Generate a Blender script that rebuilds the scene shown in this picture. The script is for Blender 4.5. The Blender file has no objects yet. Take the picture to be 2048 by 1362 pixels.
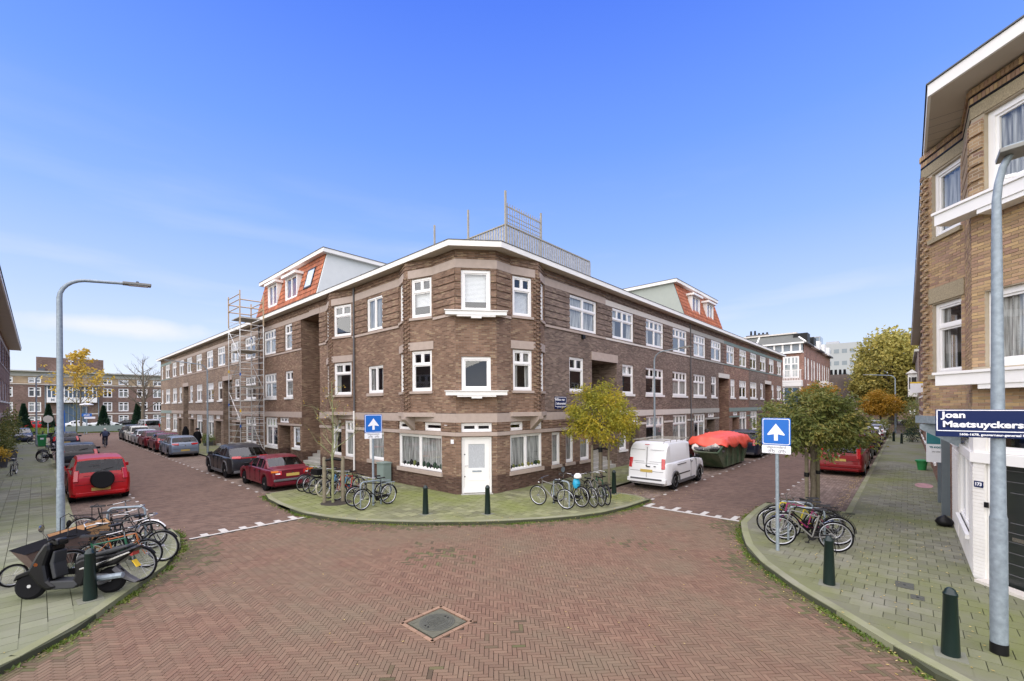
import bpy, bmesh, math, random
from mathutils import Vector, Matrix, noise
random.seed(7)
PI=math.pi; R=math.radians
SC=bpy.context.scene; COL=SC.collection
# ---------------------------------------------------------------- camera, sky, sun, exposure
FWD=Vector((.7388,.6740,0)); RGT=Vector((.6740,-.7388,0)); ROLL=.006
cam=bpy.data.objects.new('camera',bpy.data.cameras.new('camera')); COL.objects.link(cam); SC.camera=cam
cx=(RGT-Vector((0,0,ROLL))).normalized(); cz=-FWD; cy=cz.cross(cx)
m=Matrix((cx,cy,cz)).transposed().to_4x4(); m.translation=(0,0,3.5); cam.matrix_world=m
cam.data.sensor_width=36; cam.data.lens=866/2048*36; cam.data.shift_y=131/2048
cam.data.clip_start=.1; cam.data.clip_end=3000
SUN_EL=R(60); SUN_AZ=R(258)     # azimuth clockwise from +Y
W=bpy.data.worlds.new('World'); SC.world=W; W.use_nodes=True
nt=W.node_tree; N=nt.nodes; L=nt.links; N.clear()
def nd(tree,t,**k):
    n=tree.nodes.new(t)
    for a,b in k.items(): setattr(n,a,b)
    return n
out=nd(nt,'ShaderNodeOutputWorld'); bg=nd(nt,'ShaderNodeBackground'); L.new(bg.outputs[0],out.inputs[0])
sky=nd(nt,'ShaderNodeTexSky',sky_type='NISHITA',sun_disc=False,sun_elevation=SUN_EL,sun_rotation=SUN_AZ,air_density=1.0,dust_density=.6,ozone_density=2.0)
tc=nd(nt,'ShaderNodeTexCoord'); sx=nd(nt,'ShaderNodeSeparateXYZ'); L.new(tc.outputs['Generated'],sx.inputs[0])
rp=nd(nt,'ShaderNodeValToRGB'); L.new(sx.outputs[2],rp.inputs[0])
SKY=[(0.0,(.76,.81,.92)),(.07,(.68,.76,.93)),(.2,(.46,.60,.94)),(.35,(.265,.445,.94)),(.5,(.155,.325,.92)),(.68,(.08,.20,.86)),(1.0,(.055,.14,.75))]
while len(rp.color_ramp.elements)<len(SKY): rp.color_ramp.elements.new(.5)
for e,(p,c) in zip(rp.color_ramp.elements,SKY): e.position=p; e.color=(*c,1)
sc_=nd(nt,'ShaderNodeVectorMath',operation='SCALE'); sc_.inputs['Scale'].default_value=4.75; L.new(rp.outputs[0],sc_.inputs[0])
mx=nd(nt,'ShaderNodeMix',data_type='RGBA'); mx.inputs[0].default_value=.93
L.new(sky.outputs[0],mx.inputs[6]); L.new(sc_.outputs[0],mx.inputs[7])
mp=nd(nt,'ShaderNodeMapping'); mp.inputs['Scale'].default_value=(1.5,1.5,9); L.new(tc.outputs['Generated'],mp.inputs[0])
nz=nd(nt,'ShaderNodeTexNoise'); nz.inputs['Scale'].default_value=1.3; nz.inputs['Detail'].default_value=5; L.new(mp.outputs[0],nz.inputs[0])
cr=nd(nt,'ShaderNodeMapRange'); cr.inputs[1].default_value=.54; cr.inputs[2].default_value=1.1; L.new(nz.outputs[0],cr.inputs[0])
cb=nd(nt,'ShaderNodeMapRange'); cb.inputs[1].default_value=.5; cb.inputs[2].default_value=.1; L.new(sx.outputs[2],cb.inputs[0])
ml=nd(nt,'ShaderNodeMath',operation='MULTIPLY'); L.new(cr.outputs[0],ml.inputs[0]); L.new(cb.outputs[0],ml.inputs[1])
# one small low cloud over the left street
cd=(FWD-RGT*.93).normalized(); cd=Vector((cd.x,cd.y,.14)).normalized()
sb=nd(nt,'ShaderNodeVectorMath',operation='SUBTRACT'); sb.inputs[1].default_value=cd; L.new(tc.outputs['Generated'],sb.inputs[0])
vm=nd(nt,'ShaderNodeVectorMath',operation='MULTIPLY'); vm.inputs[1].default_value=(1,1,7); L.new(sb.outputs[0],vm.inputs[0])
ln=nd(nt,'ShaderNodeVectorMath',operation='LENGTH'); L.new(vm.outputs[0],ln.inputs[0])
n2=nd(nt,'ShaderNodeTexNoise'); n2.inputs['Scale'].default_value=14; n2.inputs['Detail'].default_value=5; L.new(tc.outputs['Generated'],n2.inputs[0])
a1=nd(nt,'ShaderNodeMath',operation='MULTIPLY_ADD'); a1.inputs[1].default_value=.22; L.new(n2.outputs[0],a1.inputs[0]); L.new(ln.outputs['Value'],a1.inputs[2])
c2=nd(nt,'ShaderNodeMapRange'); c2.inputs[1].default_value=.25; c2.inputs[2].default_value=.14; c2.inputs[4].default_value=.62; L.new(a1.outputs[0],c2.inputs[0])
mm=nd(nt,'ShaderNodeMath',operation='MAXIMUM'); L.new(ml.outputs[0],mm.inputs[0]); L.new(c2.outputs[0],mm.inputs[1])
m2=nd(nt,'ShaderNodeMix',data_type='RGBA'); L.new(mm.outputs[0],m2.inputs[0]); L.new(mx.outputs[2],m2.inputs[6]); m2.inputs[7].default_value=(4.2,4.1,4.4,1)
L.new(m2.outputs[2],bg.inputs[0]); bg.inputs[1].default_value=.1
sun=bpy.data.objects.new('sun',bpy.data.lights.new('sun','SUN')); COL.objects.link(sun)
sd=Vector((math.sin(SUN_AZ)*math.cos(SUN_EL),math.cos(SUN_AZ)*math.cos(SUN_EL),math.sin(SUN_EL)))
sun.rotation_euler=sd.to_track_quat('Z','Y').to_euler(); sun.location=(0,-20,60)
sun.data.energy=2.9; sun.data.angle=R(125); sun.data.color=(1,.905,.735)
vs=SC.view_settings; vs.view_transform='Standard'; vs.look='None'; vs.gamma=1; vs.use_curve_mapping=False; vs.exposure=1.3
SC.cycles.max_bounces=6; SC.cycles.transparent_max_bounces=12
# ---------------------------------------------------------------- materials
def cl(c,k=1): return (min(1,c[0]*k),min(1,c[1]*k),min(1,c[2]*k),1)
def mat(name,col,rough=.6,metal=0,var=.12,vscale=3,bump=0,bscale=40,spec=.5,coat=0,alpha=None,island=0,dirt=None,dscale=.6,col2=None):
    m=bpy.data.materials.new(name); m.use_nodes=True; t=m.node_tree; b=t.nodes['Principled BSDF']
    b.inputs['Roughness'].default_value=rough; b.inputs['Metallic'].default_value=metal
    b.inputs['Specular IOR Level'].default_value=spec; b.inputs['Coat Weight'].default_value=coat; b.inputs['Coat Roughness'].default_value=.05
    g=nd(t,'ShaderNodeNewGeometry'); n=nd(t,'ShaderNodeTexNoise'); n.inputs['Scale'].default_value=vscale; n.inputs['Detail'].default_value=5
    t.links.new(g.outputs['Position'],n.inputs[0])
    x=nd(t,'ShaderNodeMix',data_type='RGBA'); t.links.new(n.outputs[0],x.inputs[0])
    x.inputs[6].default_value=cl(col,1-var*1.6); x.inputs[7].default_value=cl(col2 or col,1+var*1.6); o=x.outputs[2]
    if island:
        oi=nd(t,'ShaderNodeObjectInfo'); ad=nd(t,'ShaderNodeMath',operation='ADD'); fr=nd(t,'ShaderNodeMath',operation='FRACT')
        t.links.new(oi.outputs['Random'],ad.inputs[0]); t.links.new(g.outputs['Random Per Island'],ad.inputs[1]); t.links.new(ad.outputs[0],fr.inputs[0])
        mr=nd(t,'ShaderNodeMapRange'); mr.inputs[3].default_value=1-island; mr.inputs[4].default_value=1+island; t.links.new(fr.outputs[0],mr.inputs[0])
        s=nd(t,'ShaderNodeVectorMath',operation='SCALE'); t.links.new(o,s.inputs[0]); t.links.new(mr.outputs[0],s.inputs['Scale']); o=s.outputs[0]
        if col2:
            y=nd(t,'ShaderNodeMix',data_type='RGBA'); fr2=nd(t,'ShaderNodeMath',operation='FRACT'); mu=nd(t,'ShaderNodeMath',operation='MULTIPLY'); mu.inputs[1].default_value=7.13
            t.links.new(fr.outputs[0],mu.inputs[0]); t.links.new(mu.outputs[0],fr2.inputs[0]); t.links.new(fr2.outputs[0],y.inputs[0])
            y.inputs[6].default_value=cl(col); y.inputs[7].default_value=cl(col2); t.links.new(y.outputs[2],s.inputs[0])
    if dirt:
        n3=nd(t,'ShaderNodeTexNoise'); n3.inputs['Scale'].default_value=dscale; n3.inputs['Detail'].default_value=6; n3.inputs['Roughness'].default_value=.65
        t.links.new(g.outputs['Position'],n3.inputs[0]); r3=nd(t,'ShaderNodeMapRange'); r3.inputs[1].default_value=.42; r3.inputs[2].default_value=.66; r3.inputs[4].default_value=dirt[1]
        t.links.new(n3.outputs[0],r3.inputs[0]); y=nd(t,'ShaderNodeMix',data_type='RGBA'); t.links.new(r3.outputs[0],y.inputs[0]); t.links.new(o,y.inputs[6]); y.inputs[7].default_value=cl(dirt[0]); o=y.outputs[2]
    t.links.new(o,b.inputs['Base Color'])
    if bump:
        n4=nd(t,'ShaderNodeTexNoise'); n4.inputs['Scale'].default_value=bscale; n4.inputs['Detail'].default_value=4; t.links.new(g.outputs['Position'],n4.inputs[0])
        bp=nd(t,'ShaderNodeBump'); bp.inputs['Strength'].default_value=bump; bp.inputs['Distance'].default_value=.01; t.links.new(n4.outputs[0],bp.inputs['Height']); t.links.new(bp.outputs[0],b.inputs['Normal'])
    if alpha is not None: b.inputs['Alpha'].default_value=alpha
    m['b']=1
    return m
def brickmat(name,c1,c2,c3,mortar,w=.22,h=.0625,patch=.5,darkbase=None,bump=.6):
    m=bpy.data.materials.new(name); m.use_nodes=True; t=m.node_tree; b=t.nodes['Principled BSDF']; K=t.links.new
    b.inputs['Roughness'].default_value=.85; b.inputs['Specular IOR Level'].default_value=.25
    uv=nd(t,'ShaderNodeUVMap'); g=nd(t,'ShaderNodeNewGeometry')
    bt=nd(t,'ShaderNodeTexBrick',offset=.5); bt.inputs['Scale'].default_value=1; bt.inputs['Brick Width'].default_value=w; bt.inputs['Row Height'].default_value=h
    bt.inputs['Mortar Size'].default_value=.006; bt.inputs['Mortar Smooth'].default_value=.3; bt.inputs['Color1'].default_value=(0,0,0,1); bt.inputs['Color2'].default_value=(1,1,1,1); bt.inputs['Mortar'].default_value=(.5,.5,.5,1)
    K(uv.outputs[0],bt.inputs[0])
    rp=nd(t,'ShaderNodeValToRGB'); rp.color_ramp.interpolation='CONSTANT'
    pal=[(0,cl(c1)),(.3,cl(c1,.80)),(.5,cl(c2)),(.72,cl(c2,1.15)),(.88,cl(c3))]
    while len(rp.color_ramp.elements)<len(pal): rp.color_ramp.elements.new(.5)
    for e,(p,c) in zip(rp.color_ramp.elements,pal): e.position=p; e.color=c
    K(bt.outputs['Color'],rp.inputs[0])
    x=nd(t,'ShaderNodeMix',data_type='RGBA'); K(bt.outputs['Fac'],x.inputs[0]); K(rp.outputs[0],x.inputs[6]); x.inputs[7].default_value=cl(mortar)
    n=nd(t,'ShaderNodeTexNoise'); n.inputs['Scale'].default_value=.55; n.inputs['Detail'].default_value=7; n.inputs['Roughness'].default_value=.7; K(g.outputs['Position'],n.inputs[0])
    mr=nd(t,'ShaderNodeMapRange'); mr.inputs[1].default_value=.3; mr.inputs[2].default_value=.7; mr.inputs[3].default_value=1-patch*.5; mr.inputs[4].default_value=1+patch*.5; K(n.outputs[0],mr.inputs[0])
    s=nd(t,'ShaderNodeVectorMath',operation='SCALE'); K(x.outputs[2],s.inputs[0]); K(mr.outputs[0],s.inputs['Scale']); o=s.outputs[0]
    if darkbase:      # the plinth courses are laid in a darker brick
        sz=nd(t,'ShaderNodeSeparateXYZ'); K(g.outputs['Position'],sz.inputs[0]); r=nd(t,'ShaderNodeMapRange'); r.inputs[1].default_value=.85; r.inputs[2].default_value=.75; K(sz.outputs[2],r.inputs[0])
        y=nd(t,'ShaderNodeMix',data_type='RGBA',blend_type='MULTIPLY'); K(r.outputs[0],y.inputs[0]); K(o,y.inputs[6]); y.inputs[7].default_value=cl(darkbase); o=y.outputs[2]
    K(o,b.inputs['Base Color'])
    bp=nd(t,'ShaderNodeBump'); bp.invert=True; bp.inputs['Strength'].default_value=bump; bp.inputs['Distance'].default_value=.008; K(bt.outputs['Fac'],bp.inputs['Height']); K(bp.outputs[0],b.inputs['Normal'])
    return m
M={}
M['brick']=brickmat('brown_brick',(.185,.110,.072),(.222,.138,.092),(.29,.205,.130),(.21,.175,.145),darkbase=(.50,.47,.50),patch=.35)
M['brickdark']=brickmat('purple_brown_brick',(.155,.108,.084),(.195,.138,.108),(.255,.19,.14),(.20,.175,.155),patch=.4)
M['brickred']=brickmat('red_brown_brick',(.205,.110,.078),(.245,.140,.10),(.32,.21,.135),(.23,.19,.16))
M['bricktan']=brickmat('grey_brown_brick',(.215,.148,.105),(.25,.178,.128),(.32,.24,.17),(.24,.21,.18))
M['brickfar']=brickmat('far_red_brick',(.22,.115,.085),(.26,.14,.105),(.30,.18,.14),(.30,.22,.18),bump=.2)
M['brickyel']=brickmat('yellow_brown_brick',(.30,.20,.115),(.35,.24,.135),(.22,.135,.10),(.42,.36,.27))
M['brickpiece']=mat('yellow_brick_piece',(.43,.295,.145),.85,col2=(.31,.19,.13),island=.2,bump=.4,bscale=60)
M['mortar']=mat('mortar',(.40,.34,.25),.95,var=.15)
M['whitebrick']=mat('white_painted_brick',(.80,.78,.74),.6,var=.04,bump=.3,bscale=25,dirt=((.55,.52,.46),.35),dscale=1.2)
M['roadsheet']=brickmat('street_clinker',(.135,.086,.063),(.145,.094,.070),(.160,.108,.082),(.105,.073,.054),w=.2,h=.066,patch=.35,bump=.3)
M['roadpiece']=mat('road_clinker',(.148,.082,.053),.9,col2=(.178,.107,.069),island=.12,bump=.35,bscale=70,dirt=((.15,.12,.075),.65),dscale=.45)
M['roadmoss']=mat('mossy_clinker',(.105,.070,.043),.92,col2=(.095,.090,.035),island=.2,bump=.35,bscale=70)
M['joint']=mat('joint_sand',(.045,.034,.024),.95,var=.25,vscale=1.5)
M['parkpiece']=brickmat('parking_brick',(.165,.118,.095),(.19,.140,.112),(.225,.172,.14),(.10,.085,.06),w=.2,h=.1,patch=.4,bump=.3)
def tilemat(name,grey,green,amt):
    m=mat(name,grey,.88,island=.30 if 'corner' in name else .2,bump=.35,bscale=90,dirt=(green,amt),dscale=.33); return m
M['tileL']=tilemat('paving_tile_left',(.175,.178,.128),(.145,.168,.065),.85)
M['tileC']=tilemat('paving_tile_corner',(.175,.178,.095),(.155,.180,.042),.95)
M['tileR']=tilemat('paving_tile_right',(.170,.168,.122),(.138,.155,.045),1.0)
M['tilebase']=mat('tile_joint',(.05,.055,.028),.95,var=.2)
M['kerb']=mat('mossy_kerbstone',(.195,.205,.105),.88,island=.1,bump=.3,bscale=60,dirt=((.27,.26,.21),.6),dscale=.9)
M['white']=mat('white_paint',(.80,.79,.76),.45,var=.03)
M['frame']=mat('window_frame_paint',(.82,.81,.79),.4,var=.02)
M['marking']=mat('road_paint',(.47,.45,.41),.8,var=.12,vscale=9)
M['stone']=mat('pinkish_concrete',(.40,.325,.275),.85,var=.1,vscale=5,bump=.2,bscale=70)
M['stonegrey']=mat('grey_painted_stone',(.38,.37,.33),.8,var=.08)
M['stonewhite']=mat('pale_painted_stone',(.60,.56,.50),.8,var=.06)
M['stonegreen']=mat('green_grey_stone',(.20,.26,.235),.8,var=.08)
M['stoneagg']=mat('aggregate_concrete',(.32,.265,.17),.95,var=.4,vscale=45,bump=.8,bscale=60)
M['soffit']=mat('soffit_board',(.50,.45,.38),.8,var=.08,vscale=1.5)
M['fascia']=mat('fascia_paint',(.80,.78,.73),.55,var=.05,vscale=1)
M['roofing']=mat('roof_felt',(.12,.12,.12),.9)
M['inside']=mat('dark_room',(.035,.032,.03),.9)  # near black: the shade of unlit rooms put into the colour
def curtmat():  # vertical streaks paint the shading of the pleats into the base colour
    m=mat('net_curtain',(.40,.40,.385),.9,var=.0); t=m.node_tree; g=nd(t,'ShaderNodeNewGeometry'); mp_=nd(t,'ShaderNodeMapping'); mp_.inputs['Scale'].default_value=(1,1,.05); n=nd(t,'ShaderNodeTexNoise'); n.inputs['Scale'].default_value=26; n.inputs['Detail'].default_value=3
    t.links.new(g.outputs['Position'],mp_.inputs[0]); t.links.new(mp_.outputs[0],n.inputs[0]); r=nd(t,'ShaderNodeMapRange'); r.inputs[1].default_value=.32; r.inputs[2].default_value=.68; r.inputs[3].default_value=.35; r.inputs[4].default_value=1.45; t.links.new(n.outputs[0],r.inputs[0])
    s=nd(t,'ShaderNodeVectorMath',operation='SCALE'); s.inputs[0].default_value=(.40,.40,.385); t.links.new(r.outputs[0],s.inputs['Scale']); t.links.new(s.outputs[0],t.nodes['Principled BSDF'].inputs['Base Color']); return m
M['curtain']=curtmat()
M['blind']=mat('window_blind',(.82,.83,.84),.7,var=.04)
M['roofred']=mat('orange_pantile',(.40,.125,.055),.85,island=.22,col2=(.29,.10,.055))
M['roofgrey']=mat('slate_roof',(.10,.105,.095),.75,island=.2)
M['render']=mat('pale_render',(.62,.64,.62),.85,var=.05)
M['rendergrey']=mat('grey_green_cladding',(.34,.37,.33),.8,var=.05)
M['galv']=mat('galvanised_steel',(.27,.32,.355),.55,metal=.3,var=.28,vscale=16,dirt=((.20,.24,.27),.5),dscale=7)
M['alu']=mat('aluminium_tube',(.62,.62,.60),.35,metal=.6,var=.05)
M['timber']=mat('new_timber',(.46,.36,.24),.7,var=.12,vscale=8)
M['oldwood']=mat('grey_weathered_timber',(.33,.31,.26),.9,var=.2,vscale=9)
M['stake']=mat('tree_stake_timber',(.19,.165,.11),.9,var=.25,vscale=8,bump=.3)
M['bark']=mat('grey_bark',(.15,.125,.09),.95,var=.3,vscale=12,bump=.6,bscale=30)
M['barkmoss']=mat('mossy_bark',(.22,.23,.11),.95,var=.35,vscale=12,bump=.6,bscale=30)
M['boll']=mat('dark_green_paint',(.003,.014,.012),.35,var=.1)
M['black']=mat('black_plastic',(.007,.007,.008),.45,var=.1,spec=.25)
M['rubber']=mat('tyre_rubber',(.008,.008,.009),.85,var=.15,spec=.15)
M['rim']=mat('alloy_rim',(.55,.56,.58),.3,metal=.7,var=.03)
M['chrome']=mat('chrome',(.42,.42,.42),.25,metal=1,var=.02)
M['greyplastic']=mat('grey_plastic',(.10,.10,.105),.6)
M['red']=mat('red_lens',(.45,.012,.015),.2,coat=.6)
M['orange']=mat('orange_lens',(.75,.19,.02),.2,coat=.6)
M['clear']=mat('clear_lens',(.75,.75,.75),.15,coat=.6)
M['plate']=mat('yellow_plate',(.50,.36,.09),.5,var=.02)
M['signblue']=mat('sign_blue',(.008,.13,.50),.35,var=.02)
M['signnavy']=mat('sign_navy',(.004,.014,.075),.4,var=.02,spec=.2)
M['signwhite']=mat('sign_white',(.80,.81,.84),.4,var=.02)
M['teal']=mat('sign_teal',(.01,.16,.18),.4)
M['yellow']=mat('yellow_plastic',(.75,.50,.03),.5)
M['blueplastic']=mat('blue_plastic',(.03,.12,.42),.5)
M['greenbin']=mat('green_bin',(.02,.22,.06),.5)
M['skip']=mat('green_skip_steel',(.055,.10,.05),.6,var=.3,vscale=4,dirt=((.20,.18,.13),.5),dscale=2)
M['tarp']=mat('orange_red_tarpaulin',(.78,.10,.055),.45,var=.1,vscale=2)
M['rubble']=mat('rubble_bags',(.42,.40,.37),.8,island=.5)
M['woodbox']=mat('brown_plywood',(.13,.085,.07),.7,var=.2,vscale=6)
M['woodor']=mat('orange_plywood',(.42,.24,.11),.6,var=.15,vscale=6)
M['iron']=mat('cast_iron',(.07,.072,.055),.7,var=.25,vscale=20,bump=.8,bscale=55)
M['mancon']=mat('manhole_concrete',(.10,.098,.068),.9,var=.2,vscale=14)
M['mantan']=mat('manhole_surround_brick',(.25,.155,.10),.85,island=.15)
M['skin']=mat('skin',(.50,.30,.22),.6); M['hair']=mat('dark_hair',(.03,.02,.015),.7)
M['clothblack']=mat('black_cloth',(.010,.010,.012),.95,spec=.05); M['clothnavy']=mat('navy_cloth',(.02,.03,.07),.9); M['clothgreen']=mat('dark_green_coat',(.03,.05,.035),.9); M['pink']=mat('pink_scarf',(.55,.08,.15),.8)
M['apt']=brickmat('apartment_brick',(.16,.10,.078),(.19,.12,.095),(.22,.15,.12),(.2,.16,.14),bump=.1)
M['apttan']=brickmat('apartment_tan_brick',(.33,.245,.155),(.37,.28,.18),(.31,.23,.15),(.25,.19,.13),h=.3,w=5,bump=.4)
M['office']=mat('pale_grey_panel',(.36,.37,.385),.7,var=.04,vscale=.2); M['officeglass']=mat('blue_glass',(.08,.13,.19),.15,coat=.5)
M['paleglass']=mat('pale_office_glass',(.20,.23,.26),.3,spec=.3)
M['grass']=mat('verge_grass',(.11,.15,.035),.95,var=.4,vscale=2,bump=.8,bscale=15)
M['soil']=mat('dark_soil',(.035,.028,.02),.95)
M['lace']=mat('lace_pattern',(.42,.44,.46),.8,var=.35,vscale=40)
def leafmat(name,a,b,c):
    m=bpy.data.materials.new(name); m.use_nodes=True; t=m.node_tree; K=t.links.new; p=t.nodes['Principled BSDF']; g=nd(t,'ShaderNodeNewGeometry')
    r=nd(t,'ShaderNodeValToRGB'); e=r.color_ramp.elements; e[0].color=cl(a); e[1].color=cl(c); n=e.new(.5); n.color=cl(b)
    nz=nd(t,'ShaderNodeTexNoise'); nz.inputs['Scale'].default_value=1.1; K(g.outputs['Position'],nz.inputs[0])
    mr=nd(t,'ShaderNodeMapRange'); mr.inputs[1].default_value=.33; mr.inputs[2].default_value=.67; K(nz.outputs[0],mr.inputs[0])
    x=nd(t,'ShaderNodeMix'); x.inputs[0].default_value=.5; K(mr.outputs[0],x.inputs[2]); K(g.outputs['Random Per Island'],x.inputs[3]); K(x.outputs[0],r.inputs[0])
    K(r.outputs[0],p.inputs['Base Color']); p.inputs['Roughness'].default_value=.5; p.inputs['Specular IOR Level'].default_value=.35
    tr=nd(t,'ShaderNodeBsdfTranslucent'); K(r.outputs[0],tr.inputs[0]); ms=nd(t,'ShaderNodeMixShader'); ms.inputs[0].default_value=.3
    K(p.outputs[0],ms.inputs[1]); K(tr.outputs[0],ms.inputs[2]); K(ms.outputs[0],t.nodes['Material Output'].inputs[0]); return m
M['leafyg']=leafmat('yellow_green_leaves',(.14,.18,.03),(.36,.33,.035),(.62,.44,.04))
M['leafg']=leafmat('green_leaves',(.07,.10,.028),(.165,.19,.05),(.38,.31,.08))
M['leafor']=leafmat('orange_leaves',(.30,.17,.015),(.42,.23,.02),(.24,.20,.03))
M['leafbig']=leafmat('plane_tree_leaves',(.22,.22,.06),(.38,.34,.09),(.52,.42,.11))
M['leafdark']=leafmat('conifer_needles',(.012,.035,.02),(.02,.05,.028),(.035,.07,.035))
M['leafyel']=leafmat('sparse_yellow_leaves',(.45,.30,.03),(.60,.40,.05),(.40,.34,.08))
M['weed']=leafmat('weed_leaves',(.07,.12,.02),(.12,.18,.03),(.24,.26,.05))
M['fallen']=leafmat('fallen_leaves',(.60,.44,.12),(.50,.36,.10),(.66,.56,.26))
def glassmat(name,tint,ior,rough=.0,dark=None):
    m=bpy.data.materials.new(name); m.use_nodes=True; t=m.node_tree; K=t.links.new; t.nodes.clear(); o=nd(t,'ShaderNodeOutputMaterial')
    tr=nd(t,'ShaderNodeBsdfTransparent'); tr.inputs[0].default_value=(*tint,1); gl=nd(t,'ShaderNodeBsdfGlossy'); gl.inputs['Roughness'].default_value=rough; gl.inputs[0].default_value=(.95,.97,1,1)
    lw=nd(t,'ShaderNodeLayerWeight'); lw.inputs[0].default_value=.5; pw=nd(t,'ShaderNodeMath',operation='POWER'); pw.inputs[1].default_value=3.2; K(lw.outputs['Facing'],pw.inputs[0]); f0=((ior-1)/(ior+1))**2; fr=nd(t,'ShaderNodeMath',operation='MULTIPLY_ADD'); fr.inputs[1].default_value=.85*(1-f0); fr.inputs[2].default_value=f0; K(pw.outputs[0],fr.inputs[0]); ms=nd(t,'ShaderNodeMixShader'); K(fr.outputs[0],ms.inputs[0]); K(tr.outputs[0],ms.inputs[1]); K(gl.outputs[0],ms.inputs[2]); K(ms.outputs[0],o.inputs[0]); return m
M['glass']=glassmat('window_glass',(.93,.95,.95),1.9)
M['carglass']=glassmat('car_glass',(.30,.33,.34),1.38)
def paint(name,c,metal=.0): 
    if name not in M: M[name]=mat(name,c,.4,metal=metal,var=.02,coat=.3,spec=.2)
    return M[name]
# ---------------------------------------------------------------- mesh builder
WO={}
def worg(o):
    return WO.get(o.name,Vector((0,0,0)))
def newobj(name,data,parent=None,loc=(0,0,0)):
    o=bpy.data.objects.new(name,data); COL.objects.link(o); o.location=loc
    if parent: o.parent=parent
    return o
def tag(o,label=None,cat=None,group=None,kind=None):
    if label: o['label']=label
    if cat: o['category']=cat
    if group: o['group']=group
    if kind: o['kind']=kind
    return o
def thing(name,label,cat,loc=(0,0,0),rz=0,group=None,static=True):
    o=newobj(name,None,None,loc); o.empty_display_size=.3; o.rotation_euler=(0,0,rz); tag(o,label,cat,group)
    WO[o.name]=Vector(loc) if static else Vector((0,0,0)); return o
class MB:
    def __init__(s,T=None): s.v=[];s.f=[];s.uv=[];s.T=T
    def add(s,vs,fs,uvs=None):
        n=len(s.v)
        if s.T is not None: vs=[s.T@Vector(p) for p in vs]
        s.v+= [tuple(p) for p in vs]
        for i,f in enumerate(fs):
            s.f.append(tuple(n+k for k in f)); s.uv.append(uvs[i] if uvs else None)
        return s
    def box(s,c,d,rz=0,M3=None):
        hx,hy,hz=d[0]/2,d[1]/2,d[2]/2; q=M3 or Matrix.Rotation(rz,3,'Z'); c=Vector(c)
        vs=[c+q@Vector((x*hx,y*hy,z*hz)) for x in(-1,1) for y in(-1,1) for z in(-1,1)]
        return s.add(vs,[(0,1,3,2),(4,6,7,5),(0,4,5,1),(2,3,7,6),(0,2,6,4),(1,5,7,3)])
    def bx(s,a,b):
        return s.box([(a[i]+b[i])/2 for i in range(3)],[abs(b[i]-a[i]) for i in range(3)])
    def prism(s,poly,z0,z1,sides=True,bottom=True):
        n=len(poly); vs=[(x,y,z0) for x,y in poly]+[(x,y,z1) for x,y in poly]
        fs=[tuple(range(n,2*n))]
        if bottom: fs.append(tuple(range(n-1,-1,-1)))
        if sides: fs+=[(i,(i+1)%n,n+(i+1)%n,n+i) for i in range(n)]
        return s.add(vs,fs)
    def tube(s,path,r,n=6,closed=False,caps=True):
        P=[Vector(p) for p in path]; m=len(P); rr=r if isinstance(r,(list,tuple)) else [r]*m; vs=[]; up=None
        for i in range(m):
            if closed: t=(P[(i+1)%m]-P[i-1])
            else: t=P[min(i+1,m-1)]-P[max(i-1,0)]
            t.normalize()
            if up is None:
                up=Vector((0,0,1)) if abs(t.z)<.9 else Vector((1,0,0))
            a=t.cross(up)
            if a.length<1e-4: up=Vector((0,1,0)); a=t.cross(up)
            a.normalize(); b=a.cross(t).normalized(); up=b
            for k in range(n):
                an=2*PI*k/n; vs.append(P[i]+(a*math.cos(an)+b*math.sin(an))*rr[i])
        fs=[]
        for i in range(m if closed else m-1):
            j=(i+1)%m
            for k in range(n): fs.append((i*n+k,i*n+(k+1)%n,j*n+(k+1)%n,j*n+k))
        if caps and not closed: fs+=[tuple(range(n-1,-1,-1)),tuple((m-1)*n+k for k in range(n))]
        return s.add(vs,fs)
    def lathe(s,prof,n=16,c=(0,0,0),axis='Z',cap=True):
        vs=[];c=Vector(c)
        for r,z in prof:
            for k in range(n):
                a=2*PI*k/n; x,y=r*math.cos(a),r*math.sin(a)
                vs.append(c+(Vector((x,y,z)) if axis=='Z' else Vector((x,z,y)) if axis=='Y' else Vector((z,x,y))))
        fs=[(i*n+k,i*n+(k+1)%n,(i+1)*n+(k+1)%n,(i+1)*n+k) for i in range(len(prof)-1) for k in range(n)]
        if cap: fs+=[tuple(range(n-1,-1,-1)),tuple((len(prof)-1)*n+k for k in range(n))]
        return s.add(vs,fs)
    def build(s,name,mt,parent=None,smooth=None,world=True,uv=False,kind=None,bevel=0):
        me=bpy.data.meshes.new(name); V=s.v
        c=Vector((0,0,0))
        if world and V:
            lo=[min(p[i] for p in V) for i in range(3)]; hi=[max(p[i] for p in V) for i in range(3)]
            c=Vector([(lo[0]+hi[0])/2,(lo[1]+hi[1])/2,lo[2]])
            V=[(p[0]-c[0],p[1]-c[1],p[2]-c[2]) for p in V]
        me.from_pydata(V,[],s.f); 
        if uv and s.uv:
            l=me.uv_layers.new(name='UVMap').data; k=0
            for f,u in zip(s.f,s.uv):
                for i in range(len(f)):
                    if u: l[k].uv=u[i]
                    else: 
                        p=s.v[f[i]]; l[k].uv=(p[0]+p[1],p[2])
                    k+=1
        me.materials.append(mt)
        if smooth: 
            me.polygons.foreach_set('use_smooth',[True]*len(me.polygons)); me.set_sharp_from_angle(angle=R(smooth))
        me.update()
        o=newobj(name,me,parent,c-(worg(parent) if parent else Vector((0,0,0)))); WO[o.name]=c
        if bevel:
            b=o.modifiers.new('bevel','BEVEL'); b.width=bevel; b.segments=2; b.limit_method='ANGLE'
        if kind: o['kind']=kind
        return o
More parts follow.
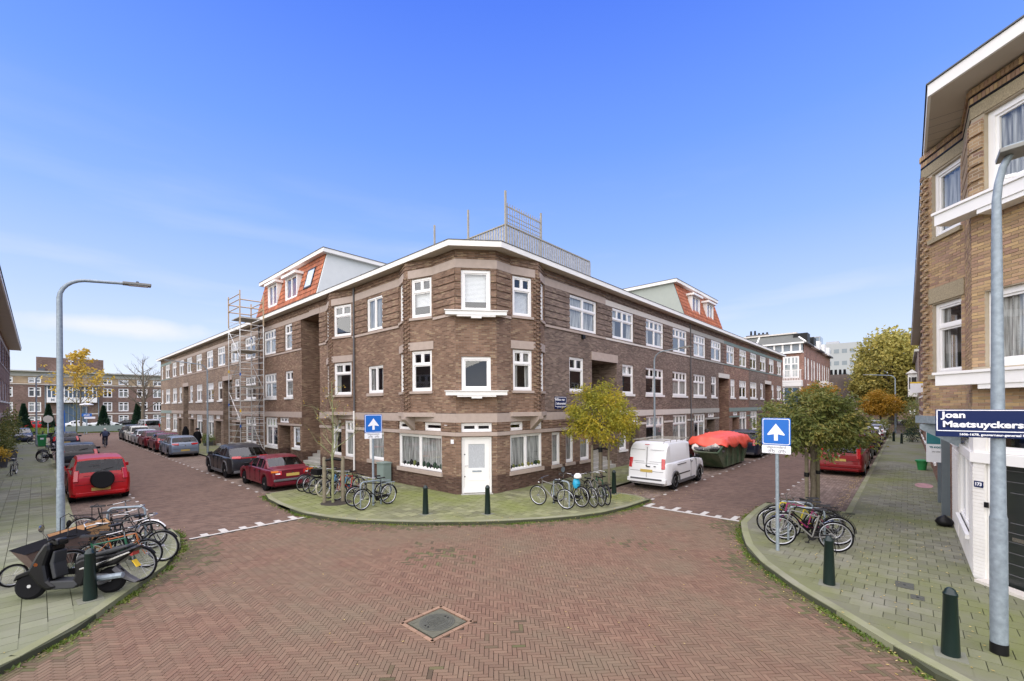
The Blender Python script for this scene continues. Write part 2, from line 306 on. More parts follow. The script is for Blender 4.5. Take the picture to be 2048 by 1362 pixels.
def textmesh(txt,size,bold=0,ext=.002,align='CENTER',sx=1):
    c=bpy.data.curves.new('lettering','FONT'); c.body=txt; c.size=size; c.extrude=ext; c.offset=bold; c.align_x=align; c.align_y='CENTER'; c.resolution_u=3
    o=bpy.data.objects.new('lettering',c); COL.objects.link(o); bpy.context.view_layer.update()
    me=bpy.data.meshes.new_from_object(o.evaluated_get(bpy.context.evaluated_depsgraph_get())); bpy.data.objects.remove(o); bpy.data.curves.remove(c)
    if sx!=1:
        for v in me.vertices: v.co.x*=sx
    return me
def put_text(txt,size,mt,origin,right,up,parent=None,name='lettering',**k):
    me=textmesh(txt,size,**k); r=Vector(right).normalized(); u=Vector(up).normalized(); n=r.cross(u)
    T=Matrix((r,u,n)).transposed().to_4x4(); T.translation=Vector(origin)-(worg(parent) if parent else Vector((0,0,0)))
    me.materials.clear(); me.materials.append(mt); o=newobj(name,me,parent); o.matrix_local=T; WO[o.name]=Vector(origin); return o
# ---------------------------------------------------------------- ground, roads, pavements
def sheet(name,poly,z,mt,rot=0):
    b=MB(); vs=[(x,y,z) for x,y in poly]; c,s_=math.cos(rot),math.sin(rot)
    b.add(vs,[tuple(range(len(vs)))],[[(x*c-y*s_,x*s_+y*c) for x,y in poly]]); return b.build(name,mt,uv=True,kind='structure')
sheet('ground',[(-700,-700),(900,-700),(900,900),(-700,900)],-.06,M['grass'])
sheet('road',[(-40,-40),(120,-40),(120,90),(-40,90)],-.012,M['joint'])
sheet('street_left',[(.6,14.12),(8.3,14.12),(8.3,90),(.6,90)],.002,M['roadsheet'],R(45))
sheet('street_right',[(14.2,1.3),(14.2,9.3),(115,9.3),(115,1.3)],.002,M['roadsheet'],R(45))
sheet('cross_street_left',[(-60,74),(.59,74),(.59,86),(-60,86)],.001,M['roadsheet'],R(45))
sheet('cross_street_left',[(8.31,74),(60,74),(60,86),(8.31,86)],.001,M['roadsheet'],R(45))
sheet('cross_street_right',[(65.5,9.31),(71,9.31),(71,60),(65.5,60)],.001,M['roadsheet'],R(45))
sheet('parking_strip',[(.7,15.6),(2.5,15.6),(2.5,66),(.7,66)],.006,M['parkpiece'])
sheet('parking_strip',[(6.15,18.75),(8.1,18.75),(8.1,66),(6.15,66)],.006,M['parkpiece'])
sheet('parking_strip',[(15.3,7.05),(64,7.05),(64,9.15),(15.3,9.15)],.006,M['parkpiece'])
sheet('parking_strip',[(17.2,1.5),(60,1.5),(60,3.55),(17.2,3.55)],.006,M['parkpiece'])
C_OUT=[(8.1,66),(8.1,18.75),(6.05,18.72),(5.80,17.6),(5.72,16.4),(5.72,14.6),(5.98,13.4),(6.34,12.43),(7.0,11.4),(7.67,10.49),(8.77,9.31),(9.6,8.6),(10.44,7.99),(11.2,7.55),(11.99,7.2),(13.2,6.97),(14.9,6.9),(15.25,7.6),(15.25,9.15),(65.3,9.15)]
CORNER=C_OUT+[(65.3,12.6),(12.6,12.6),(11.6,13.6),(11.6,66)]
L_OUT=[(-6,7.4),(-3,7.7),(-1.5,8.15),(-.35,8.84),(.38,9.52),(1.16,10.78),(1.85,11.87),(2.37,13.24),(2.57,14.5),(2.52,15.4),(.75,15.5),(.75,72)]
LEFT=[(-6,72)]+L_OUT
R_OUT=[(6.6,-9),(6.7,-4),(6.95,-1.6),(7.62,-.25),(7.91,-.02),(8.66,.68),(9.42,1.47),(10.36,2.23),(11.2,2.75),(12.27,3.16),(13.76,3.58),(15.6,3.68),(17.1,3.62),(17.15,1.45),(66,1.45)]
RIGHT=R_OUT+[(66,-2.2),(14,-2.2),(14,-9)]
def inside(p,poly):
    x,y=p; c=False; n=len(poly)
    for i in range(n):
        x1,y1=poly[i]; x2,y2=poly[i-1]
        if (y1>y)!=(y2>y) and x<(x2-x1)*(y-y1)/(y2-y1)+x1: c=not c
    return c
def edgedist(p,path):
    best=9e9
    for i in range(len(path)-1):
        a=Vector(path[i]); b=Vector(path[i+1]); q=Vector(p); d=b-a; t=max(0,min(1,(q-a).dot(d)/d.length_squared)); best=min(best,(q-a-d*t).length)
    return best
def cdep(x,y): return x*FWD.x+y*FWD.y
def inview(x,y,mg=1.3):
    d=cdep(x,y); r=x*RGT.x+y*RGT.y
    return d>4.0 and abs(r)<d*1.19+mg
def kerbs(path,parent,step=1.0,w=.16,z=.108,side=1,maxd=26):
    # walk the outline, one kerbstone per metre
    pts=[Vector(p) for p in path]; run=[]; 
    for i in range(len(pts)-1):
        d=(pts[i+1]-pts[i]); n=max(1,round(d.length/.25))
        run+=[pts[i]+d*k/n for k in range(n)]
    run.append(pts[-1]); i=0; k=0; far=MB()
    while i<len(run)-1:
        j=i; l=0
        while j<len(run)-1 and l<step and (j==i or (run[j+1]-run[j]).normalized().dot((run[i+1]-run[i]).normalized())>.9): l+=(run[j+1]-run[j]).length; j+=1
        a,b=run[i],run[j]; d=(b-a); 
        if d.length<.05: i=j; continue
        u=d.normalized(); nrm=Vector((-u.y,u.x))*side; g=.006
        a2=a+u*g; b2=b-u*g; P=[a2,b2,b2+nrm*w,a2+nrm*w]
        if side<0: P=P[::-1]
        mid=(a+b)/2; tgt=MB() if (inview(mid.x,mid.y) and cdep(mid.x,mid.y)<maxd) else far
        tgt.prism([(p.x,p.y) for p in P],-.01,z)
        if tgt is not far: tgt.build('kerbstone',M['kerb'],parent)
        i=j
    if far.v: far.build('kerbstone_run',M['kerb'],parent,kind='stuff')
def tiles(poly,outline,parent,mt,x0,x1,y0,y1,maxd,off=.19,pitch=.3,along='Y'):
    cand=[]
    nx=int((x1-x0)/pitch); ny=int((y1-y0)/pitch)
    for i in range(nx):
        for j in range(-1,ny+1):
            if along=='Y': x=x0+i*pitch; y=y0+(j+(.5 if i%2 else 0))*pitch
            else: y=y0+j*pitch; x=x0+(i+(.5 if j%2 else 0))*pitch
            cx_,cy_=x+pitch/2,y+pitch/2
            if cdep(cx_,cy_)>maxd or not inview(cx_,cy_): continue
            if not all(inside(q,poly) for q in((x,y),(x+pitch,y),(x,y+pitch),(x+pitch,y+pitch))): continue
            if edgedist((cx_,cy_),outline)<off+pitch*.42: continue
            cand.append((cdep(cx_,cy_),cx_,cy_))
    cand.sort(); h=pitch/2-(.008 if parent.name=='pavement_corner' else .0055)
    me=None; po=worg(parent)
    far=MB()
    for k,(d,x,y) in enumerate(cand):
        dz=random.uniform(-.0025,.0025); tx=random.uniform(-.004,.004)
        if k<300:
            if me is None:
                b=MB(); b.box((0,0,-.02),(2*h,2*h,.04)); ob=b.build('paving_tile',mt,parent,world=False); me=ob.data
            else: ob=newobj('paving_tile',me,parent)
            ob.location=Vector((x,y,.106+dz))-po; ob.rotation_euler=(tx,random.uniform(-.004,.004),0)
        else:
            z=.106+dz; far.add([(x-h,y-h,z+tx),(x+h,y-h,z),(x+h,y+h,z-tx),(x-h,y+h,z),(x-h,y-h,z-.04),(x+h,y-h,z-.04),(x+h,y+h,z-.04),(x-h,y+h,z-.04)],[(0,1,2,3),(0,4,5,1),(1,5,6,2),(2,6,7,3),(3,7,4,0)])
    if far.v: far.build('paving_tiles',mt,parent,kind='stuff')
def pavement(name,poly,outline,mt,ext,maxd,side,along='Y'):
    b=MB(); b.prism(poly,-.05,.094); o=b.build(name,M['tilebase'],kind='structure')
    P=[Vector(p) for p in outline]; n=len(P); b=MB(); vs=[]
    for i in range(n):
        d=(P[min(i+1,n-1)]-P[max(i-1,0)]).normalized(); nn=Vector((-d.y,d.x))*side; vs+=[(P[i]+nn*.10).to_tuple()+(.1025,),(P[i]+nn*.56).to_tuple()+(.1025,)]
    b.add(vs,[(2*i,2*i+2,2*i+3,2*i+1) for i in range(n-1)]); b.build('border_paving',mt,o)
    kerbs(outline,o,side=side); tiles(poly,outline,o,mt,*ext,maxd,along=along)
    # far stretch of the same paving, one sheet
    return o
PC=pavement('pavement_corner',CORNER,C_OUT,M['tileC'],(5.7,24,7,30),27,1)
PL=pavement('pavement_left',LEFT,L_OUT,M['tileL'],(-5.9,2.6,7.5,40),30,1)
PR=pavement('pavement_right',RIGHT,R_OUT,M['tileR'],(6.6,34,-6,3.7),30,-1)
def farpave(poly,mt,parent):
    b=MB(); b.add([(x,y,.1055) for x,y in poly],[tuple(range(len(poly)))]); b.build('far_paving',mt,parent,kind='stuff')
farpave([(-5.9,32),(.55,32),(.55,72),(-5.9,72)],M['tileL'],PL)
farpave([(8.3,29.5),(11,29.5),(11,66),(8.3,66)],M['tileC'],PC); farpave([(23.6,9.35),(65,9.35),(65,12),(23.6,12)],M['tileC'],PC)
farpave([(32,-1.2),(66,-1.2),(66,1.25),(32,1.25)],M['tileR'],PR)
# herringbone clinkers of the junction, laid at 45 degrees
w=.0665; rot=Matrix.Rotation(R(45),2); polyJ=[(-8,-6),(8,-12),(14.15,-8),(14.15,6.8),(13.2,6.95),(5.8,13.9),(5.8,14.06),(2.7,14.06),(-8,7)]
MANC=(4.34,5.63); MANH=.36
cand=[]
for i in range(-260,330):
    for j in range(-330,330):
        mm_=(i-j)%6
        if mm_==0: cxy=((i+1.5)*w,(j+.5)*w); o_=0
        elif mm_==5: cxy=((i+.5)*w,(j+1.5)*w); o_=1
        else: continue
        q=rot@Vector(cxy); x,y=q.x,q.y
        if not(-6<x<14.1 and -7<y<14.05): continue
        d=cdep(x,y)
        if not inview(x,y,.8) or d<4.2: continue
        if x>14.08 or y>14.0: continue
        if inside((x,y),CORNER) or inside((x,y),LEFT) or inside((x,y),RIGHT): continue
        if abs(x-MANC[0])<MANH+.07 and abs(y-MANC[1])<MANH+.07: continue
        cand.append((d,x,y,o_))
cand.sort(); ROAD=[o for o in COL.objects if o.name=='road'][0]; po=worg(ROAD); far=MB(); me=None
S=len(cand)
near=[c for c in cand if c[0]>5.2][:300]; nset=set((c[1],c[2]) for c in near)
moss=MB()
def mossp(x,y):
    e=min(edgedist((x,y),C_OUT),edgedist((x,y),L_OUT),edgedist((x,y),R_OUT)); n=noise.noise(Vector((x*.55,y*.55,7)))
    return max(0,min(1,(.75-e)/.7+n*.9)) if e<1.6 else max(0,n*.9-.30)
hl,hw=w*1.5-.0040,w*.5-.0040
def hump(x,y): return .01+.004*noise.noise(Vector((x*.8,y*.8,0)))
for d,x,y,o_ in cand:
    a=R(45)+(PI/2 if o_ else 0)+random.uniform(-.012,.012); z=hump(x,y)+random.uniform(-.0016,.0016)
    if (x,y) in nset:
        if me is None:
            b=MB(); b.box((0,0,-.02),(2*hl,2*hw,.04)); ob=b.build('brick',M['roadpiece'],ROAD,world=False); me=ob.data
        else: ob=newobj('brick',me,ROAD)
        ob.location=Vector((x,y,z))-po; ob.rotation_euler=(0,0,a)
    else:
        tgt=moss if random.random()<mossp(x,y) else far
        c,s_=math.cos(a),math.sin(a); Q=[(x+c*p*hl-s_*q*hw,y+s_*p*hl+c*q*hw) for p,q in((-1,-1),(1,-1),(1,1),(-1,1))]
        t=random.uniform(-.0015,.0015)
        tgt.add([(Q[0][0],Q[0][1],z+t),(Q[1][0],Q[1][1],z+t),(Q[2][0],Q[2][1],z-t),(Q[3][0],Q[3][1],z-t)]+[(p[0],p[1],z-.022) for p in Q],[(0,1,2,3),(0,4,5,1),(1,5,6,2),(2,6,7,3),(3,7,4,0)])
far.build('clinkers',M['roadpiece'],ROAD,kind='stuff'); moss.build('mossy_clinkers',M['roadmoss'],ROAD,kind='stuff')
print('clinkers',S)
# markings: give-way lines with long and short teeth, parking dots
b=MB(); b.bx((2.72,14.10,.004),(5.78,14.20,.010))
for k in range(6):
    x=3.0+k*.47; b.bx((x,14.19,.004),(x+.17,14.19+(.42 if k%2 else .24),.010))
b.build('road_marking',M['marking'],kind='structure')
b=MB(); b.bx((14.12,3.72,.004),(14.24,6.78,.010))
for k in range(7):
    y=3.85+k*.455; b.bx((14.23,y,.004),(14.23+(.50 if k%2==0 else .26),y+.16,.010))
b.build('road_marking',M['marking'],kind='structure')
def dots(pts):
    b=MB()
    for x,y,dx,dy in pts: b.bx((x-dx,y-dy,.004),(x+dx,y+dy,.013))
    b.build('parking_marking',M['marking'],kind='structure')
dots([(2.5,16.3+k*1.0,.045,.1) for k in range(48)]); dots([(6.1,19.9+k*1.1,.045,.1) for k in range(42)])
dots([(15.4+k*1.12,7.0,.1,.045) for k in range(42)]); dots([(16.2+k*1.12,3.6,.1,.045) for k in range(34)])
b=MB()
b.lathe([(0,.1095),(1,.1098)],28,(0,0,0),cap=False); b.v=[(24.7+x*.7,-.5+y*.28,z) for x,y,z in b.v]
b.build('chalk_drawing',mat('chalk_pink_blue',(.30,.22,.30),.9,col2=(.42,.22,.20),var=.3,vscale=2.5),kind='structure')
# manhole: concrete block with round iron lid, brick surround
t=thing('manhole_cover','square concrete and iron manhole cover set in the junction paving','manhole cover',(MANC[0],MANC[1],0))
x,y=MANC; H=MANH-.03
b=MB(); b.bx((x-H,y-H,-.01),(x+H,y+H,.014)); b.build('concrete_block',M['mancon'],t)
b=MB(); b.lathe([(.285,.010),(.285,.0185),(.27,.0205)],40,(x,y,0)); b.build('lid_rim',M['iron'],t)
b=MB()
for rr in (.25,.21,.17): b.lathe([(rr,.020),(rr,.0245),(rr-.016,.0245),(rr-.016,.020)],36,(x,y,0),cap=False)
for i in range(-4,5):
    for j in range(-3,4): b.box((x+i*.032,y+j*.032,.0225),(.02,.02,.005))
b.build('lid_relief',M['iron'],t)
for s1 in (-1,1):
    for s2 in (-1,1): b=MB(); b.lathe([(.016,.0205),(.016,.0262)],10,(x+s1*.2,y+s2*.035,0)); b.build('lifting_hole',M['black'],t)
    b=MB(); b.bx((x+s1*.25-.04,y-s1*.27-.03,.013),(x+s1*.25+.04,y-s1*.27+.03,.019)); b.build('corner_badge',M['mancon'],t)
for k in range(4):
    for q in range(4):
        b=MB(); u=-.31+q*.207; o_=MANH+.035
        c=[(x+u,y-o_),(x+u,y+o_),(x-o_,y+u),(x+o_,y+u)][k]; b.box((c[0],c[1],.0),(.2,.062,.03) if k<2 else (.062,.2,.03)); b.build('brick',M['mantan'],t)
# small metal covers and a drain in the right pavement
for (x,y,sx_,sy_) in ((10.9,.05,.17,.13),(10.35,-.12,.11,.09)):
    t=thing('utility_cover','%s utility cover let into the right hand pavement'%('larger mossy' if sx_>.12 else 'small grey'),'utility cover',(x,y,.1))
    b=MB(); b.bx((x-sx_,y-sy_,.09),(x+sx_,y+sy_,.116)); b.build('lid',M['iron'],t)
    b=MB(); b.lathe([(.02,.114),(.02,.119)],8,(x,y,0)); b.build('bolt',M['black'],t)
# ---------------------------------------------------------------- facades
class Fr:
    def __init__(s,P,d,o): s.P=Vector((P[0],P[1],0)); s.d=Vector((d[0],d[1],0)).normalized(); s.o=Vector((o[0],o[1],0)).normalized()
    def __call__(s,u,o,z): return s.P+s.d*u+s.o*o+Vector((0,0,z))
def fbox(b,fr,u,o,z):
    vs=[fr(a,c,e) for a in u for c in o for e in z]
    fs=[(0,1,3,2),(4,6,7,5),(0,4,5,1),(2,3,7,6),(0,2,6,4),(1,5,7,3)]
    if fr.d.cross(fr.o).z*(u[1]-u[0])*(o[1]-o[0])*(z[1]-z[0])<0: fs=[f[::-1] for f in fs]
    return b.add(vs,fs,[[( (vs[k]-fr.P).dot(fr.d)+(vs[k]-fr.P).dot(fr.o),vs[k].z) for k in f] for f in fs])
def wall(fr,u0,u1,z0,z1,ops,mt,parent,name='wall',rev=.13,thick=None):
    us=sorted(set([u0,u1]+[max(u0,min(u1,a)) for o in ops for a in o[:2]])); zs=sorted(set([z0,z1]+[max(z0,min(z1,a)) for o in ops for a in o[2:4]]))
    b=MB(); flip=fr.d.cross(fr.o).z>0
    def q(c,uvs):
        b.add(c[::-1] if flip else c,[(0,1,2,3)],[uvs[::-1] if flip else uvs])
    for i in range(len(us)-1):
        for j in range(len(zs)-1):
            a,c,e,g=us[i],us[i+1],zs[j],zs[j+1]; mu,mz=(a+c)/2,(e+g)/2
            if any(o[0]<mu<o[1] and o[2]<mz<o[3] for o in ops): continue
            q([fr(a,0,e),fr(a,0,g),fr(c,0,g),fr(c,0,e)],[(a,e),(a,g),(c,g),(c,e)])
    for o in ops:
        a,c,e,g=o[:4]; r=o[4] if len(o)>4 else rev
        if r>.9: continue
        if a>u0-.001+.0 : q([fr(a,0,e),fr(a,-r,e),fr(a,-r,g),fr(a,0,g)],[(a,e),(a+r,e),(a+r,g),(a,g)])
        if c<u1+.001: q([fr(c,0,e),fr(c,0,g),fr(c,-r,g),fr(c,-r,e)],[(c,e),(c,g),(c+r,g),(c+r,e)])
        q([fr(a,0,g),fr(a,-r,g),fr(c,-r,g),fr(c,0,g)],[(a,g),(a,g+r),(c,g+r),(c,g)])
        q([fr(a,0,e),fr(c,0,e),fr(c,-r,e),fr(a,-r,e)],[(a,e),(c,e),(c,e-r),(a,e-r)])
    return b.build(name,mt,parent,uv=True)
def curtain(fr,u0,u1,z0,z1,o,parent,mt=None,name='curtain',amp=.035,pitch=.15):
    n=max(2,int((u1-u0)/pitch*4)); vs=[];fs=[]
    for i in range(n+1):
        u=u0+(u1-u0)*i/n; a=o+amp*math.sin(i*PI/2)+random.uniform(-.004,.004); vs+=[fr(u,a,z0),fr(u,a*1.0,z1)]
    fs=[(2*i,2*i+2,2*i+3,2*i+1) for i in range(n)]
    b=MB(); b.add(vs,fs); return b.build(name,mt or M['curtain'],parent)
def window(fr,u0,u1,z0,z1,parent,cols=1,top=.3,tl=2,sill=None,cur=None,lint=None,inset=.05,fw=.085,name='window',fm=None,gm=None,sillh=.1,pane=True):
    fm=fm or M['frame']; o0,o1=-inset-.09,-inset; b=MB(); g=.004; a,c,e,f=u0+g,u1-g,z0+g,z1-g
    fbox(b,fr,(a,a+fw),(o0,o1),(e,f)); fbox(b,fr,(c-fw,c),(o0,o1),(e,f)); fbox(b,fr,(a+fw,c-fw),(o0,o1),(f-fw,f)); fbox(b,fr,(a+fw,c-fw),(o0,o1),(e,e+fw*1.15))
    W_=(c-a-2*fw); cw=(W_-(cols-1)*fw)/cols; zt=f-fw-(f-e)*top if top else f-fw; panes=[]
    for k in range(cols):
        x0=a+fw+k*(cw+fw); x1=x0+cw
        if k<cols-1: fbox(b,fr,(x1,x1+fw),(o0,o1-.004),(e+fw*1.15,f-fw))
        sf=.045  # sash
        def sash(p0,p1,q0,q1,dep=.03):
            fbox(b,fr,(p0,p0+sf),(o0+.01,o1-dep),(q0,q1)); fbox(b,fr,(p1-sf,p1),(o0+.01,o1-dep),(q0,q1)); fbox(b,fr,(p0+sf,p1-sf),(o0+.01,o1-dep),(q1-sf,q1)); fbox(b,fr,(p0+sf,p1-sf),(o0+.01,o1-dep),(q0,q0+sf)); panes.append((p0+sf,p1-sf,q0+sf,q1-sf))
        if top:
            fbox(b,fr,(x0,x1),(o0,o1-.002),(zt-.035,zt+.035))
            n=max(1,tl); tw=(cw-(n-1)*.05)/n
            for j in range(n):
                t0=x0+j*(tw+.05); 
                if j<n-1: fbox(b,fr,(t0+tw,t0+tw+.05),(o0,o1-.01),(zt+.035,f-fw))
                sash(t0,t0+tw,zt+.035,f-fw,.02)
            sash(x0,x1,e+fw*1.15,zt-.035)
        else: sash(x0,x1,e+fw*1.15,f-fw)
    w_=b.build(name,fm,parent)
    if pane:
        for p in panes:
            pb=MB(); vs=[fr(p[0],o1-.055,p[2]),fr(p[1],o1-.055,p[2]),fr(p[1],o1-.055,p[3]),fr(p[0],o1-.055,p[3])]; pb.add(vs if fr.d.cross(fr.o).z<0 else vs[::-1],[(0,1,2,3)]); pb.build('pane',gm or M['glass'],w_)
    if sill:
        sb=MB(); fbox(sb,fr,(u0-.06,u1+.06),(-inset-.02,.07),(z0-sillh,z0)); sb.build('sill',sill,w_)
    if cur:
        kinds=cur.split('+')
        for k in kinds:
            if k=='net': curtain(fr,a+fw,c-fw,e+.1,f-.1,-inset-.13,w_)
            if k=='half': curtain(fr,a+fw,c-fw,e+.08,e+(zt-e)*.95,-inset-.13,w_)
            if k=='side':
                d=(c-a)*.2; curtain(fr,a+fw*.6,a+fw+d,e+.05,f-.1,-inset-.13,w_); curtain(fr,c-fw-d,c-fw*.6,e+.05,f-.1,-inset-.13,w_)
            if k=='blind':
                h=random.choice((.55,.75,1.0)); bb=MB(); zz=zt-.04 if top else f-.1; z=zz; 
                while z>zz-(zz-e)*h+.05: fbox(bb,fr,(a+fw,c-fw),(-inset-.19,-inset-.165),(z-.042,z-.006)); z-=.05
                bb.build('blind',M['blind'],w_)
            if k=='roll':
                h=random.choice((.3,.45,.6)); bb=MB(); fbox(bb,fr,(a+fw,c-fw),(-inset-.18,-inset-.17),(f-(f-e)*h,f-.08)); bb.build('blind',M['blind'],w_)
    if lint:
        lb=MB(); fbox(lb,fr,(u0-.12,u1+.12),(-.02,.025),(z1,z1+.3)); lb.build('lintel',lint,w_)
    return w_
def ledges(fr,u0,u1,z0,z1,ops,mt,parent,step=.31,gap=.055,pr=.035):
    # protruding groups of courses with a shadow joint between
    z=z0; n=round((z1-z0)/step); step=(z1-z0)/n
    for k in range(n):
        a,b_=z0+k*step+gap,z0+(k+1)*step; segs=[(u0,u1)]
        for o in ops:
            if o[3]>a and o[2]<b_:
                ns=[]
                for s in segs:
                    if o[1]<=s[0] or o[0]>=s[1]: ns.append(s)
                    else:
                        if o[0]-s[0]>.05: ns.append((s[0],o[0]))
                        if s[1]-o[1]>.05: ns.append((o[1],s[1]))
                segs=ns
        if not segs: continue
        for s in segs:
            b=MB(); fbox(b,fr,s,(-.01,pr),(a,b_)); b.build('brick_band',mt,parent,uv=True)
def band(fr,u0,u1,z0,z1,mt,parent,pr=.03,name='stone_band',ops=()):
    segs=[(u0,u1)]
    for o in ops:
        if o[3]>z0 and o[2]<z1:
            ns=[]
            for s in segs:
                if o[1]<=s[0] or o[0]>=s[1]: ns.append(s)
                else:
                    if o[0]-s[0]>.02: ns.append((s[0],o[0]))
                    if s[1]-o[1]>.02: ns.append((o[1],s[1]))
            segs=ns
    for s in segs: b=MB(); fbox(b,fr,s,(-.01,pr),(z0,z1)); b.build(name,mt,parent)
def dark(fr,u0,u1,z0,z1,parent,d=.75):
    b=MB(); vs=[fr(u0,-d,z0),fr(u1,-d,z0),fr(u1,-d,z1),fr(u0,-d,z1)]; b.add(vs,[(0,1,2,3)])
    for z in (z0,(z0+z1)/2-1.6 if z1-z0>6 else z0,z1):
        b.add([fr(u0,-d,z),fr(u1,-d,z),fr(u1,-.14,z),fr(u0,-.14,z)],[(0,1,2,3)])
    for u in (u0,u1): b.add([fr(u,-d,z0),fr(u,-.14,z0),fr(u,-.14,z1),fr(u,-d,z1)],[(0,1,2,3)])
    return b.build('dark_backing',M['inside'],parent)  # dark sheets behind the panes stand in for unlit rooms
def steps(fr,u0,u1,n,d0,parent,mt,zb=.1,rise=.18,run=.28):
    for k in range(n):
        b=MB(); fbox(b,fr,(u0,u1),(-d0-(n)*run,-d0-k*run),(zb+k*rise,zb+(k+1)*rise-.002)); b.build('step',mt,parent)
def recess(fr,u0,u1,z0,z1,d,mt,parent,back=True,sides=(1,1),st=6):
    b=MB()
    def q(c,uv): b.add(c,[(0,1,2,3)],[uv])
    if sides[0]: q([fr(u0,0,z0),fr(u0,-d,z0),fr(u0,-d,z1),fr(u0,0,z1)],[(0,z0),(d,z0),(d,z1),(0,z1)])
    if sides[1]: q([fr(u1,0,z0),fr(u1,0,z1),fr(u1,-d,z1),fr(u1,-d,z0)],[(0,z0),(0,z1),(d,z1),(d,z0)])
    if back: q([fr(u0,-d,z0),fr(u0,-d,z1),fr(u1,-d,z1),fr(u1,-d,z0)],[(u0,z0),(u0,z1),(u1,z1),(u1,z0)])
    q([fr(u0,0,z1-.01),fr(u0,-d,z1-.01),fr(u1,-d,z1-.01),fr(u1,0,z1-.01)],[(u0,0),(u0,d),(u1,d),(u1,0)])
    b.build('porch_wall',mt,parent,uv=True)
    if st: steps(fr,u0+.03,u1-.03,st,.05,parent,M['stonegrey'])
def door(fr,u0,u1,z0,z1,parent,o=-.09,mt=None,glass=True,cols=1,name='door'):
    mt=mt or M['white']; b=MB(); W_=u1-u0
    fbox(b,fr,(u0,u0+.09),(o-.06,o),(z0,z1)); fbox(b,fr,(u1-.09,u1),(o-.06,o),(z0,z1)); fbox(b,fr,(u0+.09,u1-.09),(o-.06,o),(z1-.08,z1))
    a,c=u0+.095,u1-.095; e=z0+.02; f=z1-.085; oo=(o-.055,o-.02)
    if glass:
        g0,g1,h0,h1=a+.17,c-.17,e+.95,f-.2
        fbox(b,fr,(a,g0),oo,(e,f)); fbox(b,fr,(g1,c),oo,(e,f)); fbox(b,fr,(g0,g1),oo,(e,h0)); fbox(b,fr,(g0,g1),oo,(h1,f))
    else: fbox(b,fr,(a,c),oo,(e,f))
    d=b.build(name,mt,parent)
    if glass:
        p=MB(); p.add([fr(g0,o-.04,h0),fr(g1,o-.04,h0),fr(g1,o-.04,h1),fr(g0,o-.04,h1)],[(0,1,2,3)]); p.build('pane',M['lace'],d)
    return d
def eaves(pts,parent,z=9.55,h=.2,inner=None,ov=.42):
    # pts: outer edge; inner: wall line; soffit between, fascia outside, roof deck on top
    b=MB(); n=len(pts)
    for i in range(n-1):
        a,c=pts[i],pts[i+1]; p,q=inner[i],inner[i+1]
        b.add([(a[0],a[1],z),(c[0],c[1],z),(q[0],q[1],z),(p[0],p[1],z)],[(0,1,2,3)])
    b.build('soffit',M['soffit'],parent)
    b=MB()
    for i in range(n-1):
        a,c=Vector(pts[i]),Vector(pts[i+1]); p,q=Vector(inner[i]),Vector(inner[i+1])
        ia=a+(p-a)*.08; ic=c+(q-c)*.08
        b.add([(a.x,a.y,z-.01),(c.x,c.y,z-.01),(c.x,c.y,z+h),(a.x,a.y,z+h),(ia.x,ia.y,z-.01),(ic.x,ic.y,z-.01),(ic.x,ic.y,z+h),(ia.x,ia.y,z+h)],[(0,1,2,3),(5,4,7,6),(0,4,5,1),(3,2,6,7)])
    b.build('fascia',M['fascia'],parent)
    b=MB()
    for i in range(n-1):
        a,c=Vector(pts[i]),Vector(pts[i+1]); p,q=Vector(inner[i]),Vector(inner[i+1]); e1=(a-p)*.04; e2=(c-q)*.04
        b.add([tuple((a+e1))+(z+h+.002,),tuple((c+e2))+(z+h+.002,),tuple((c+e2))+(z+h+.03,),tuple((a+e1))+(z+h+.03,),(q.x,q.y,z+h+.03),(p.x,p.y,z+h+.03)],[(0,1,2,3),(3,2,4,5)])
    b.build('roof_edge_trim',M['roofing'],parent)
def roofdeck(poly,z,parent): 
    b=MB(); b.add([(x,y,z) for x,y in poly],[tuple(range(len(poly)))]); b.build('roof',M['roofing'],parent)
ZB0,ZB1=2.87,3.22
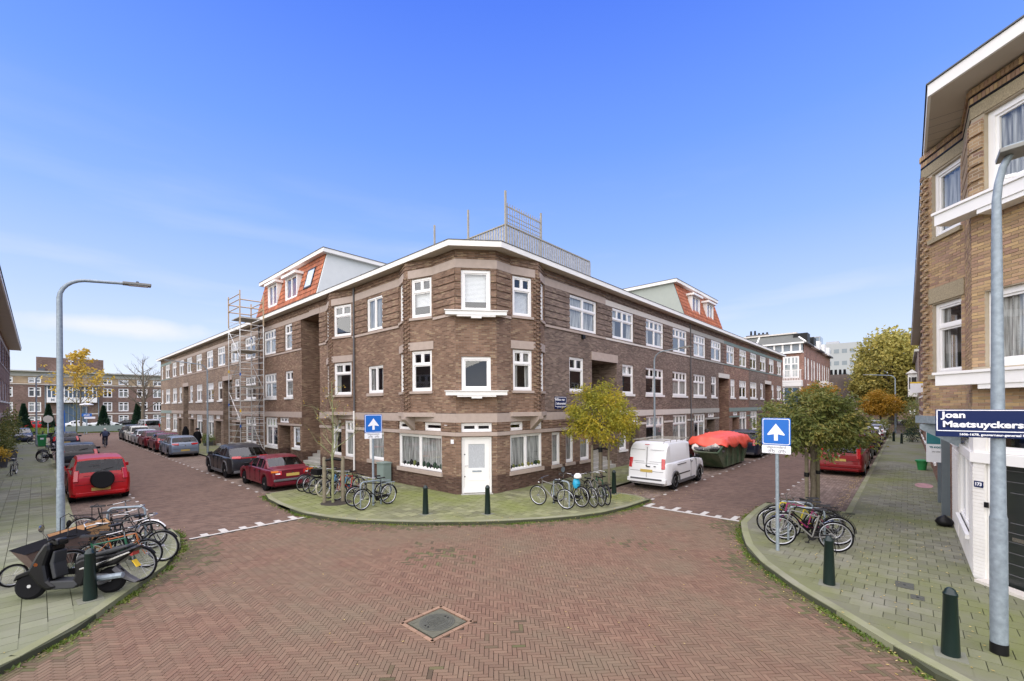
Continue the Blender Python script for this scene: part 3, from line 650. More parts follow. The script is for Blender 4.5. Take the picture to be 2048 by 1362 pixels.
# --- an oriel: angled face with windows from crease C, apex, return to the wall
def oriel(house,C,d,o,aa,pp,qq,ba,ledm,st='stone',flip=False,sty=((7.17,8.80),(4.13,5.80)),curs=('blind','none'),tlx=2,glassreturn=True):
    d=Vector((d[0],d[1])); o=Vector((o[0],o[1])); C=Vector(C); A=C+d*aa+o*pp; Q=C+d*qq
    t=(A-C).length; t2=(Q-A).length; n1=(o*aa-d*pp).normalized(); n2=(o*(qq-aa)+d*pp).normalized()
    f1=Fr(C,(A-C),n1); f2=Fr(A,(Q-A),n2); S=M[st]
    w0,w1=.10,t-.33
    ops=[(w0,w1,s[0],s[1]) for s in sty]
    wall(f1,0,t,3.22,9.55,ops,ba,house); wall(f2,0,t2,3.22,9.55,[(.33,t2-.1,s[0],s[1]) for s in sty],ba,house)
    for i,s in enumerate(sty):
        window(f1,w0,w1,s[0],s[1],house,cols=1,top=.28,tl=tlx if not(i==0 and tlx==1) else 1,sill=S,cur=curs[i])
        window(f2,.33,t2-.1,s[0],s[1],house,cols=1,top=.28,tl=1,sill=S,cur=curs[i],pane=glassreturn)
        for f_,a_,b_ in ((f1,.0,t-.18),(f2,.18,t2)):
            lb=MB(); fbox(lb,f_,(a_,b_),(-.01,.03),(s[1]+.03,s[1]+.36)); lb.build('lintel',S,house)
    # toothed corner pier of projecting headers
    for s in (1,):
        b=MB(); z=3.3; k=0; bis=(o).normalized()
        while z<8.9:
            for f_,u_ in ((f1,t-.02),(f2,.02)):
                sg=-1 if f_ is f1 else 1
                uu=u_+sg*(.05 if k%2 else .19); fbox(b,f_,(uu-.055,uu+.055),(-.01,.055),(z,z+.06))
            z+=.085; k+=1
        b.build('toothed_pier',ba,house,uv=True)
    # brackets below: slab and corbel
    b=MB(); z0=3.08; ex=.10
    P=[C-d*.1+o*.0,C+o*ex-d*.02,A+o*ex*1.3,Q+o*ex+d*.02,Q+d*.1]; 
    poly=[(p.x,p.y) for p in P]
    ar=sum(poly[i-1][0]*poly[i][1]-poly[i][0]*poly[i-1][1] for i in range(len(poly)))
    if ar<0: poly=poly[::-1]
    b.prism(poly,z0,z0+.17); b.build('oriel_slab',S,house)
    wdt=.28; pr=[(0,.02,z0),(0,pp+.12,z0),(0,pp+.12,z0-.12),(0,pp+.04,z0-.20),(0,.02,2.50)]
    b=MB(); f3=Fr(A-o*pp,d,o)
    vs=[f3(sgn*wdt/2,y,z) for sgn in(-1,1) for _,y,z in pr]; n=len(pr)
    b.add(vs,[tuple(range(n)),tuple(range(2*n-1,n-1,-1))]+[(i,(i+1)%n,n+(i+1)%n,n+i) for i in range(n)]); b.build('corbel',S,house)
    for f_,tt in ((f1,t),(f2,t2)):
        for z in (8.97+.23,9.35): 
            b=MB(); fbox(b,f_,(0,tt),(-.01,.03),(z+.02,z+.06)); b.build('brick_string',ledm,house,uv=True)
    return A,Q
# ================================================================ corner building
X0,Y0=10.85,11.8
CB=thing('corner_building','three storey brown brick corner building with white door on its chamfer and railed roof terrace','building',(12.5,14,.1))
fL=Fr((X0,0),(0,1),(-1,0)); fR=Fr((0,Y0),(1,0),(0,-1))
A=Vector((X0,12.82)); B=Vector((12.06,Y0)); CH=(B-A).length; cd_=(B-A).normalized(); fC=Fr(A,cd_,(-(-cd_.y)*-1,cd_.x*-1) if False else (cd_.y,-cd_.x))
br=M['brick']; st=M['stone']
# left street ground floor
gops=[(13.70,16.75,.86,2.33),(13.72,14.85,2.50,2.85),(15.55,16.75,2.50,2.85),(17.98,19.36,.97,2.33),(20.80,21.78,.92,2.80),(22.15,23.25,.92,2.80)]
wall(fL,12.82,24.7,.08,3.24,gops,br,CB)
w1=window(fL,*gops[0],CB,cols=2,top=0,sill=st,sillh=.16,fw=.07,cur='net'); window(fL,*gops[1],CB,cols=1,top=0,fw=.06); window(fL,*gops[2],CB,cols=1,top=0,fw=.06)
window(fL,*gops[3],CB,top=0,sill=st,sillh=.16,cur='net'); window(fL,*gops[4],CB,top=.25,tl=2,sill=st,cur='net'); window(fL,*gops[5],CB,top=.25,tl=2,sill=st,cur='side')
for win_,u_a,u_b,fr_ in ((w1,13.85,16.6,fL),):
    u=u_a
    while u<u_b:
        if abs(u-15.22)>.12:
            b=MB(); r_=random.uniform(.05,.085); h_=random.uniform(.07,.2); b.lathe([(r_*.6,0),(r_,.06),(r_*.9,.09),(r_*1.1,h_),(r_*.4,h_+.07),(0,h_+.08)],8,fr_(u,-.115,.95)); b.build('potted_plant',M[random.choice(['leafdark','leafg','black','orange' if 14.3<u<14.6 else 'leafdark'])],win_,smooth=50)
        u+=random.uniform(.16,.3)
# chamfer ground floor with the door
dops=[(.20,CH-.20,.10,2.32,.2),(.20,CH-.20,2.50,2.85)]
wall(fC,0,CH,.08,3.24,dops,br,CB)
window(fC,.20,CH-.20,2.50,2.85,CB,cols=2,top=0,fw=.06)
dd=door(fC,.21,CH-.21,.12,2.31,CB)
b=MB(); fbox(b,fC,(.62,.98),(-.115,-.10),(.94,1.0)); b.build('letter_box',M['galv'],dd)
b=MB(); fbox(b,fC,(.46,1.13),(-.115,-.1),(.62,.64)); fbox(b,fC,(.46,1.13),(-.115,-.1),(.36,.38)); fbox(b,fC,(.30,1.28),(-.12,-.09),(.14,.30)); b.build('door_moulding',M['white'],dd)
b=MB(); b.tube([fC(.35,-.11,1.2),fC(.35,-.05,1.2),fC(.46,-.05,1.2)],.012); b.build('handle',M['chrome'],dd)
for z in (1.63,.77):
    b=MB(); b.lathe([(.025,0),(.025,.02)],10,fC(.34,-.10,z),'Y'); b.build('lock',M['black'],dd)
for (u,z,nm) in ((12.95,2.05,'doorbell_panel'),(13.35,2.68,'notice_plate')):
    b=MB(); fbox(b,fL,(u,u+.17 if nm[0]=='d' else u+.16),(0,.02),(z,z+.16 if nm[0]=='d' else z+.19)); b.build(nm,M['signwhite'],CB)
b=MB(); fbox(b,fC,(0.18,CH-.18),(-.05,.16),(.085,.125)); b.build('doorstep',M['stonegrey'],CB)
# right street ground floor
rops=[(12.82,14.88,.86,2.33),(12.82,13.62,2.50,2.85),(14.1,14.88,2.50,2.85),(15.58,16.22,.82,2.30),(16.66,17.30,.82,2.30),(17.85,18.70,.80,2.30),(18.96,20.3,.1,3.24,1.7)]
wall(fR,12.06,20.3,.08,3.24,rops[:6]+[rops[6]],br,CB)
w2=window(fR,*rops[0],CB,cols=2,top=0,sill=st,sillh=.16,fw=.07,cur='net'); u=12.95
while u<14.75:
    if abs(u-13.85)>.12: b=MB(); r_=random.uniform(.05,.08); h_=random.uniform(.05,.16); b.lathe([(r_*.6,0),(r_,.06),(r_*.9,.09),(r_*1.1,h_),(r_*.4,h_+.06),(0,h_+.07)],8,fR(u,-.115,.95)); b.build('potted_plant',M[random.choice(['leafdark','leafg','black'])],w2,smooth=50)
    u+=random.uniform(.15,.25)
window(fR,*rops[1],CB,top=0,fw=.06); window(fR,*rops[2],CB,top=0,fw=.06)
for k in (3,4,5): window(fR,*rops[k],CB,top=0,sill=st,sillh=.13,cur='net')
# stone bands around the ground floor
for (f_,u0,u1,op) in ((fL,12.82,24.7,gops),(fC,0,CH,dops),(fR,12.06,20.3,rops)):
    band(f_,u0-.02,u1+.0,ZB0,ZB1,st,CB,pr=.04,ops=[(18.96,20.3,0,4)] if f_ is fR else ()); band(f_,u0-.02,u1,2.345,2.49,st,CB,pr=.05,ops=[o for o in op if o[3]>2.6 and o[2]<2.3]+([(18.96,20.3,0,4)] if f_ is fR else []))
    ledges(f_,u0,u1,2.49,2.87,[o for o in op],M['brick'],CB,step=.125,gap=.03,pr=.03)
# upper floors, chamfer
W3=(7.17,8.80); W2=(4.12,5.42)
cops=[(.22,CH-.22,7.15,8.78),(.22,CH-.22,4.10,5.42)]
wall(fC,0,CH,3.22,9.55,cops,br,CB)
window(fC,*cops[0],CB,top=0,cur='blind',fw=.11); window(fC,*cops[1],CB,top=0,fw=.11)
for z in (6.98,3.92):
    b=MB(); fbox(b,fC,(-.38,CH+.38),(.0,.30),(z,z+.15)); fbox(b,fC,(-.42,CH+.42),(.0,.34),(z+.15,z+.18)); fbox(b,fC,(.05,CH-.05),(.10,.285),(z-.06,z)); fbox(b,fC,(CH/2-.2,CH/2+.2),(.12,.282),(z-.12,z-.06)); b.build('flower_shelf',M['white'],CB)
ledges(fC,0,CH,7.12,8.83,[cops[0]],br,CB); band(fC,-.03,CH+.03,8.84,9.17,st,CB); band(fC,-.02,CH+.02,7.0,7.1,st,CB)
# left street upper floors
aL,qL=oriel(CB,(X0,14.18),(0,1),(-1,0),1.42,.40,2.45,br,br,curs=('blind','none'))
aL2,qL2=oriel(CB,(X0,20.87),(0,1),(-1,0),1.72,.40,2.95,br,br,curs=('none','side'),tlx=2)
uo=[(18.0,19.4,7.15,8.72),(18.0,19.36,4.15,5.46)]
wall(fL,12.82,14.18,3.22,9.55,[],br,CB); wall(fL,qL.y,20.87,3.22,9.55,uo,br,CB); wall(fL,qL2.y,24.7,3.22,9.55,[],br,CB)
window(fL,*uo[0],CB,cols=2,top=0,cur='net',fw=.07,inset=.02); window(fL,*uo[1],CB,cols=2,top=0,sill=st,cur='side',sillh=.14)
for (u0,u1,o_) in ((12.82,14.18,[]),(qL.y,20.87,[uo[0]]),(qL2.y,24.7,[])):
    ledges(fL,u0,u1,7.12,8.83,o_,br,CB); band(fL,u0,u1,8.84,9.17,st,CB); band(fL,u0,u1,7.0,7.1,st,CB,pr=.05)
    for z in (9.27,9.4): b=MB(); fbox(b,fL,(u0,u1),(-.01,.03),(z,z+.035)); b.build('brick_string',br,CB,uv=True)
# right street upper floors
aR,qR=oriel(CB,(12.88,Y0),(1,0),(0,-1),1.30,.40,2.2,M['brick'],br,curs=('blind','side'))
ro=[(17.0,19.45,7.17,8.81),(16.98,18.22,4.17,5.83),(18.96,20.3,3.22,5.82,1.7)]
brd=M['brickdark']
wall(fR,12.06,12.88,3.22,9.55,[],br,CB); wall(fR,qR.x,20.3,3.22,9.55,ro,brd,CB)
window(fR,*ro[0],CB,cols=2,top=.32,tl=1,cur='net',fw=.07); window(fR,*ro[1],CB,top=.3,tl=2,sill=st,cur='none')
for (u0,u1,o_) in ((12.06,12.88,[]),(qR.x,20.3,[ro[0]])):
    ledges(fR,u0,u1,7.12,8.83,o_,brd if u1>20 else br,CB); band(fR,u0,u1,8.84,9.17,st,CB); band(fR,u0,u1,7.0,7.1,st,CB,pr=.05)
    for z in (9.27,9.4): b=MB(); fbox(b,fR,(u0,u1),(-.01,.03),(z,z+.035)); b.build('brick_string',br,CB,uv=True)
for z in (9.27,9.4): b=MB(); fbox(b,fC,(0,CH),(-.01,.03),(z,z+.035)); b.build('brick_string',br,CB,uv=True)
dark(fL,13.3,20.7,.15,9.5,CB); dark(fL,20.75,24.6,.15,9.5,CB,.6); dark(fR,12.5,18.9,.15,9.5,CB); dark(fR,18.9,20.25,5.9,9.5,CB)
b=MB(); b.add([fC(-.1,-.95,.1),fC(CH+.1,-.95,.1),fC(CH+.1,-.95,9.5),fC(-.1,-.95,9.5)],[(0,1,2,3)]); b.build('dark_backing',M['inside'],CB)
# entrance porch on the right street: steps, door light
recess(fR,18.96,21.5,.1,5.82,1.7,brd,CB,st=5)
b=MB(); fbox(b,fR,(18.9,21.56),(-.2,.05),(5.82,6.24)); b.build('porch_lintel',st,CB)
window(Fr((0,Y0+1.62),(1,0),(0,-1)),19.1,21.3,3.5,5.4,CB,cols=3,top=0,fw=.04,fm=M['greyplastic'])
door(Fr((0,Y0+1.6),(1,0),(0,-1)),19.6,20.9,1.0,3.1,CB)
# eaves
ov=.46
fo=[(X0-ov,25.95),(X0-ov,12.62),(11.86,Y0-ov),(20.3,Y0-ov)]; fi=[(X0,25.95),(X0,12.82),(12.06,Y0),(20.3,Y0)]
# wider eaves where the oriels push out
fo=[(X0-ov,25.95),(X0-ov,12.66),(11.89,Y0-ov),(20.3,Y0-ov)]
fi=[(X0,25.95),(X0,12.82),(12.06,Y0),(20.3,Y0)]
eaves(fo,CB,inner=fi)
roofdeck([(X0,25.95),(X0,12.82),(12.06,Y0),(20.3,Y0),(20.3,21),(17,25.95)],9.74,CB)
# downpipes
for (f_,u) in ((fL,20.62),):
    b=MB(); b.tube([f_(u,.07,9.5),f_(u,.07,3.3)],.045,8); b.build('downpipe',M['greyplastic'],CB,smooth=40); b=MB(); b.tube([f_(u,.09,3.3),f_(u,.09,.3)],.045,8); b.build('downpipe',M['white'],CB,smooth=40)
b=MB(); fbox(b,fR,(18.0,18.2),(0,.12),(6.78,6.98)); b.build('wall_lamp',M['black'],CB)
b=MB(); b.lathe([(.13,0),(.13,.03),(.09,.03)],16,fR(16.4,.03,.55),'Y'); b.build('vent',M['galv'],CB)
# roof terrace screen
RT=thing('roof_terrace_screen','weathered white slatted screen with tall bare posts around the corner roof terrace','fence',(13.1,12.25,9.77))
zt=11.0
b=MB(); b.bx((13.06,12.2,zt),(19.5,12.3,zt+.05)); b.build('top_rail',M['oldwood'],RT); b=MB(); b.bx((13.06,12.31,zt),(13.14,14.6,zt+.05)); b.build('top_rail',M['oldwood'],RT)
sm=mat('whitewashed_slat',(.36,.35,.325),.85,var=.4,vscale=11)
for k in range(40):
    b=MB(); x=13.1+k*.163; b.bx((x,12.22,9.9),(x+.11,12.24,zt-.002)); b.build('slat',sm,RT)
for k in range(15):
    b=MB(); y=12.36+k*.155; b.bx((13.09,y,9.9),(13.11,y+.105,zt-.002)); b.build('slat',sm,RT)
for (x,y,z1) in ((13.1,12.25,12.42),(13.1,14.55,12.33),(15.45,12.25,12.25),(13.1,17.0,12.35)):
    b=MB(); b.bx((x-.035,y-.035,9.77),(x+.035,y+.035,z1)); b.build('post',M['oldwood'],RT)
for k in range(15):
    b=MB(); x=13.2+k*.15; b.bx((x,12.24,zt+.051),(x+.03,12.26,zt+.95-.0*k)); b.build('trellis_bar',M['oldwood'],RT)
for z in (11.15,11.32,11.49,11.78):
    b=MB(); b.bx((13.14,12.262,z),(15.41,12.28,z+(.06 if z>11.7 else .025))); b.build('trellis_bar',M['oldwood'],RT)
for z in (10.9,11.05): b=MB(); b.bx((13.1,14.62,z),(13.12,16.96,z+.03)); b.build('trellis_bar',M['oldwood'],RT)
# wall-mounted street name sign
S=thing('street_name_sign','small dark blue street name sign on the brick wall beside the yellow-green tree','sign',(16.4,Y0,3.7))
b=MB(); fbox(b,fR,(15.78,16.68),(.01,.035),(3.36,3.92)); b.build('plate',M['signnavy'],S)
b=MB()
for z in (3.48,3.90): fbox(b,fR,(15.80,16.66),(.035,.038),(z-.02,z))
for u in (15.80,16.645): fbox(b,fR,(u,u+.015),(.035,.038),(3.46,3.9))
b.build('border',M['signwhite'],S)
put_text('Willem van',.17,M['signwhite'],fR(16.15,.04,3.78),(1,0,0),(0,0,1),S,bold=.004); put_text('Outhoornstraat',.15,M['signwhite'],fR(16.23,.04,3.60),(1,0,0),(0,0,1),S,bold=.004,sx=.78); put_text('gouverneur-generaal Ned. Indië',.045,M['signwhite'],fR(16.23,.04,3.42),(1,0,0),(0,0,1),S)
# ================================================================ terraced houses
curs=['net','blind','side','none','half','roll','side','net']
def pick(): return random.choice(curs)
ZE=9.55
def terrace(label,f_,u0,u1,mt,ground,first,second,stone=st,porch=None,porchz=5.82,lintz=8.83,doors=(),extra=(),last=False,cat='house',pipe=None,group='terraced houses'):
    base=f_((u0+u1)/2,0,.1); h=thing('terraced_house',label,cat,tuple(base),group=group)
    ops=[]; 
    if porch: ops.append((max(u0,porch[0]),min(u1,porch[1]),.1,porchz,1.6))
    go=[(a,c,.85,2.82) for a,c in ground]; fo_=[(a,c,4.15,5.83) for a,c in first]; so=[(a,c,7.17,8.82) for a,c in second]
    do=[(a,c,.1,2.3,1.0) for a,c in doors]; dw=[(a+.2,c-.1,2.5,2.84) for a,c in doors]
    ops_all=ops+go+fo_+so+do+dw+list(extra)
    wall(f_,u0,u1,.08,9.55,ops_all,mt,h)
    for o in go: window(f_,*o[:4],h,cols=2 if o[1]-o[0]>1.4 else 1,top=.27,tl=2,sill=M['white'],cur=pick(),sillh=.13)
    for o in fo_: window(f_,*o[:4],h,cols=2 if o[1]-o[0]>1.4 else 1,top=.3,tl=2,sill=M['white'] ,cur=pick(),sillh=.13)
    for o in so: window(f_,*o[:4],h,cols=2 if o[1]-o[0]>1.4 else 1,top=.3,tl=2,cur=pick(),inset=.03)
    for o in dw: window(f_,*o[:4],h,cols=3,top=0,fw=.045)
    for a,c in doors:
        recess(f_,a,c,.1,2.3,1.0,mt,h,st=1); fd=Fr(f_(0,-.92,0)[:2],f_.d[:2],f_.o[:2]); door(fd,a+.1,c-.1,.28,2.28,h)
    po=[(porch[0],porch[1],0,porchz)] if porch else []
    band(f_,u0,u1,ZB0,ZB1,stone,h,pr=.035,ops=po)
    band(f_,u0,u1,2.345,2.47,stone,h,pr=.04,ops=po+go)
    ledges(f_,u0,u1,2.49,2.87,po+go+dw,mt,h,step=.125,gap=.03,pr=.025)
    ledges(f_,u0,u1,7.12,8.83,so+([o for o in po if porchz>7]),mt,h)
    band(f_,u0,u1,7.0,7.1,stone if lintz else mt,h,pr=.04,ops=po); band(f_,u0,u1,8.84,9.12,M['stonewhite'] if stone is M['stonewhite'] and 0 else stone,h,pr=.02)
    for z in (9.2,9.36): b=MB(); fbox(b,f_,(u0,u1),(-.01,.03),(z,z+.035)); b.build('brick_string',mt,h,uv=True)
    da=max(u0+.05,porch[1]+.05) if porch and porch[0]<=u0+1 else u0+.05; db=min(u1-.05,porch[0]-.05) if porch and porch[1]>=u1-1 else u1-.05
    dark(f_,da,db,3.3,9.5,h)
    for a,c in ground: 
        b=MB(); b.add([f_(a-.15,-.7,.2),f_(c+.15,-.7,.2),f_(c+.15,-.7,3),f_(a-.15,-.7,3)],[(0,1,2,3)]); b.build('dark_backing',M['inside'],h)
    o=[f_(u0,ov,0)[:2],f_(u1,ov,0)[:2]]; i=[f_(u0,0,0)[:2],f_(u1,0,0)[:2]]; eaves(o,h,inner=i,z=ZE)
    a=f_(u0,0,0);c=f_(u1,0,0);e=f_(u1,-9,0);g=f_(u0,-9,0); roofdeck([a[:2],c[:2],e[:2],g[:2]],9.741,h)
    if last:
        b=MB(); u=u1 if last>0 else u0; b.add([f_(u,0,0),f_(u,-10,0),f_(u,-10,9.74),f_(u,0,9.74)],[(0,1,2,3)],[[(0,0),(10,0),(10,9.7),(0,9.7)]]); b.build('end_wall',mt,h,uv=True)
    if pipe:
        b=MB(); b.tube([f_(pipe,.07,9.5),f_(pipe,.07,.3)],.04,6); b.build('downpipe',M['greyplastic'],h,smooth=40)
    return h
# left street block
hA=terrace('brown brick terraced house with orange tiled mansard left of the corner building',fL,25.95,34.6,M['brick'],[(31.2,33.4)],[(31.35,33.6),(28.55,29.8)],[(31.35,33.6),(28.6,29.8)],porch=(24.7,27.2),porchz=8.84,doors=[(29.0,30.9)],pipe=34.5,extra=[(27.5,28.6,.97,2.3)])
wo=(27.5,28.6,.97,2.3)
window(fL,*wo,hA,top=0,sill=M['white'],cur='blind')
recess(fL,24.7,27.2,.1,8.84,1.6,M['brick'],hA,st=6)
wall(fL,24.7,25.95,8.84,9.55,[],M['brick'],CB); band(fL,24.6,26.0,8.85,9.17,st,CB,pr=.045)
hB=terrace('grey-brown brick terraced house standing behind the scaffold tower',fL,34.6,42.4,M['bricktan'],[(35.4,37.8)],[(35.4,37.8),(39.3,40.5)],[(35.4,37.8),(39.3,41.5)],porch=(41.2,43.7),doors=[(38.7,40.3)])
hC=terrace('grey-brown brick terraced house behind the left pavement lamp post',fL,42.4,50.0,M['bricktan'],[(46.8,49.0)],[(44.0,45.4),(46.8,49.1)],[(43.0,45.4),(46.8,49.1)],porch=(41.2,43.7),doors=[(44.5,46.2)])
for h_,(a,c) in ((hB,(41.2,43.7)),): recess(fL,a,c,.1,5.82,1.6,M['bricktan'],h_,st=4); b=MB(); fbox(b,fL,(a-.06,c+.06),(-.2,.05),(5.82,6.2)); b.build('porch_lintel',st,h_)
hD=terrace('grey-brown brick terraced house fourth from the corner building on the left street',fL,50.0,57.7,M['bricktan'],[(50.8,53.1)],[(50.8,53.1),(54.6,55.9)],[(50.8,53.1),(54.8,57.2)],porch=(56.5,58.9),doors=[(54.2,55.8)])
hE=terrace('grey-brown brick terraced house second from the far end of the left street row',fL,57.7,65.0,M['bricktan'],[(62.2,64.6)],[(59.6,61.0),(62.2,64.6)],[(58.4,60.9),(62.2,64.6)],porch=(56.5,58.9),doors=[(59.9,61.4)])
recess(fL,56.5,58.9,.1,5.82,1.6,M['bricktan'],hD,st=4); b=MB(); fbox(b,fL,(56.44,58.96),(-.2,.05),(5.82,6.2)); b.build('porch_lintel',st,hD)
hF=terrace('grey-brown brick end house of the left street row with green painted stone band',fL,65.0,71.7,M['bricktan'],[(66.0,68.7)],[(66.0,68.7),(70.2,71.3)],[(66.0,68.7),(70.2,71.3)],stone=M['stonegreen'],last=1)
# right street block
r1=terrace('dark brown brick terraced house with pale stone band just right of the yellow-green tree',fR,20.3,32.45,M['brickdark'],[(25.1,27.75),(29.2,31.8)],[(22.15,23.5),(25.1,27.7),(29.2,31.8)],[(21.0,23.5),(25.1,27.7),(29.2,31.8)],stone=M['stonewhite'],porch=(18.96,21.5),doors=[(22.9,24.2)],pipe=32.4,extra=[(21.75,22.6,1.0,2.3)])
window(fR,21.75,22.6,1.0,2.3,r1,top=0,sill=M['white'],cur='net')
r2=terrace('brown brick terraced house with grey stone band behind the orange tarpaulin',fR,32.45,40.4,M['brickdark'],[(33.1,35.6)],[(33.1,35.7),(37.1,38.4)],[(33.1,35.7),(37.0,39.6)],stone=M['stonegrey'],porch=(39.0,41.8),doors=[(36.0,37.9)])
r3=terrace('reddish brick terraced house with grey-green band behind the dark wagon',fR,40.4,48.5,M['brickred'],[(45.1,47.6)],[(42.3,43.7),(45.1,47.6)],[(41.1,43.5),(45.1,47.6)],stone=M['stonegreen'],porch=(39.0,41.8),doors=[(42.8,44.6)])
recess(fR,39.0,41.8,.1,5.82,1.6,M['brickred'],r3,st=4); b=MB(); fbox(b,fR,(38.94,41.86),(-.2,.05),(5.82,6.2)); b.build('porch_lintel',M['stonewhite'],r3)
r4=terrace('brown brick terraced house with unpainted windows second from the far end on the right street',fR,48.5,56.5,M['brickdark'],[(49.0,51.6)],[(49.0,51.6),(53.1,54.4)],[(49.0,51.5),(53.0,55.6)],stone=M['stonegreen'],porch=(55.2,58.0))
r5=terrace('red-brown brick end house of the right street row',fR,56.5,64.4,M['brickred'],[(61.2,63.7)],[(58.4,59.6),(61.2,63.7)],[(57.1,59.6),(61.3,63.8)],stone=M['stonegreen'],porch=(55.2,58.0),last=1)
recess(fR,55.2,58.0,.1,5.82,1.6,M['brickred'],r4,st=4); b=MB(); fbox(b,fR,(55.14,58.06),(-.2,.05),(5.82,6.2)); b.build('porch_lintel',M['stonewhite'],r4)
# mansard roofs: sloped pantiles, side walls, dormers
def mansard(house,f_,u0,u1,zb,zt,inn,depth,side,dorms,skylight=None,gm=None,crown=.22):
    # slope from (o=.0,zb) to (o=-inn,zt)
    sl=Vector((0,-inn,zt-zb)); ln_=sl.length; rows=int(ln_/.30); cols=int((u1-u0)/.24)
    b=MB(); nrm=Vector((0,zt-zb,inn)).normalized()
    for r_ in range(rows):
        t0,t1=r_/rows,(r_+1)/rows
        for c_ in range(cols):
            ua=u0+(u1-u0)*c_/cols; ub=u0+(u1-u0)*(c_+1)/cols; um=(ua+ub)/2
            if any(d[0]-.05<um<d[1]+.05 and t1<d[2] and t0>d[4] for d in dorms): continue
            P=[]
            for (t,lift) in ((t0,.045),(t1+.15/rows,.012)):
                for (q,hh) in ((0,0),(.33,.035),(.66,.03),(1,0)):
                    P.append(f_(ua+(ub-ua)*q*1.02,-inn*t+nrm.y*(hh+lift),zb+(zt-zb)*t+nrm.z*(hh+lift)))
            P+= [f_(ua,-inn*t0,zb+(zt-zb)*t0),f_(ub,-inn*t0,zb+(zt-zb)*t0)]
            b.add(P,[(0,1,5,4),(1,2,6,5),(2,3,7,6),(8,9,3,0)])
    b.build('roof_tiles',M['roofred'],house,kind='stuff')
    b=MB(); b.add([f_(u0,-.02,zb),f_(u1,-.02,zb),f_(u1,-inn-.02,zt),f_(u0,-inn-.02,zt)],[(0,1,2,3)]); b.build('roof',M['roofred'],house)
    for u,s_ in ((u0,-1),(u1,1)):
        b=MB(); P=[f_(u,.03,zb-.1),f_(u,-depth,zb-.1),f_(u,-depth,zt),f_(u,-inn,zt)]; P2=[p+f_.d*s_*.12 for p in P]; n=4
        b.add(P+P2,[(0,1,2,3),(7,6,5,4)]+[(i,(i+1)%4,4+(i+1)%4,4+i) for i in range(4)]); b.build('side_wall',gm or M['render'],house)
    b=MB(); fbox(b,f_,(u0-.35,u1+.35),(-depth-.2,-inn+.35),(zt,zt+crown)); b.build('cornice',M['fascia'],house)
    b=MB(); fbox(b,f_,(u0-.37,u1+.37),(-depth-.2,-inn+.37),(zt+crown+.002,zt+crown+.04)); b.build('roof_edge_trim',M['roofing'],house)
    for k,(a,c,th,dz,tb) in enumerate(dorms):
        zb2=zb+(zt-zb)*tb; ztp=zb+(zt-zb)*th; o1=-inn*tb-.0
        d=MB(); 
        fbox(d,f_,(a,a+.09),(-inn-.1,o1),(zb2,ztp)); fbox(d,f_,(c-.09,c),(-inn-.1,o1),(zb2,ztp)); fbox(d,f_,(a+.09,c-.09),(o1-.2,o1),(zb2,zb2+.12))
        dm=d.build('dormer',M['white'],house)
        d=MB(); fbox(d,f_,(a-.18,c+.18),(-inn-.2,o1+.2),(ztp,ztp+.16)); d.build('dormer_roof',M['white'],dm)
        window(f_,a+.1,c-.1,zb2+.13,ztp-.01,dm,cols=2,top=0,inset=-o1+.02,name='dormer_window',fw=.06)
        d=MB(); fbox(d,f_,(a+.1,c-.1),(o1-.62,o1-.6),(zb2+.1,ztp)); d.build('curtain',M['curtain'],dm)
    if skylight:
        a,c,t0,t1=skylight; b=MB()
        P=[f_(u,-inn*t+nrm.y*.09,zb+(zt-zb)*t+nrm.z*.09) for u,t in ((a,t0),(c,t0),(c,t1),(a,t1))]; Q=[f_(u,-inn*t,zb+(zt-zb)*t) for u,t in ((a,t0),(c,t0),(c,t1),(a,t1))]
        b.add(P+Q,[(0,1,2,3),(0,4,5,1),(1,5,6,2),(2,6,7,3),(3,7,4,0)]); s_=b.build('skylight',M['black'],house)
        e=.12; b=MB(); P=[f_(u,-inn*t+nrm.y*.095,zb+(zt-zb)*t+nrm.z*.095) for u,t in ((a+e,t0+.04),(c-e,t0+.04),(c-e,t1-.04),(a+e,t1-.04))]; b.add(P,[(0,1,2,3)]); b.build('pane',M['glass'],s_)
        b=MB(); P=[f_(u,-inn*t+nrm.y*.092,zb+(zt-zb)*t+nrm.z*.092) for u,t in ((a+e,t0+.04),(c-e,t0+.04),(c-e,t1-.04),(a+e,t1-.04))]; b.add(P,[(0,1,2,3)]); b.build('shade',M['blind'],s_)
mansard(hA,fL,25.3,35.4,9.80,12.55,.70,5.2,-1,[(28.2,30.1,.76,0,.20),(31.6,33.3,.80,0,.22)],skylight=(26.2,27.3,.32,.78))
mansard(r2,Fr((0,Y0+.3),(1,0),(0,-1)),32.6,41.6,9.80,12.75,.95,6.5,1,[(34.6,36.3,.78,0,.30),(38.0,39.6,.78,0,.30)],gm=M['rendergrey'])
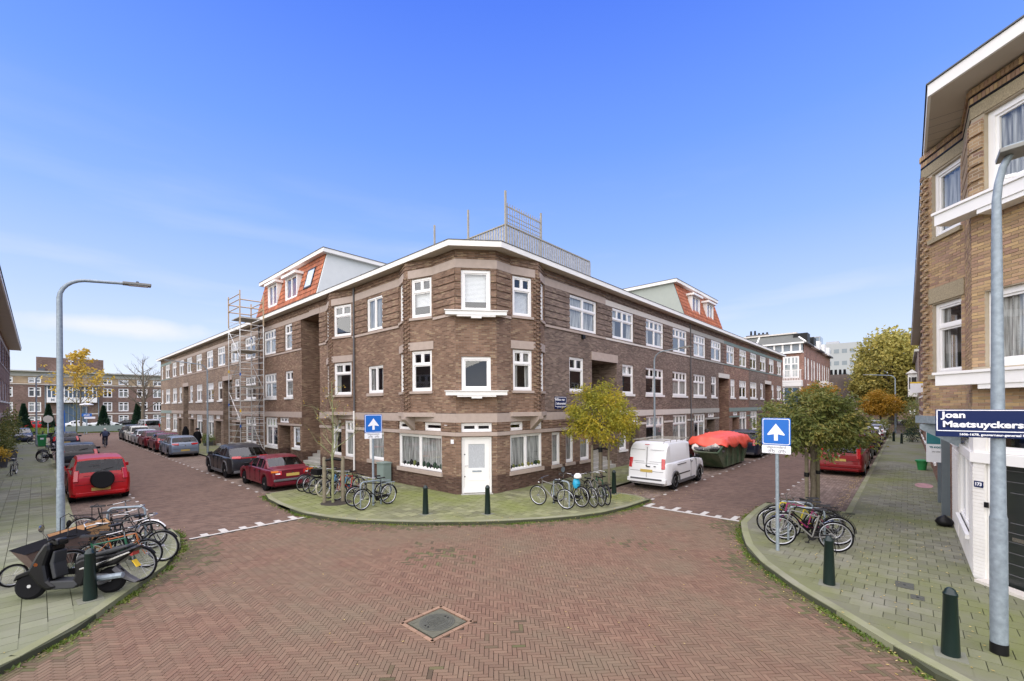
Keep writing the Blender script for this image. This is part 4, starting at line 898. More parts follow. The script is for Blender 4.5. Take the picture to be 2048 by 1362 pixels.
# ================================================================ right-hand corner building (yellow-brown brick, white ground floor)
YR=-.95; RB=thing('corner_building','yellow-brown brick corner building with white painted ground floor at the right edge','building',(13,-1.5,.1))
fY=Fr((0,YR),(1,0),(0,1)); PC0=Vector((12.3,YR)); cdr=Vector((-.72,-.694)).normalized(); CR=Fr(PC0,cdr,(cdr.y,-cdr.x)); CR.o=Vector((-.694,.72,0)).normalized()
by=M['mortar']; yel=M['brickyel']; ag=M['stoneagg']; CL=1.9
def brickface(fr,u0,u1,z0,z1,ops,parent,sep=False,pr=.008,maxn=300):
    n=0; far=MB(); me=None; k=0; z=z0
    while z+.052<=z1+.001:
        x=u0-(0 if k%2 else .11); 
        while x<u1-.02:
            a,c=max(x,u0),min(x+.21,u1); segs=[(a,c)]
            for o in ops:
                if o[3]>z+.01 and o[2]<z+.045:
                    ns=[]
                    for s in segs:
                        if o[1]<=s[0] or o[0]>=s[1]: ns.append(s)
                        else:
                            if o[0]-s[0]>.03: ns.append((s[0],o[0]))
                            if s[1]-o[1]>.03: ns.append((o[1],s[1]))
                    segs=ns
            for s in segs:
                p=pr+random.uniform(-.0025,.004)
                if sep and n<maxn: b=MB(); fbox(b,fr,s,(-.002,p),(z,z+.052)); b.build('brick',M['brickpiece'],parent); n+=1
                elif s[1]-s[0]>.03: fbox(far,fr,s,(-.002,p),(z,z+.052))
            x+=.22
        z+=.0625; k+=1
    if far.v: far.build('brickwork',M['brickpiece'],parent,kind='stuff')
# chamfer face
c3=(.22,CL,7.47,9.0); c2=(.22,CL,4.18,5.62)
wall(CR,0,CL,3.15,9.62,[c3,c2],by,RB)
brickface(CR,0,.95,3.2,9.0,[c3,c2,(.0,.3,7.15,7.40),(0,.3,3.9,4.17)],RB,sep=True); 
window(CR,*c3,RB,cols=2,top=0,cur='net',fw=.11,inset=.08); window(CR,*c2,RB,cols=2,top=0,fw=.11,inset=.08,cur='net')  # net curtains added to pale the panes, standing in for sky reflection
band(CR,0,CL,9.02,9.26,ag,RB,pr=.02)
for z in (9.275,9.425): band(CR,-.02,CL,z,z+.03,M['black'],RB,pr=.03,name='dark_course')
for z in (9.31,9.46):
    for k in range(14): b=MB(); fbox(b,CR,(k*.068+.005,k*.068+.064),(-.002,.03 if z<9.4 else .06),(z,z+.11)); b.build('soldier_brick',M['brickpiece'],RB)
for k in range(5):
    z=7.50+k*.29; b=MB(); fbox(b,CR,(0,.215),(.0,.05),(z,z+.235)); b.build('brick_band',yel,RB,uv=True)
for z in (7.12,3.86):
    b=MB(); fbox(b,CR,(-.42,CL+.3),(.0,.32),(z,z+.22)); fbox(b,CR,(-.46,CL+.3),(0,.35),(z+.22,z+.27)); fbox(b,CR,(.35,CL+.3),(.02,.30),(z-.09,z)); b.build('flower_shelf',M['white'],RB)
b=MB(); b.lathe([(.035,0),(.035,.16)],10,CR(.86,.16,7.50),'Y'); b.build('camera_tube',M['white'],RB)
# oriel and Y face
def rledge(fr,u0,u1,ops=()): 
    band(fr,u0,u1,9.02,9.26,ag,RB,pr=.02)
    for z in (9.275,9.425): band(fr,u0,u1,z,z+.03,M['black'],RB,pr=.03,name='dark_course')
    b=MB()
    for z in (9.31,9.46):
        k=u0
        while k<u1-.06: fbox(b,fr,(k+.005,k+.064),(-.002,.03 if z<9.4 else .06),(z,z+.11)); k+=.068
    b.build('soldier_bricks',M['brickpiece'],RB,kind='stuff')
C=Vector((13.66,YR)); d=Vector((1,0)); o=Vector((0,1)); A_=C+d*1.126+o*.65; Q_=C+d*2.25; t=(A_-C).length; t2=(Q_-A_).length
f1=Fr(C,A_-C,o*1.126-d*.65); f2=Fr(A_,Q_-A_,o*1.124+d*.65)
for f_,wo,t in ((f1,(.10,t-.33),t),(f2,(.33,t2-.10),t2)):
    ops=[(wo[0],wo[1],7.42,8.98),(wo[0],wo[1],4.18,5.86)]
    wall(f_,0,t,3.15,9.62,ops,by,RB); brickface(f_,0,t,3.2,9.0,ops,RB)
    for i,op in enumerate(ops): window(f_,*op,RB,cols=1,top=.28 if i else 0,tl=1,sill=ag,cur='half' if i==0 else 'side',inset=.07,lint=None)
    b=MB(); fbox(b,f_,(wo[0]-.1,wo[1]+.1),(-.01,.03),(5.89,6.25)); b.build('lintel',ag,RB)
    rledge(f_,0,t)
b=MB(); z=3.3;k=0
while z<9:
    for f_,u_,sg in ((f1,(A_-C).length-.02,-1),(f2,.02,1)):
        uu=u_+sg*(.05 if k%2 else .17); fbox(b,f_,(uu-.055,uu+.055),(-.01,.06),(z,z+.055))
    z+=.085;k+=1
b.build('toothed_pier',yel,RB,uv=True)
wall(fY,12.3,13.66,3.15,9.62,[],by,RB); brickface(fY,12.3,13.66,3.2,9.0,[],RB); rledge(fY,12.3,13.66)
for k in range(5):
    z=7.50+k*.29; b=MB(); fbox(b,fY,(12.33,13.6),(.0,.05),(z,z+.235)); b.build('brick_band',yel,RB,uv=True)
yo=[(17.2,18.5,7.4,9.0),(17.2,18.5,4.2,5.86),(20.5,23,7.4,9.0),(20.5,23,4.2,5.86)]
wall(fY,Q_.x,26,3.15,9.62,yo,yel,RB); rledge(fY,Q_.x,26); ledges(fY,Q_.x,26,7.4,9.0,yo,yel,RB)
for q in yo: window(fY,*q,RB,cols=2,top=.3,tl=2,sill=M['white'],cur=pick())
# ground floor: white brick
g1=[(.215,1.9,.1,2.42,.25),(.215,1.9,2.56,3.0,.13)]
wall(CR,0,CL,.08,3.15,g1,M['whitebrick'],RB)
for k in range(33):
    z=.14+k*.0685
    if z+.06<2.38: b=MB(); fbox(b,CR,(.005,.205),(.0,.012),(z,z+.056)); b.build('brick',M['whitebrick'],RB)
gy=[(13.05,15.4,.78,2.33),(13.1,15.3,2.55,2.9)]
wall(fY,12.3,17.6,.08,3.15,gy,M['whitebrick'],RB); window(fY,*gy[0],RB,cols=2,top=0,sill=M['white'],fw=.06,inset=.02,cur='none'); window(fY,*gy[1],RB,top=0,fw=.06)
b=MB()
for k in range(33):
    z=.14+k*.0685
    if z+.06<2.3:
        fbox(b,fY,(12.305,13.0),(0,.012),(z,z+.056)); fbox(b,fY,(15.6,17.55),(0,.012),(z,z+.056))
b.build('white_brickwork',M['whitebrick'],RB,kind='stuff')
for (f_,u0,u1) in ((CR,-.02,CL),(fY,12.28,17.6)):
    band(f_,u0,u1,2.36,2.55,M['white'],RB,pr=.05,name='white_ledge'); band(f_,u0,u1,3.0,3.2,M['stonegrey'] if f_ is fY else M['white'],RB,pr=.04)
b=MB(); P=[C-d*.2,C+o*.1-d*.05,A_+o*.15,Q_+o*.1,Q_+d*.1]; b.prism([(p.x,p.y) for p in P][::-1],3.02,3.2); b.build('oriel_slab',M['galv'],RB)
b=MB(); f3=Fr(A_-o*.65,d,o); pr=[(.02,3.0),(.72,3.0),(.72,2.88),(.6,2.8),(.02,2.45)]; vs=[f3(s*.16,y,z) for s in (-1,1) for y,z in pr]; b.add(vs,[tuple(range(5)),tuple(range(9,4,-1))]+[(i,(i+1)%5,5+(i+1)%5,5+i) for i in range(5)]); b.build('corbel',M['galv'],RB)
dk=mat('black_door_paint',(.012,.016,.015),.35,coat=.4)
b=MB(); fbox(b,CR,(.222,.30),(-.2,-.03),(.1,2.40)); fbox(b,CR,(.30,.36),(-.2,-.07),(.1,2.40)); DF=b.build('door_frame',M['white'],RB)
b=MB(); fbox(b,CR,(.362,1.45),(-.2,-.12),(.12,2.40)); DR=b.build('door',dk,RB)
b=MB()
for z in (.35,.55,.75,.95,1.12,2.05,2.25): fbox(b,CR,(.40,1.42),(-.12,-.112),(z,z+.012))
for z in (1.30,1.85): fbox(b,CR,(.52,1.35),(-.12,-.110),(z,z+.012))
b.build('door_groove',M['greyplastic'],DR)
b=MB(); fbox(b,CR,(.55,.85),(-.12,-.105),(.98,1.05)); b.build('letter_slot',M['chrome'],DR)
window(CR,*g1[1][:4],RB,top=0,fw=.07,cols=2)
b=MB(); fbox(b,CR,(.2,1.6),(-.02,.22),(.08,.16)); b.build('doorstep',M['stonewhite'],RB)
b=MB(); fbox(b,CR,(.205,.265),(.0,.03),(1.52,1.62)); b.build('doorbell',M['black'],RB)
nb=MB(); fbox(nb,CR,(.03,.185),(.013,.024),(1.88,2.0)); np_=nb.build('house_number',M['signnavy'],RB)
rr=Vector((-CR.d.x,-CR.d.y,0)) if False else CR.d
put_text('173',.085,M['signwhite'],CR(.107,.026,1.94),CR.d,(0,0,1),RB,bold=.004,ext=.001)
dark(fY,12.9,25.5,.2,9.4,RB); 
b=MB(); b.add([CR(-.1,-1.0,.1),CR(CL+2,-1.0,.1),CR(CL+2,-1,9.5),CR(-.1,-1,9.5)],[(0,1,2,3)]); b.build('dark_backing',M['inside'],RB)
# lower wall to X=26
g2=[(19.0,20.6,.1,2.6,.5),(21.5,23.6,.85,2.7),(24.3,25.4,.1,2.4,.8)]
wall(fY,17.6,26,.08,3.15,g2,M['brickred'],RB); band(fY,17.6,26,3.0,3.18,M['stonegrey'],RB); window(fY,*g2[1],RB,cols=2,top=.27,sill=M['white'],cur='net')
window(fY,*g2[0][:4],RB,cols=1,top=.2,tl=2,inset=-.02); door(fY,24.35,25.35,.2,2.38,RB,o=-.5)
b=MB(); fbox(b,fY,(18.5,18.8),(0,.18),(.1,2.9)); fbox(b,fY,(20.75,21.05),(0,.18),(.1,2.9)); fbox(b,fY,(18.5,21.05),(0,.22),(2.7,2.98)); b.build('shopfront_pier',mat('blue_grey_paint',(.12,.15,.17),.5),RB)
ov2=.62
brickface(CR,.95,CL,3.2,9.0,[c3,c2,(.9,CL,7.15,7.40),(.9,CL,3.9,4.17)],RB)
wx=CR(CL,0,0); fE=Fr((wx.x,wx.y),(0,-1),(-1,0)); eo=[(.8,2.9,7.47,9.0),(.8,2.9,4.18,5.62),(.8,2.9,.9,2.6),(4.2,6.0,7.47,9.0),(4.2,6.0,4.18,5.62),(4.2,6.0,.9,2.6)]
wall(fE,0,8,3.15,9.62,eo,yel,RB); wall(fE,0,8,.08,3.15,eo,M['whitebrick'],RB); band(fE,0,8,9.02,9.26,ag,RB,pr=.02); band(fE,0,8,3.0,3.2,M['white'],RB,pr=.04)
for q in eo: window(fE,*q,RB,cols=2,top=.28,tl=2,sill=M['white'],cur='net')
dark(fE,.3,7.9,.2,9.4,RB)
eaves([(wx.x-ov2,wx.y-8),(wx.x-ov2,wx.y+.12),(11.98,YR+ov2),(26,YR+ov2)],RB,z=9.62,h=.22,inner=[(wx.x,wx.y-8),(wx.x,wx.y),(12.3,YR),(26,YR)])
roofdeck([(wx.x,wx.y-8),(wx.x,wx.y),(12.3,YR),(26,YR),(26,-9),(14,-9)],9.83,RB)
b=MB()
for k in range(12): x=13+k*.35; b.add([(x,YR+.03,9.617),(x+.012,YR+.03,9.617),(x+.012,YR+ov2-.03,9.617),(x,YR+ov2-.03,9.617)],[(0,1,2,3)])
b.build('soffit_joint',M['greyplastic'],RB)
# for-sale boards
S=thing('estate_agent_board','tall white and teal estate agent board standing out from the brown shopfront pier','sign',(18.9,YR+.3,1.2))
b=MB(); b.box((19.3,YR+.33,2.2),(.03,.34,1.15)); b.build('board',M['signwhite'],S); b=MB(); b.box((19.28,YR+.33,2.48),(.008,.32,.55)); b.build('teal_panel',M['teal'],S)
put_text('TE KOOP',.075,M['teal'],(19.277,YR+.27,2.1),(0,-1,0),(0,0,1),S,bold=.004); put_text('073 2020',.05,M['black'],(19.277,YR+.27,1.96),(0,-1,0),(0,0,1),S)
b=MB(); b.tube([(19.276,YR+.42,2.6),(19.276,YR+.34,2.5),(19.276,YR+.24,2.62)],.012,4); b.build('emblem',M['signwhite'],S)
S=thing('estate_agent_board','white board with yellow top edge fixed high on the brown brick wall','sign',(38.2,YR+.3,4.2))
b=MB(); b.box((38.2,YR+.45,4.5),(.04,.7,.6)); b.build('board',M['signwhite'],S); b=MB(); b.box((38.2,YR+.45,4.85),(.045,.7,.1)); b.build('top_edge',M['yellow'],S)
# rest of the right-hand row
ov=.62; ZE=9.62
def rt(label,u0,u1,**k): return terrace(label,fY,u0,u1,M['brickred'],[(u0+1,u0+3.2),(u1-3.4,u1-1.2)],[(u0+1,u0+2.3),(u0+5,u0+7.2)],[(u0+1,u0+3.2),(u0+5,u0+7.2)],doors=[(u0+4.3,u0+5.6)],group='terraced houses',**k)
rt('brown brick terraced house adjoining the yellow-brown corner building',26,35); rt('brown brick terraced house with green bin at its foot further up the right pavement',35,44); rt('brown brick terraced house behind the shrub on the right pavement',44,53); rt('last brown brick terraced house of the right pavement row beside the hedge',53,62,last=1)
b=MB(); 
h=thing('house_with_oriel','far house with cream oriel bay window above the hedge on the right','house',(84,-.9,.1))
b=MB(); b.bx((74,-6,0),(98,-1.0,10)); b.build('wall',M['apt'],h); b=MB(); b.bx((76,-1.0,4.4),(80,-.1,7.4)); by_=b.build('oriel_bay',M['white'],h)
b=MB(); b.bx((75.9,-.9,5.4),(75.99,-.45,6.9)); b.build('window',M['inside'],by_); b=MB(); b.bx((75.9,-.35,5.4),(75.99,-.2,6.9)); b.build('window',M['inside'],by_)
b=MB(); b.add([(75.7,-1.05,7.4),(80.3,-1.05,7.4),(80.3,.1,7.4),(75.7,.1,7.4),(75.7,-.5,7.9),(80.3,-.5,7.9)],[(0,1,2,3),(0,3,4),(1,5,2),(3,2,5,4),(0,4,5,1)]); b.build('gable',M['white'],by_)
b=MB(); b.bx((73.8,-6,10),(98.2,-.7,10.3)); b.build('cornice',M['stonegrey'],h)
# ================================================================ left-hand row
fW=Fr((-1.9,0),(0,1),(1,0))
lab=['red-brown brick house nearest the camera along the left pavement','red-brown brick house behind the yellow flowers on the left pavement','last red-brown brick house of the left pavement row']
ZE=9.55; ov_keep=.46; ov=.8
for k,(a,c) in enumerate(((18,36),(36,54),(54,68))):
    n=int((c-a)/4.5); gr=[(a+.8+4.5*i,a+2.9+4.5*i) for i in range(n)]; se=[(a+.8+4.5*i,a+2.9+4.5*i) for i in range(n)]
    terrace(lab[k],fW,a,c,M['brickred'],gr,se,se,doors=[(a+3.1+4.5*i,a+4.2+4.5*i) for i in range(n)],group='terraced houses',last=1 if k==2 else False)
ov=ov_keep
# ================================================================ apartment block closing the left street
YA=112; AP=thing('apartment_block','long four storey red-brown apartment block with white balcony closing the left street','building',(8,YA,0)); fA=Fr((0,YA),(1,0),(0,-1))
def sX(x): return x*1.217
def sZ(z): return 3.5+(z-3.5)*1.217
cols_=[(-.88,.37),(6.86,7.92),(8.65,9.84),(10.87,12.18),(12.89,14.1),(-3.6,-2.3),(15.4,16.6),(18,19.2),(21,22.2)]
rows_=[(7.21,8.02),(5.22,6.60),(3.04,4.48),(1.03,2.42)]
ops=[(sX(a),sX(c),sZ(e),sZ(f)) for a,c in cols_ for e,f in rows_]
wall(fA,-14,40,0,sZ(7.05),ops,M['apt'],AP); wall(fA,-14,40,sZ(7.05),sZ(8.15),ops,M['apttan'],AP)
for o_ in ops: window(fA,*o_,AP,cols=2 if random.random()<.8 else 3,top=.25,tl=1,cur=random.choice(('half','none','net','blind')),fw=.1)
band(fA,-14,40,sZ(8.15),sZ(8.75),M['stonegrey'],AP,pr=.1); b=MB(); fbox(b,fA,(-14,40),(-9,.7),(sZ(8.78),sZ(8.95))); b.build('roof',M['stonegrey'],AP)
band(fA,-14,40,sZ(2.62),sZ(2.78),M['stonewhite'],AP); band(fA,-14,40,sZ(6.98),sZ(7.08),M['stonewhite'],AP,pr=.12)
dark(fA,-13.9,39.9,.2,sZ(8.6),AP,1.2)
b=MB(); fbox(b,fA,(sX(-.1),sX(6.95)),(-7,-.3),(sZ(8.9),sZ(11.0))); b.build('roof_house',M['apt'],AP,uv=True)
for (x0,x1) in ((.1,.75),(5.6,6.6)): b=MB(); fbox(b,fA,(sX(x0),sX(x1)),(-.3,.3),(sZ(8.9),sZ(9.35))); b.build('ventilation_unit',M['greyplastic'],AP)
b=MB(); fbox(b,fA,(sX(3.35),sX(3.45)),(-.3,-.1),(sZ(9.3),sZ(10.6))); fbox(b,fA,(sX(3.15),sX(3.65)),(-.3,-.1),(sZ(10.5),sZ(10.65))); b.build('aerial',M['signwhite'],AP)
b=MB(); fbox(b,fA,(sX(.7),sX(6.3)),(-.2,1.5),(sZ(6.75),sZ(6.95))); b.build('canopy',M['greyplastic'],AP)
b=MB(); fbox(b,fA,(sX(.9),sX(6.13)),(0,1.2),(sZ(4.40),sZ(5.15))); bp_=b.build('balcony',M['white'],AP)
for k in range(13): b=MB(); x=sX(.9)+k*(sX(6.13)-sX(.9)-.12)/12; fbox(b,fA,(x,x+.14),(1.0,1.2),(sZ(5.15),sZ(6.75))); b.build('mullion',M['white'],AP)
b=MB(); fbox(b,fA,(sX(.95),sX(6.1)),(.9,.95),(sZ(5.15),sZ(6.7))); b.build('balcony_glazing',M['paleglass'] if 0 else M['officeglass'],AP)
b=MB(); fbox(b,fA,(sX(.9),sX(6.13)),(.96,1.1),(sZ(6.2),sZ(6.3))); b.build('transom',M['white'],AP)
for k,ch in enumerate('MUZEN'): put_text(ch,.62,M['galv'],fA(sX(1.5+k*.68),1.22,sZ(4.78)),(1,0,0),(0,0,1),AP,bold=.01)
b=MB(); fbox(b,fA,(sX(2.6),sX(5.1)),(.0,.06),(0,sZ(4.2))); b.build('entrance_glazing',M['officeglass'],AP)
for k in range(6): b=MB(); x=sX(2.6)+k*.6; fbox(b,fA,(x,x+.07),(.06,.12),(0,sZ(4.2))); b.build('mullion',M['galv'],AP)
for x in (.72,6.3): b=MB(); fbox(b,fA,(sX(x),sX(x)+.12),(0,.12),(0,sZ(6.8))); b.build('downpipe',M['galv'],AP)
# ================================================================ far right: brick town houses, office towers
VB=thing('town_house','red brick town house with slate mansard, white bay and balcony beyond the right row','house',(74,12,0))
fV=Fr((72,0),(0,1),(-1,0)); fV2=Fr((0,10.6),(1,0),(0,-1))
vo=[(11.15,13.1,7.2,10.3)]; 
wall(fV,10.6,30,0,10.7,vo+[(15,17,7.2,10.2)],M['brickfar'],VB)
window(fV,*vo[0],VB,cols=2,top=.3,tl=2,fw=.16); window(fV,15,17,7.2,10.2,VB,cols=2,top=.3,tl=2,fw=.16)
b=MB(); fbox(b,fV,(10.8,30),(-.05,.35),(10.7,10.85)); fbox(b,fV,(10.5,30),(-.05,.5),(12.0,12.2)); fbox(b,fV,(10.7,30),(-.02,.12),(10.85,11.0)); b.build('cornice',M['white'],VB)
for k in range(16):
    y=10.9+k*1.05; b=MB(); fbox(b,fV,(y,y+.22),(.0,.18),(11.0,12.0)); b.build('loggia_post',M['white'],VB)
b=MB(); fbox(b,fV,(10.7,28),(-.1,.04),(11.0,12.0)); b.build('loggia_glazing',M['paleglass'],VB)
b=MB(); P=[(71.8,10.3,12.2),(71.8,30,12.2),(74.0,30,13.7),(74.0,12.0,13.7)]; b.add(P,[(0,1,2,3)]); b.build('roof',M['roofgrey'],VB)
b=MB(); b.add([(71.8,10.3,12.2),(74,12,13.7),(100,12,13.7),(100,10.3,12.2)],[(0,1,2,3)]); b.build('roof',M['roofgrey'],VB)
b=MB(); b.bx((73.7,11.7,13.7),(100,30,13.9)); b.build('roof_edge_trim',M['stonewhite'],VB)
b=MB(); b.tube([(71.75,10.3,12.2),(73.95,12,13.7)],.12,4); b.tube([(71.75,16.5,12.2),(73.95,16.5,13.7)],.12,4); b.build('hip_trim',M['white'],VB)
b=MB(); b.bx((74.5,15.5,13.9),(75.5,18.5,14.2)); ch=b.build('chimney',M['greyplastic'],VB)
for k in range(5): b=MB(); b.lathe([(.16,14.2),(.13,14.9 if k>2 else 14.5)],8,(75,15.7+k*.55,0)); b.build('chimney_pot',M['black'],ch)
b=MB(); fbox(b,fV,(10.7,14.9),(.0,1.3),(6.6,6.85)); bl=b.build('balcony',M['white'],VB)
b=MB()
for k in range(22): y=10.75+k*.19; fbox(b,fV,(y,y+.06),(1.2,1.28),(6.85,8.2))
fbox(b,fV,(10.7,14.9),(1.18,1.3),(8.2,8.3)); b.build('balustrade',M['white'],bl)
b=MB(); fbox(b,fV,(10.8,14.8),(0,1.1),(0,6.0)); fbox(b,fV,(10.7,14.9),(0,1.3),(6.0,6.58)); b.build('bay',M['white'],VB)
for k in range(4): b=MB(); y=11.0+k*.95; fbox(b,fV,(y,y+.75),(1.1,1.13),(3.0,5.8)); b.build('window',M['officeglass'],VB)
nR=['red brick town house with black dormer','red brick town house with tall arched windows','red brick town house with green roof garden','red brick town house with white porch','dark red brick town house with white gable and oriel']
for k in range(5):
    x0=72.01+k*5.6; x1=x0+5.59; h=VB if k==0 else thing('town_house',nR[k]+', %s in the row far right'%(['','second','third','fourth','fifth'][k]),'house',(x0,10.6,0),group='red brick town houses')
    wo_=[(x0+.7,x0+1.9,7,10.2),(x0+3.0,x0+4.4,7,10.2),(x0+.7,x0+1.9,2.5,5.6),(x0+3.0,x0+4.4,2.5,5.6)]
    wall(fV2,x0,x1,0,12.1 if k else 11,wo_,M['brickfar'],h)
    if k: 
        for q in wo_: window(fV2,*q,h,cols=1,top=.3,tl=2,fw=.16)
    else:
        for q in wo_: window(fV2,*q,h,cols=1,top=.3,tl=2,fw=.16)
        wall(fV2,x0,x1,11,12.1,[],M['brickfar'],h)
    b=MB(); fbox(b,fV2,(x0,x1),(-.05,.5),(12.0,12.2)); b.build('cornice',M['white'] if k%2 else M['greyplastic'],h)
    b=MB(); b.bx((x0+1,10.3,12.2),(x0+3.2,12,13.6)); b.build('dormer',M['black'] if k<2 else M['white'],h)
    b=MB(); fbox(b,fV2,(x0+2.6,x0+4.8),(0,1.1),(6.2,7.2 if k in(2,3) else 6.4)); b.build('balcony',M['white'],h)
LW=thing('low_brick_house','low dark brick house with row of chimney pots in front of the grey office tower','house',(118,10,0))
b=MB(); b.bx((106,8.4,0),(130,22,9.3)); b.build('wall',M['apt'],LW); 
for k in range(7): b=MB(); b.lathe([(.25,9.3),(.2,10.3)],8,(106.6,9.0+k*.7,0)); b.build('chimney_pot',M['black'],LW)
OF=thing('office_tower','pale grey office tower with rows of small square windows far right','building',(205,20,0))
b=MB(); b.bx((200,12.2,0),(225,60,26)); b.build('wall',M['office'],OF)
fO=Fr((200,0),(0,1),(-1,0))
for r_ in range(5):
    for c_ in range(12):
        z=22.3-r_*4.4; y=13.8+c_*2.35
        if r_ in (2,4) and c_%3==2: continue
        b=MB(); fbox(b,fO,(y,y+1.5),(0,.05),(z,z+1.5)); b.build('window',M['paleglass'],OF)
b=MB(); 
for k in range(8): b=MB(); fbox(b,fO,(12.7,13.5),(.0,.08),(4+k*2.2,5.7+k*2.2)); b.build('stair_window',M['officeglass'],OF)
b=MB(); b.bx((205,19,26),(208,23,27.4)); b.build('plant_room',M['office'],OF)
OG=thing('glass_tower','dark blue glazed tower block behind the pale grey office tower','building',(235,40,0))
b=MB(); b.bx((232,28,0),(240,60,33.3)); b.build('wall',M['officeglass'],OG)
for k in range(9): b=MB(); b.bx((231.8,28.2+k*2.6,20),(232,28.5+k*2.6,33.3)); b.build('mullion',M['office'],OG)
for z in (29.2,33.0): b=MB(); b.bx((231.8,28,z),(231.99,60,z+.35)); b.build('transom',M['office'],OG)
b=MB(); b.bx((233,36,33.3),(238,39.5,35.8)); b.build('plant_room',M['office'],OG)
FH=thing('far_house_row','distant brown brick houses with dark roof at the end of the right street','house',(130,0,0))
fF=Fr((128,0),(0,1),(-1,0)); fo2=[(y,y+1.6,zz,zz+1.5) for y in (-14,-10,-6,-2,2,6,10) for zz in (1.2,4.2)]
wall(fF,-22,16,0,7,fo2,M['apt'],FH); b=MB(); b.add([(127.6,-22,7),(127.6,16,7),(132,16,10.6),(132,-22,10.6)],[(0,1,2,3)]); b.build('roof',M['roofgrey'],FH)
for q in fo2: window(fF,*q,FH,cols=2,top=0,fw=.14,cur='half')
for y in (5.2,-1): b=MB(); b.bx((128,y,7.6),(130,y+1.8,9.4)); b.build('dormer',M['white'],FH); b=MB(); b.bx((127.9,y+.3,7.9),(127.98,y+1.5,9.1)); b.build('dormer_window',M['inside'],FH)
# ================================================================ scaffold tower
ST=thing('scaffold_tower','tall mobile aluminium scaffold tower with timber rails on top in front of the left houses','scaffold',(9.6,33.4,.1))
sx0,sx1,sy0,sy1=8.95,10.35,32.2,34.7
cor=[(sx0,sy0),(sx1,sy0),(sx1,sy1),(sx0,sy1)]
ztop={0:11.2,1:11.15,2:10.9,3:11.15}
for k,(x,y) in enumerate(cor):
    b=MB(); b.tube([(x,y,.25),(x,y,9.0)],.03,6); b.build('standard',M['alu'],ST); b=MB(); b.box((x,y,(9.0+ztop[k])/2),(.07,.07,ztop[k]-9.0)); b.build('timber_post',M['timber'],ST)
    b=MB(); b.lathe([(.09,-.03),(.09,.03)],10,(x,y,.19),'Y'); b.build('castor',M['black'],ST)
z=.6; k=0
while z<9.6:
    for (a,c) in ((0,1),(3,2)):
        b=MB(); b.tube([cor[a]+(z,),cor[c]+(z,)],.02,5); b.build('rung',M['alu'],ST)
    if k%2==0 or z<5:
        for (a,c) in ((0,3),(1,2)):
            b=MB(); b.tube([cor[a]+(z+.1,),cor[c]+(z+.1,)],.02,5); b.build('ledger',M['alu'],ST)
    z+=.42; k+=1
for i in range(4):
    z=.5+i*2.1
    for (a,c,s) in ((0,3,0),(1,2,1)):
        p,q=(cor[a],cor[c]) if (i+s)%2 else (cor[c],cor[a]); b=MB(); b.tube([p+(z,),q+(z+2.0,)],.022,5); b.build('diagonal_brace',M['alu'],ST)
for z in (7.3,9.5,4.9):
    b=MB(); b.bx((sx0+.1,sy0+.3,z),(sx1-.1,sy1-.3,z+.05)); b.build('platform',M['oldwood'],ST)
for (zz) in (10.1,10.6,10.95):
    for (a,c) in ((0,1),(3,2),(0,3),(1,2)):
        if zz>10.9 and (a,c)!=(0,3): continue
        b=MB(); b.tube([cor[a]+(zz,),cor[c]+(zz+.02,)],.04,4); b.build('timber_rail',M['timber'],ST)
for (x,y,z,m_) in ((sx0,sy0,5.6,'blueplastic'),(sx0,sy1,3.6,'blueplastic'),(sx0,sy0,2.2,'blueplastic'),(sx1,sy1,8.4,'blueplastic'),(sx0,sy1,5.9,'yellow'),(sx0,sy0,3.2,'yellow')):
    b=MB(); b.bx((x-.035,y-.035,z),(x+.035,y+.035,z+.18)); b.build('clamp',M[m_],ST)
for (a,c,z0_,z1_) in ((1,0,3.9,.3),(2,3,3.9,.3)):
    pass
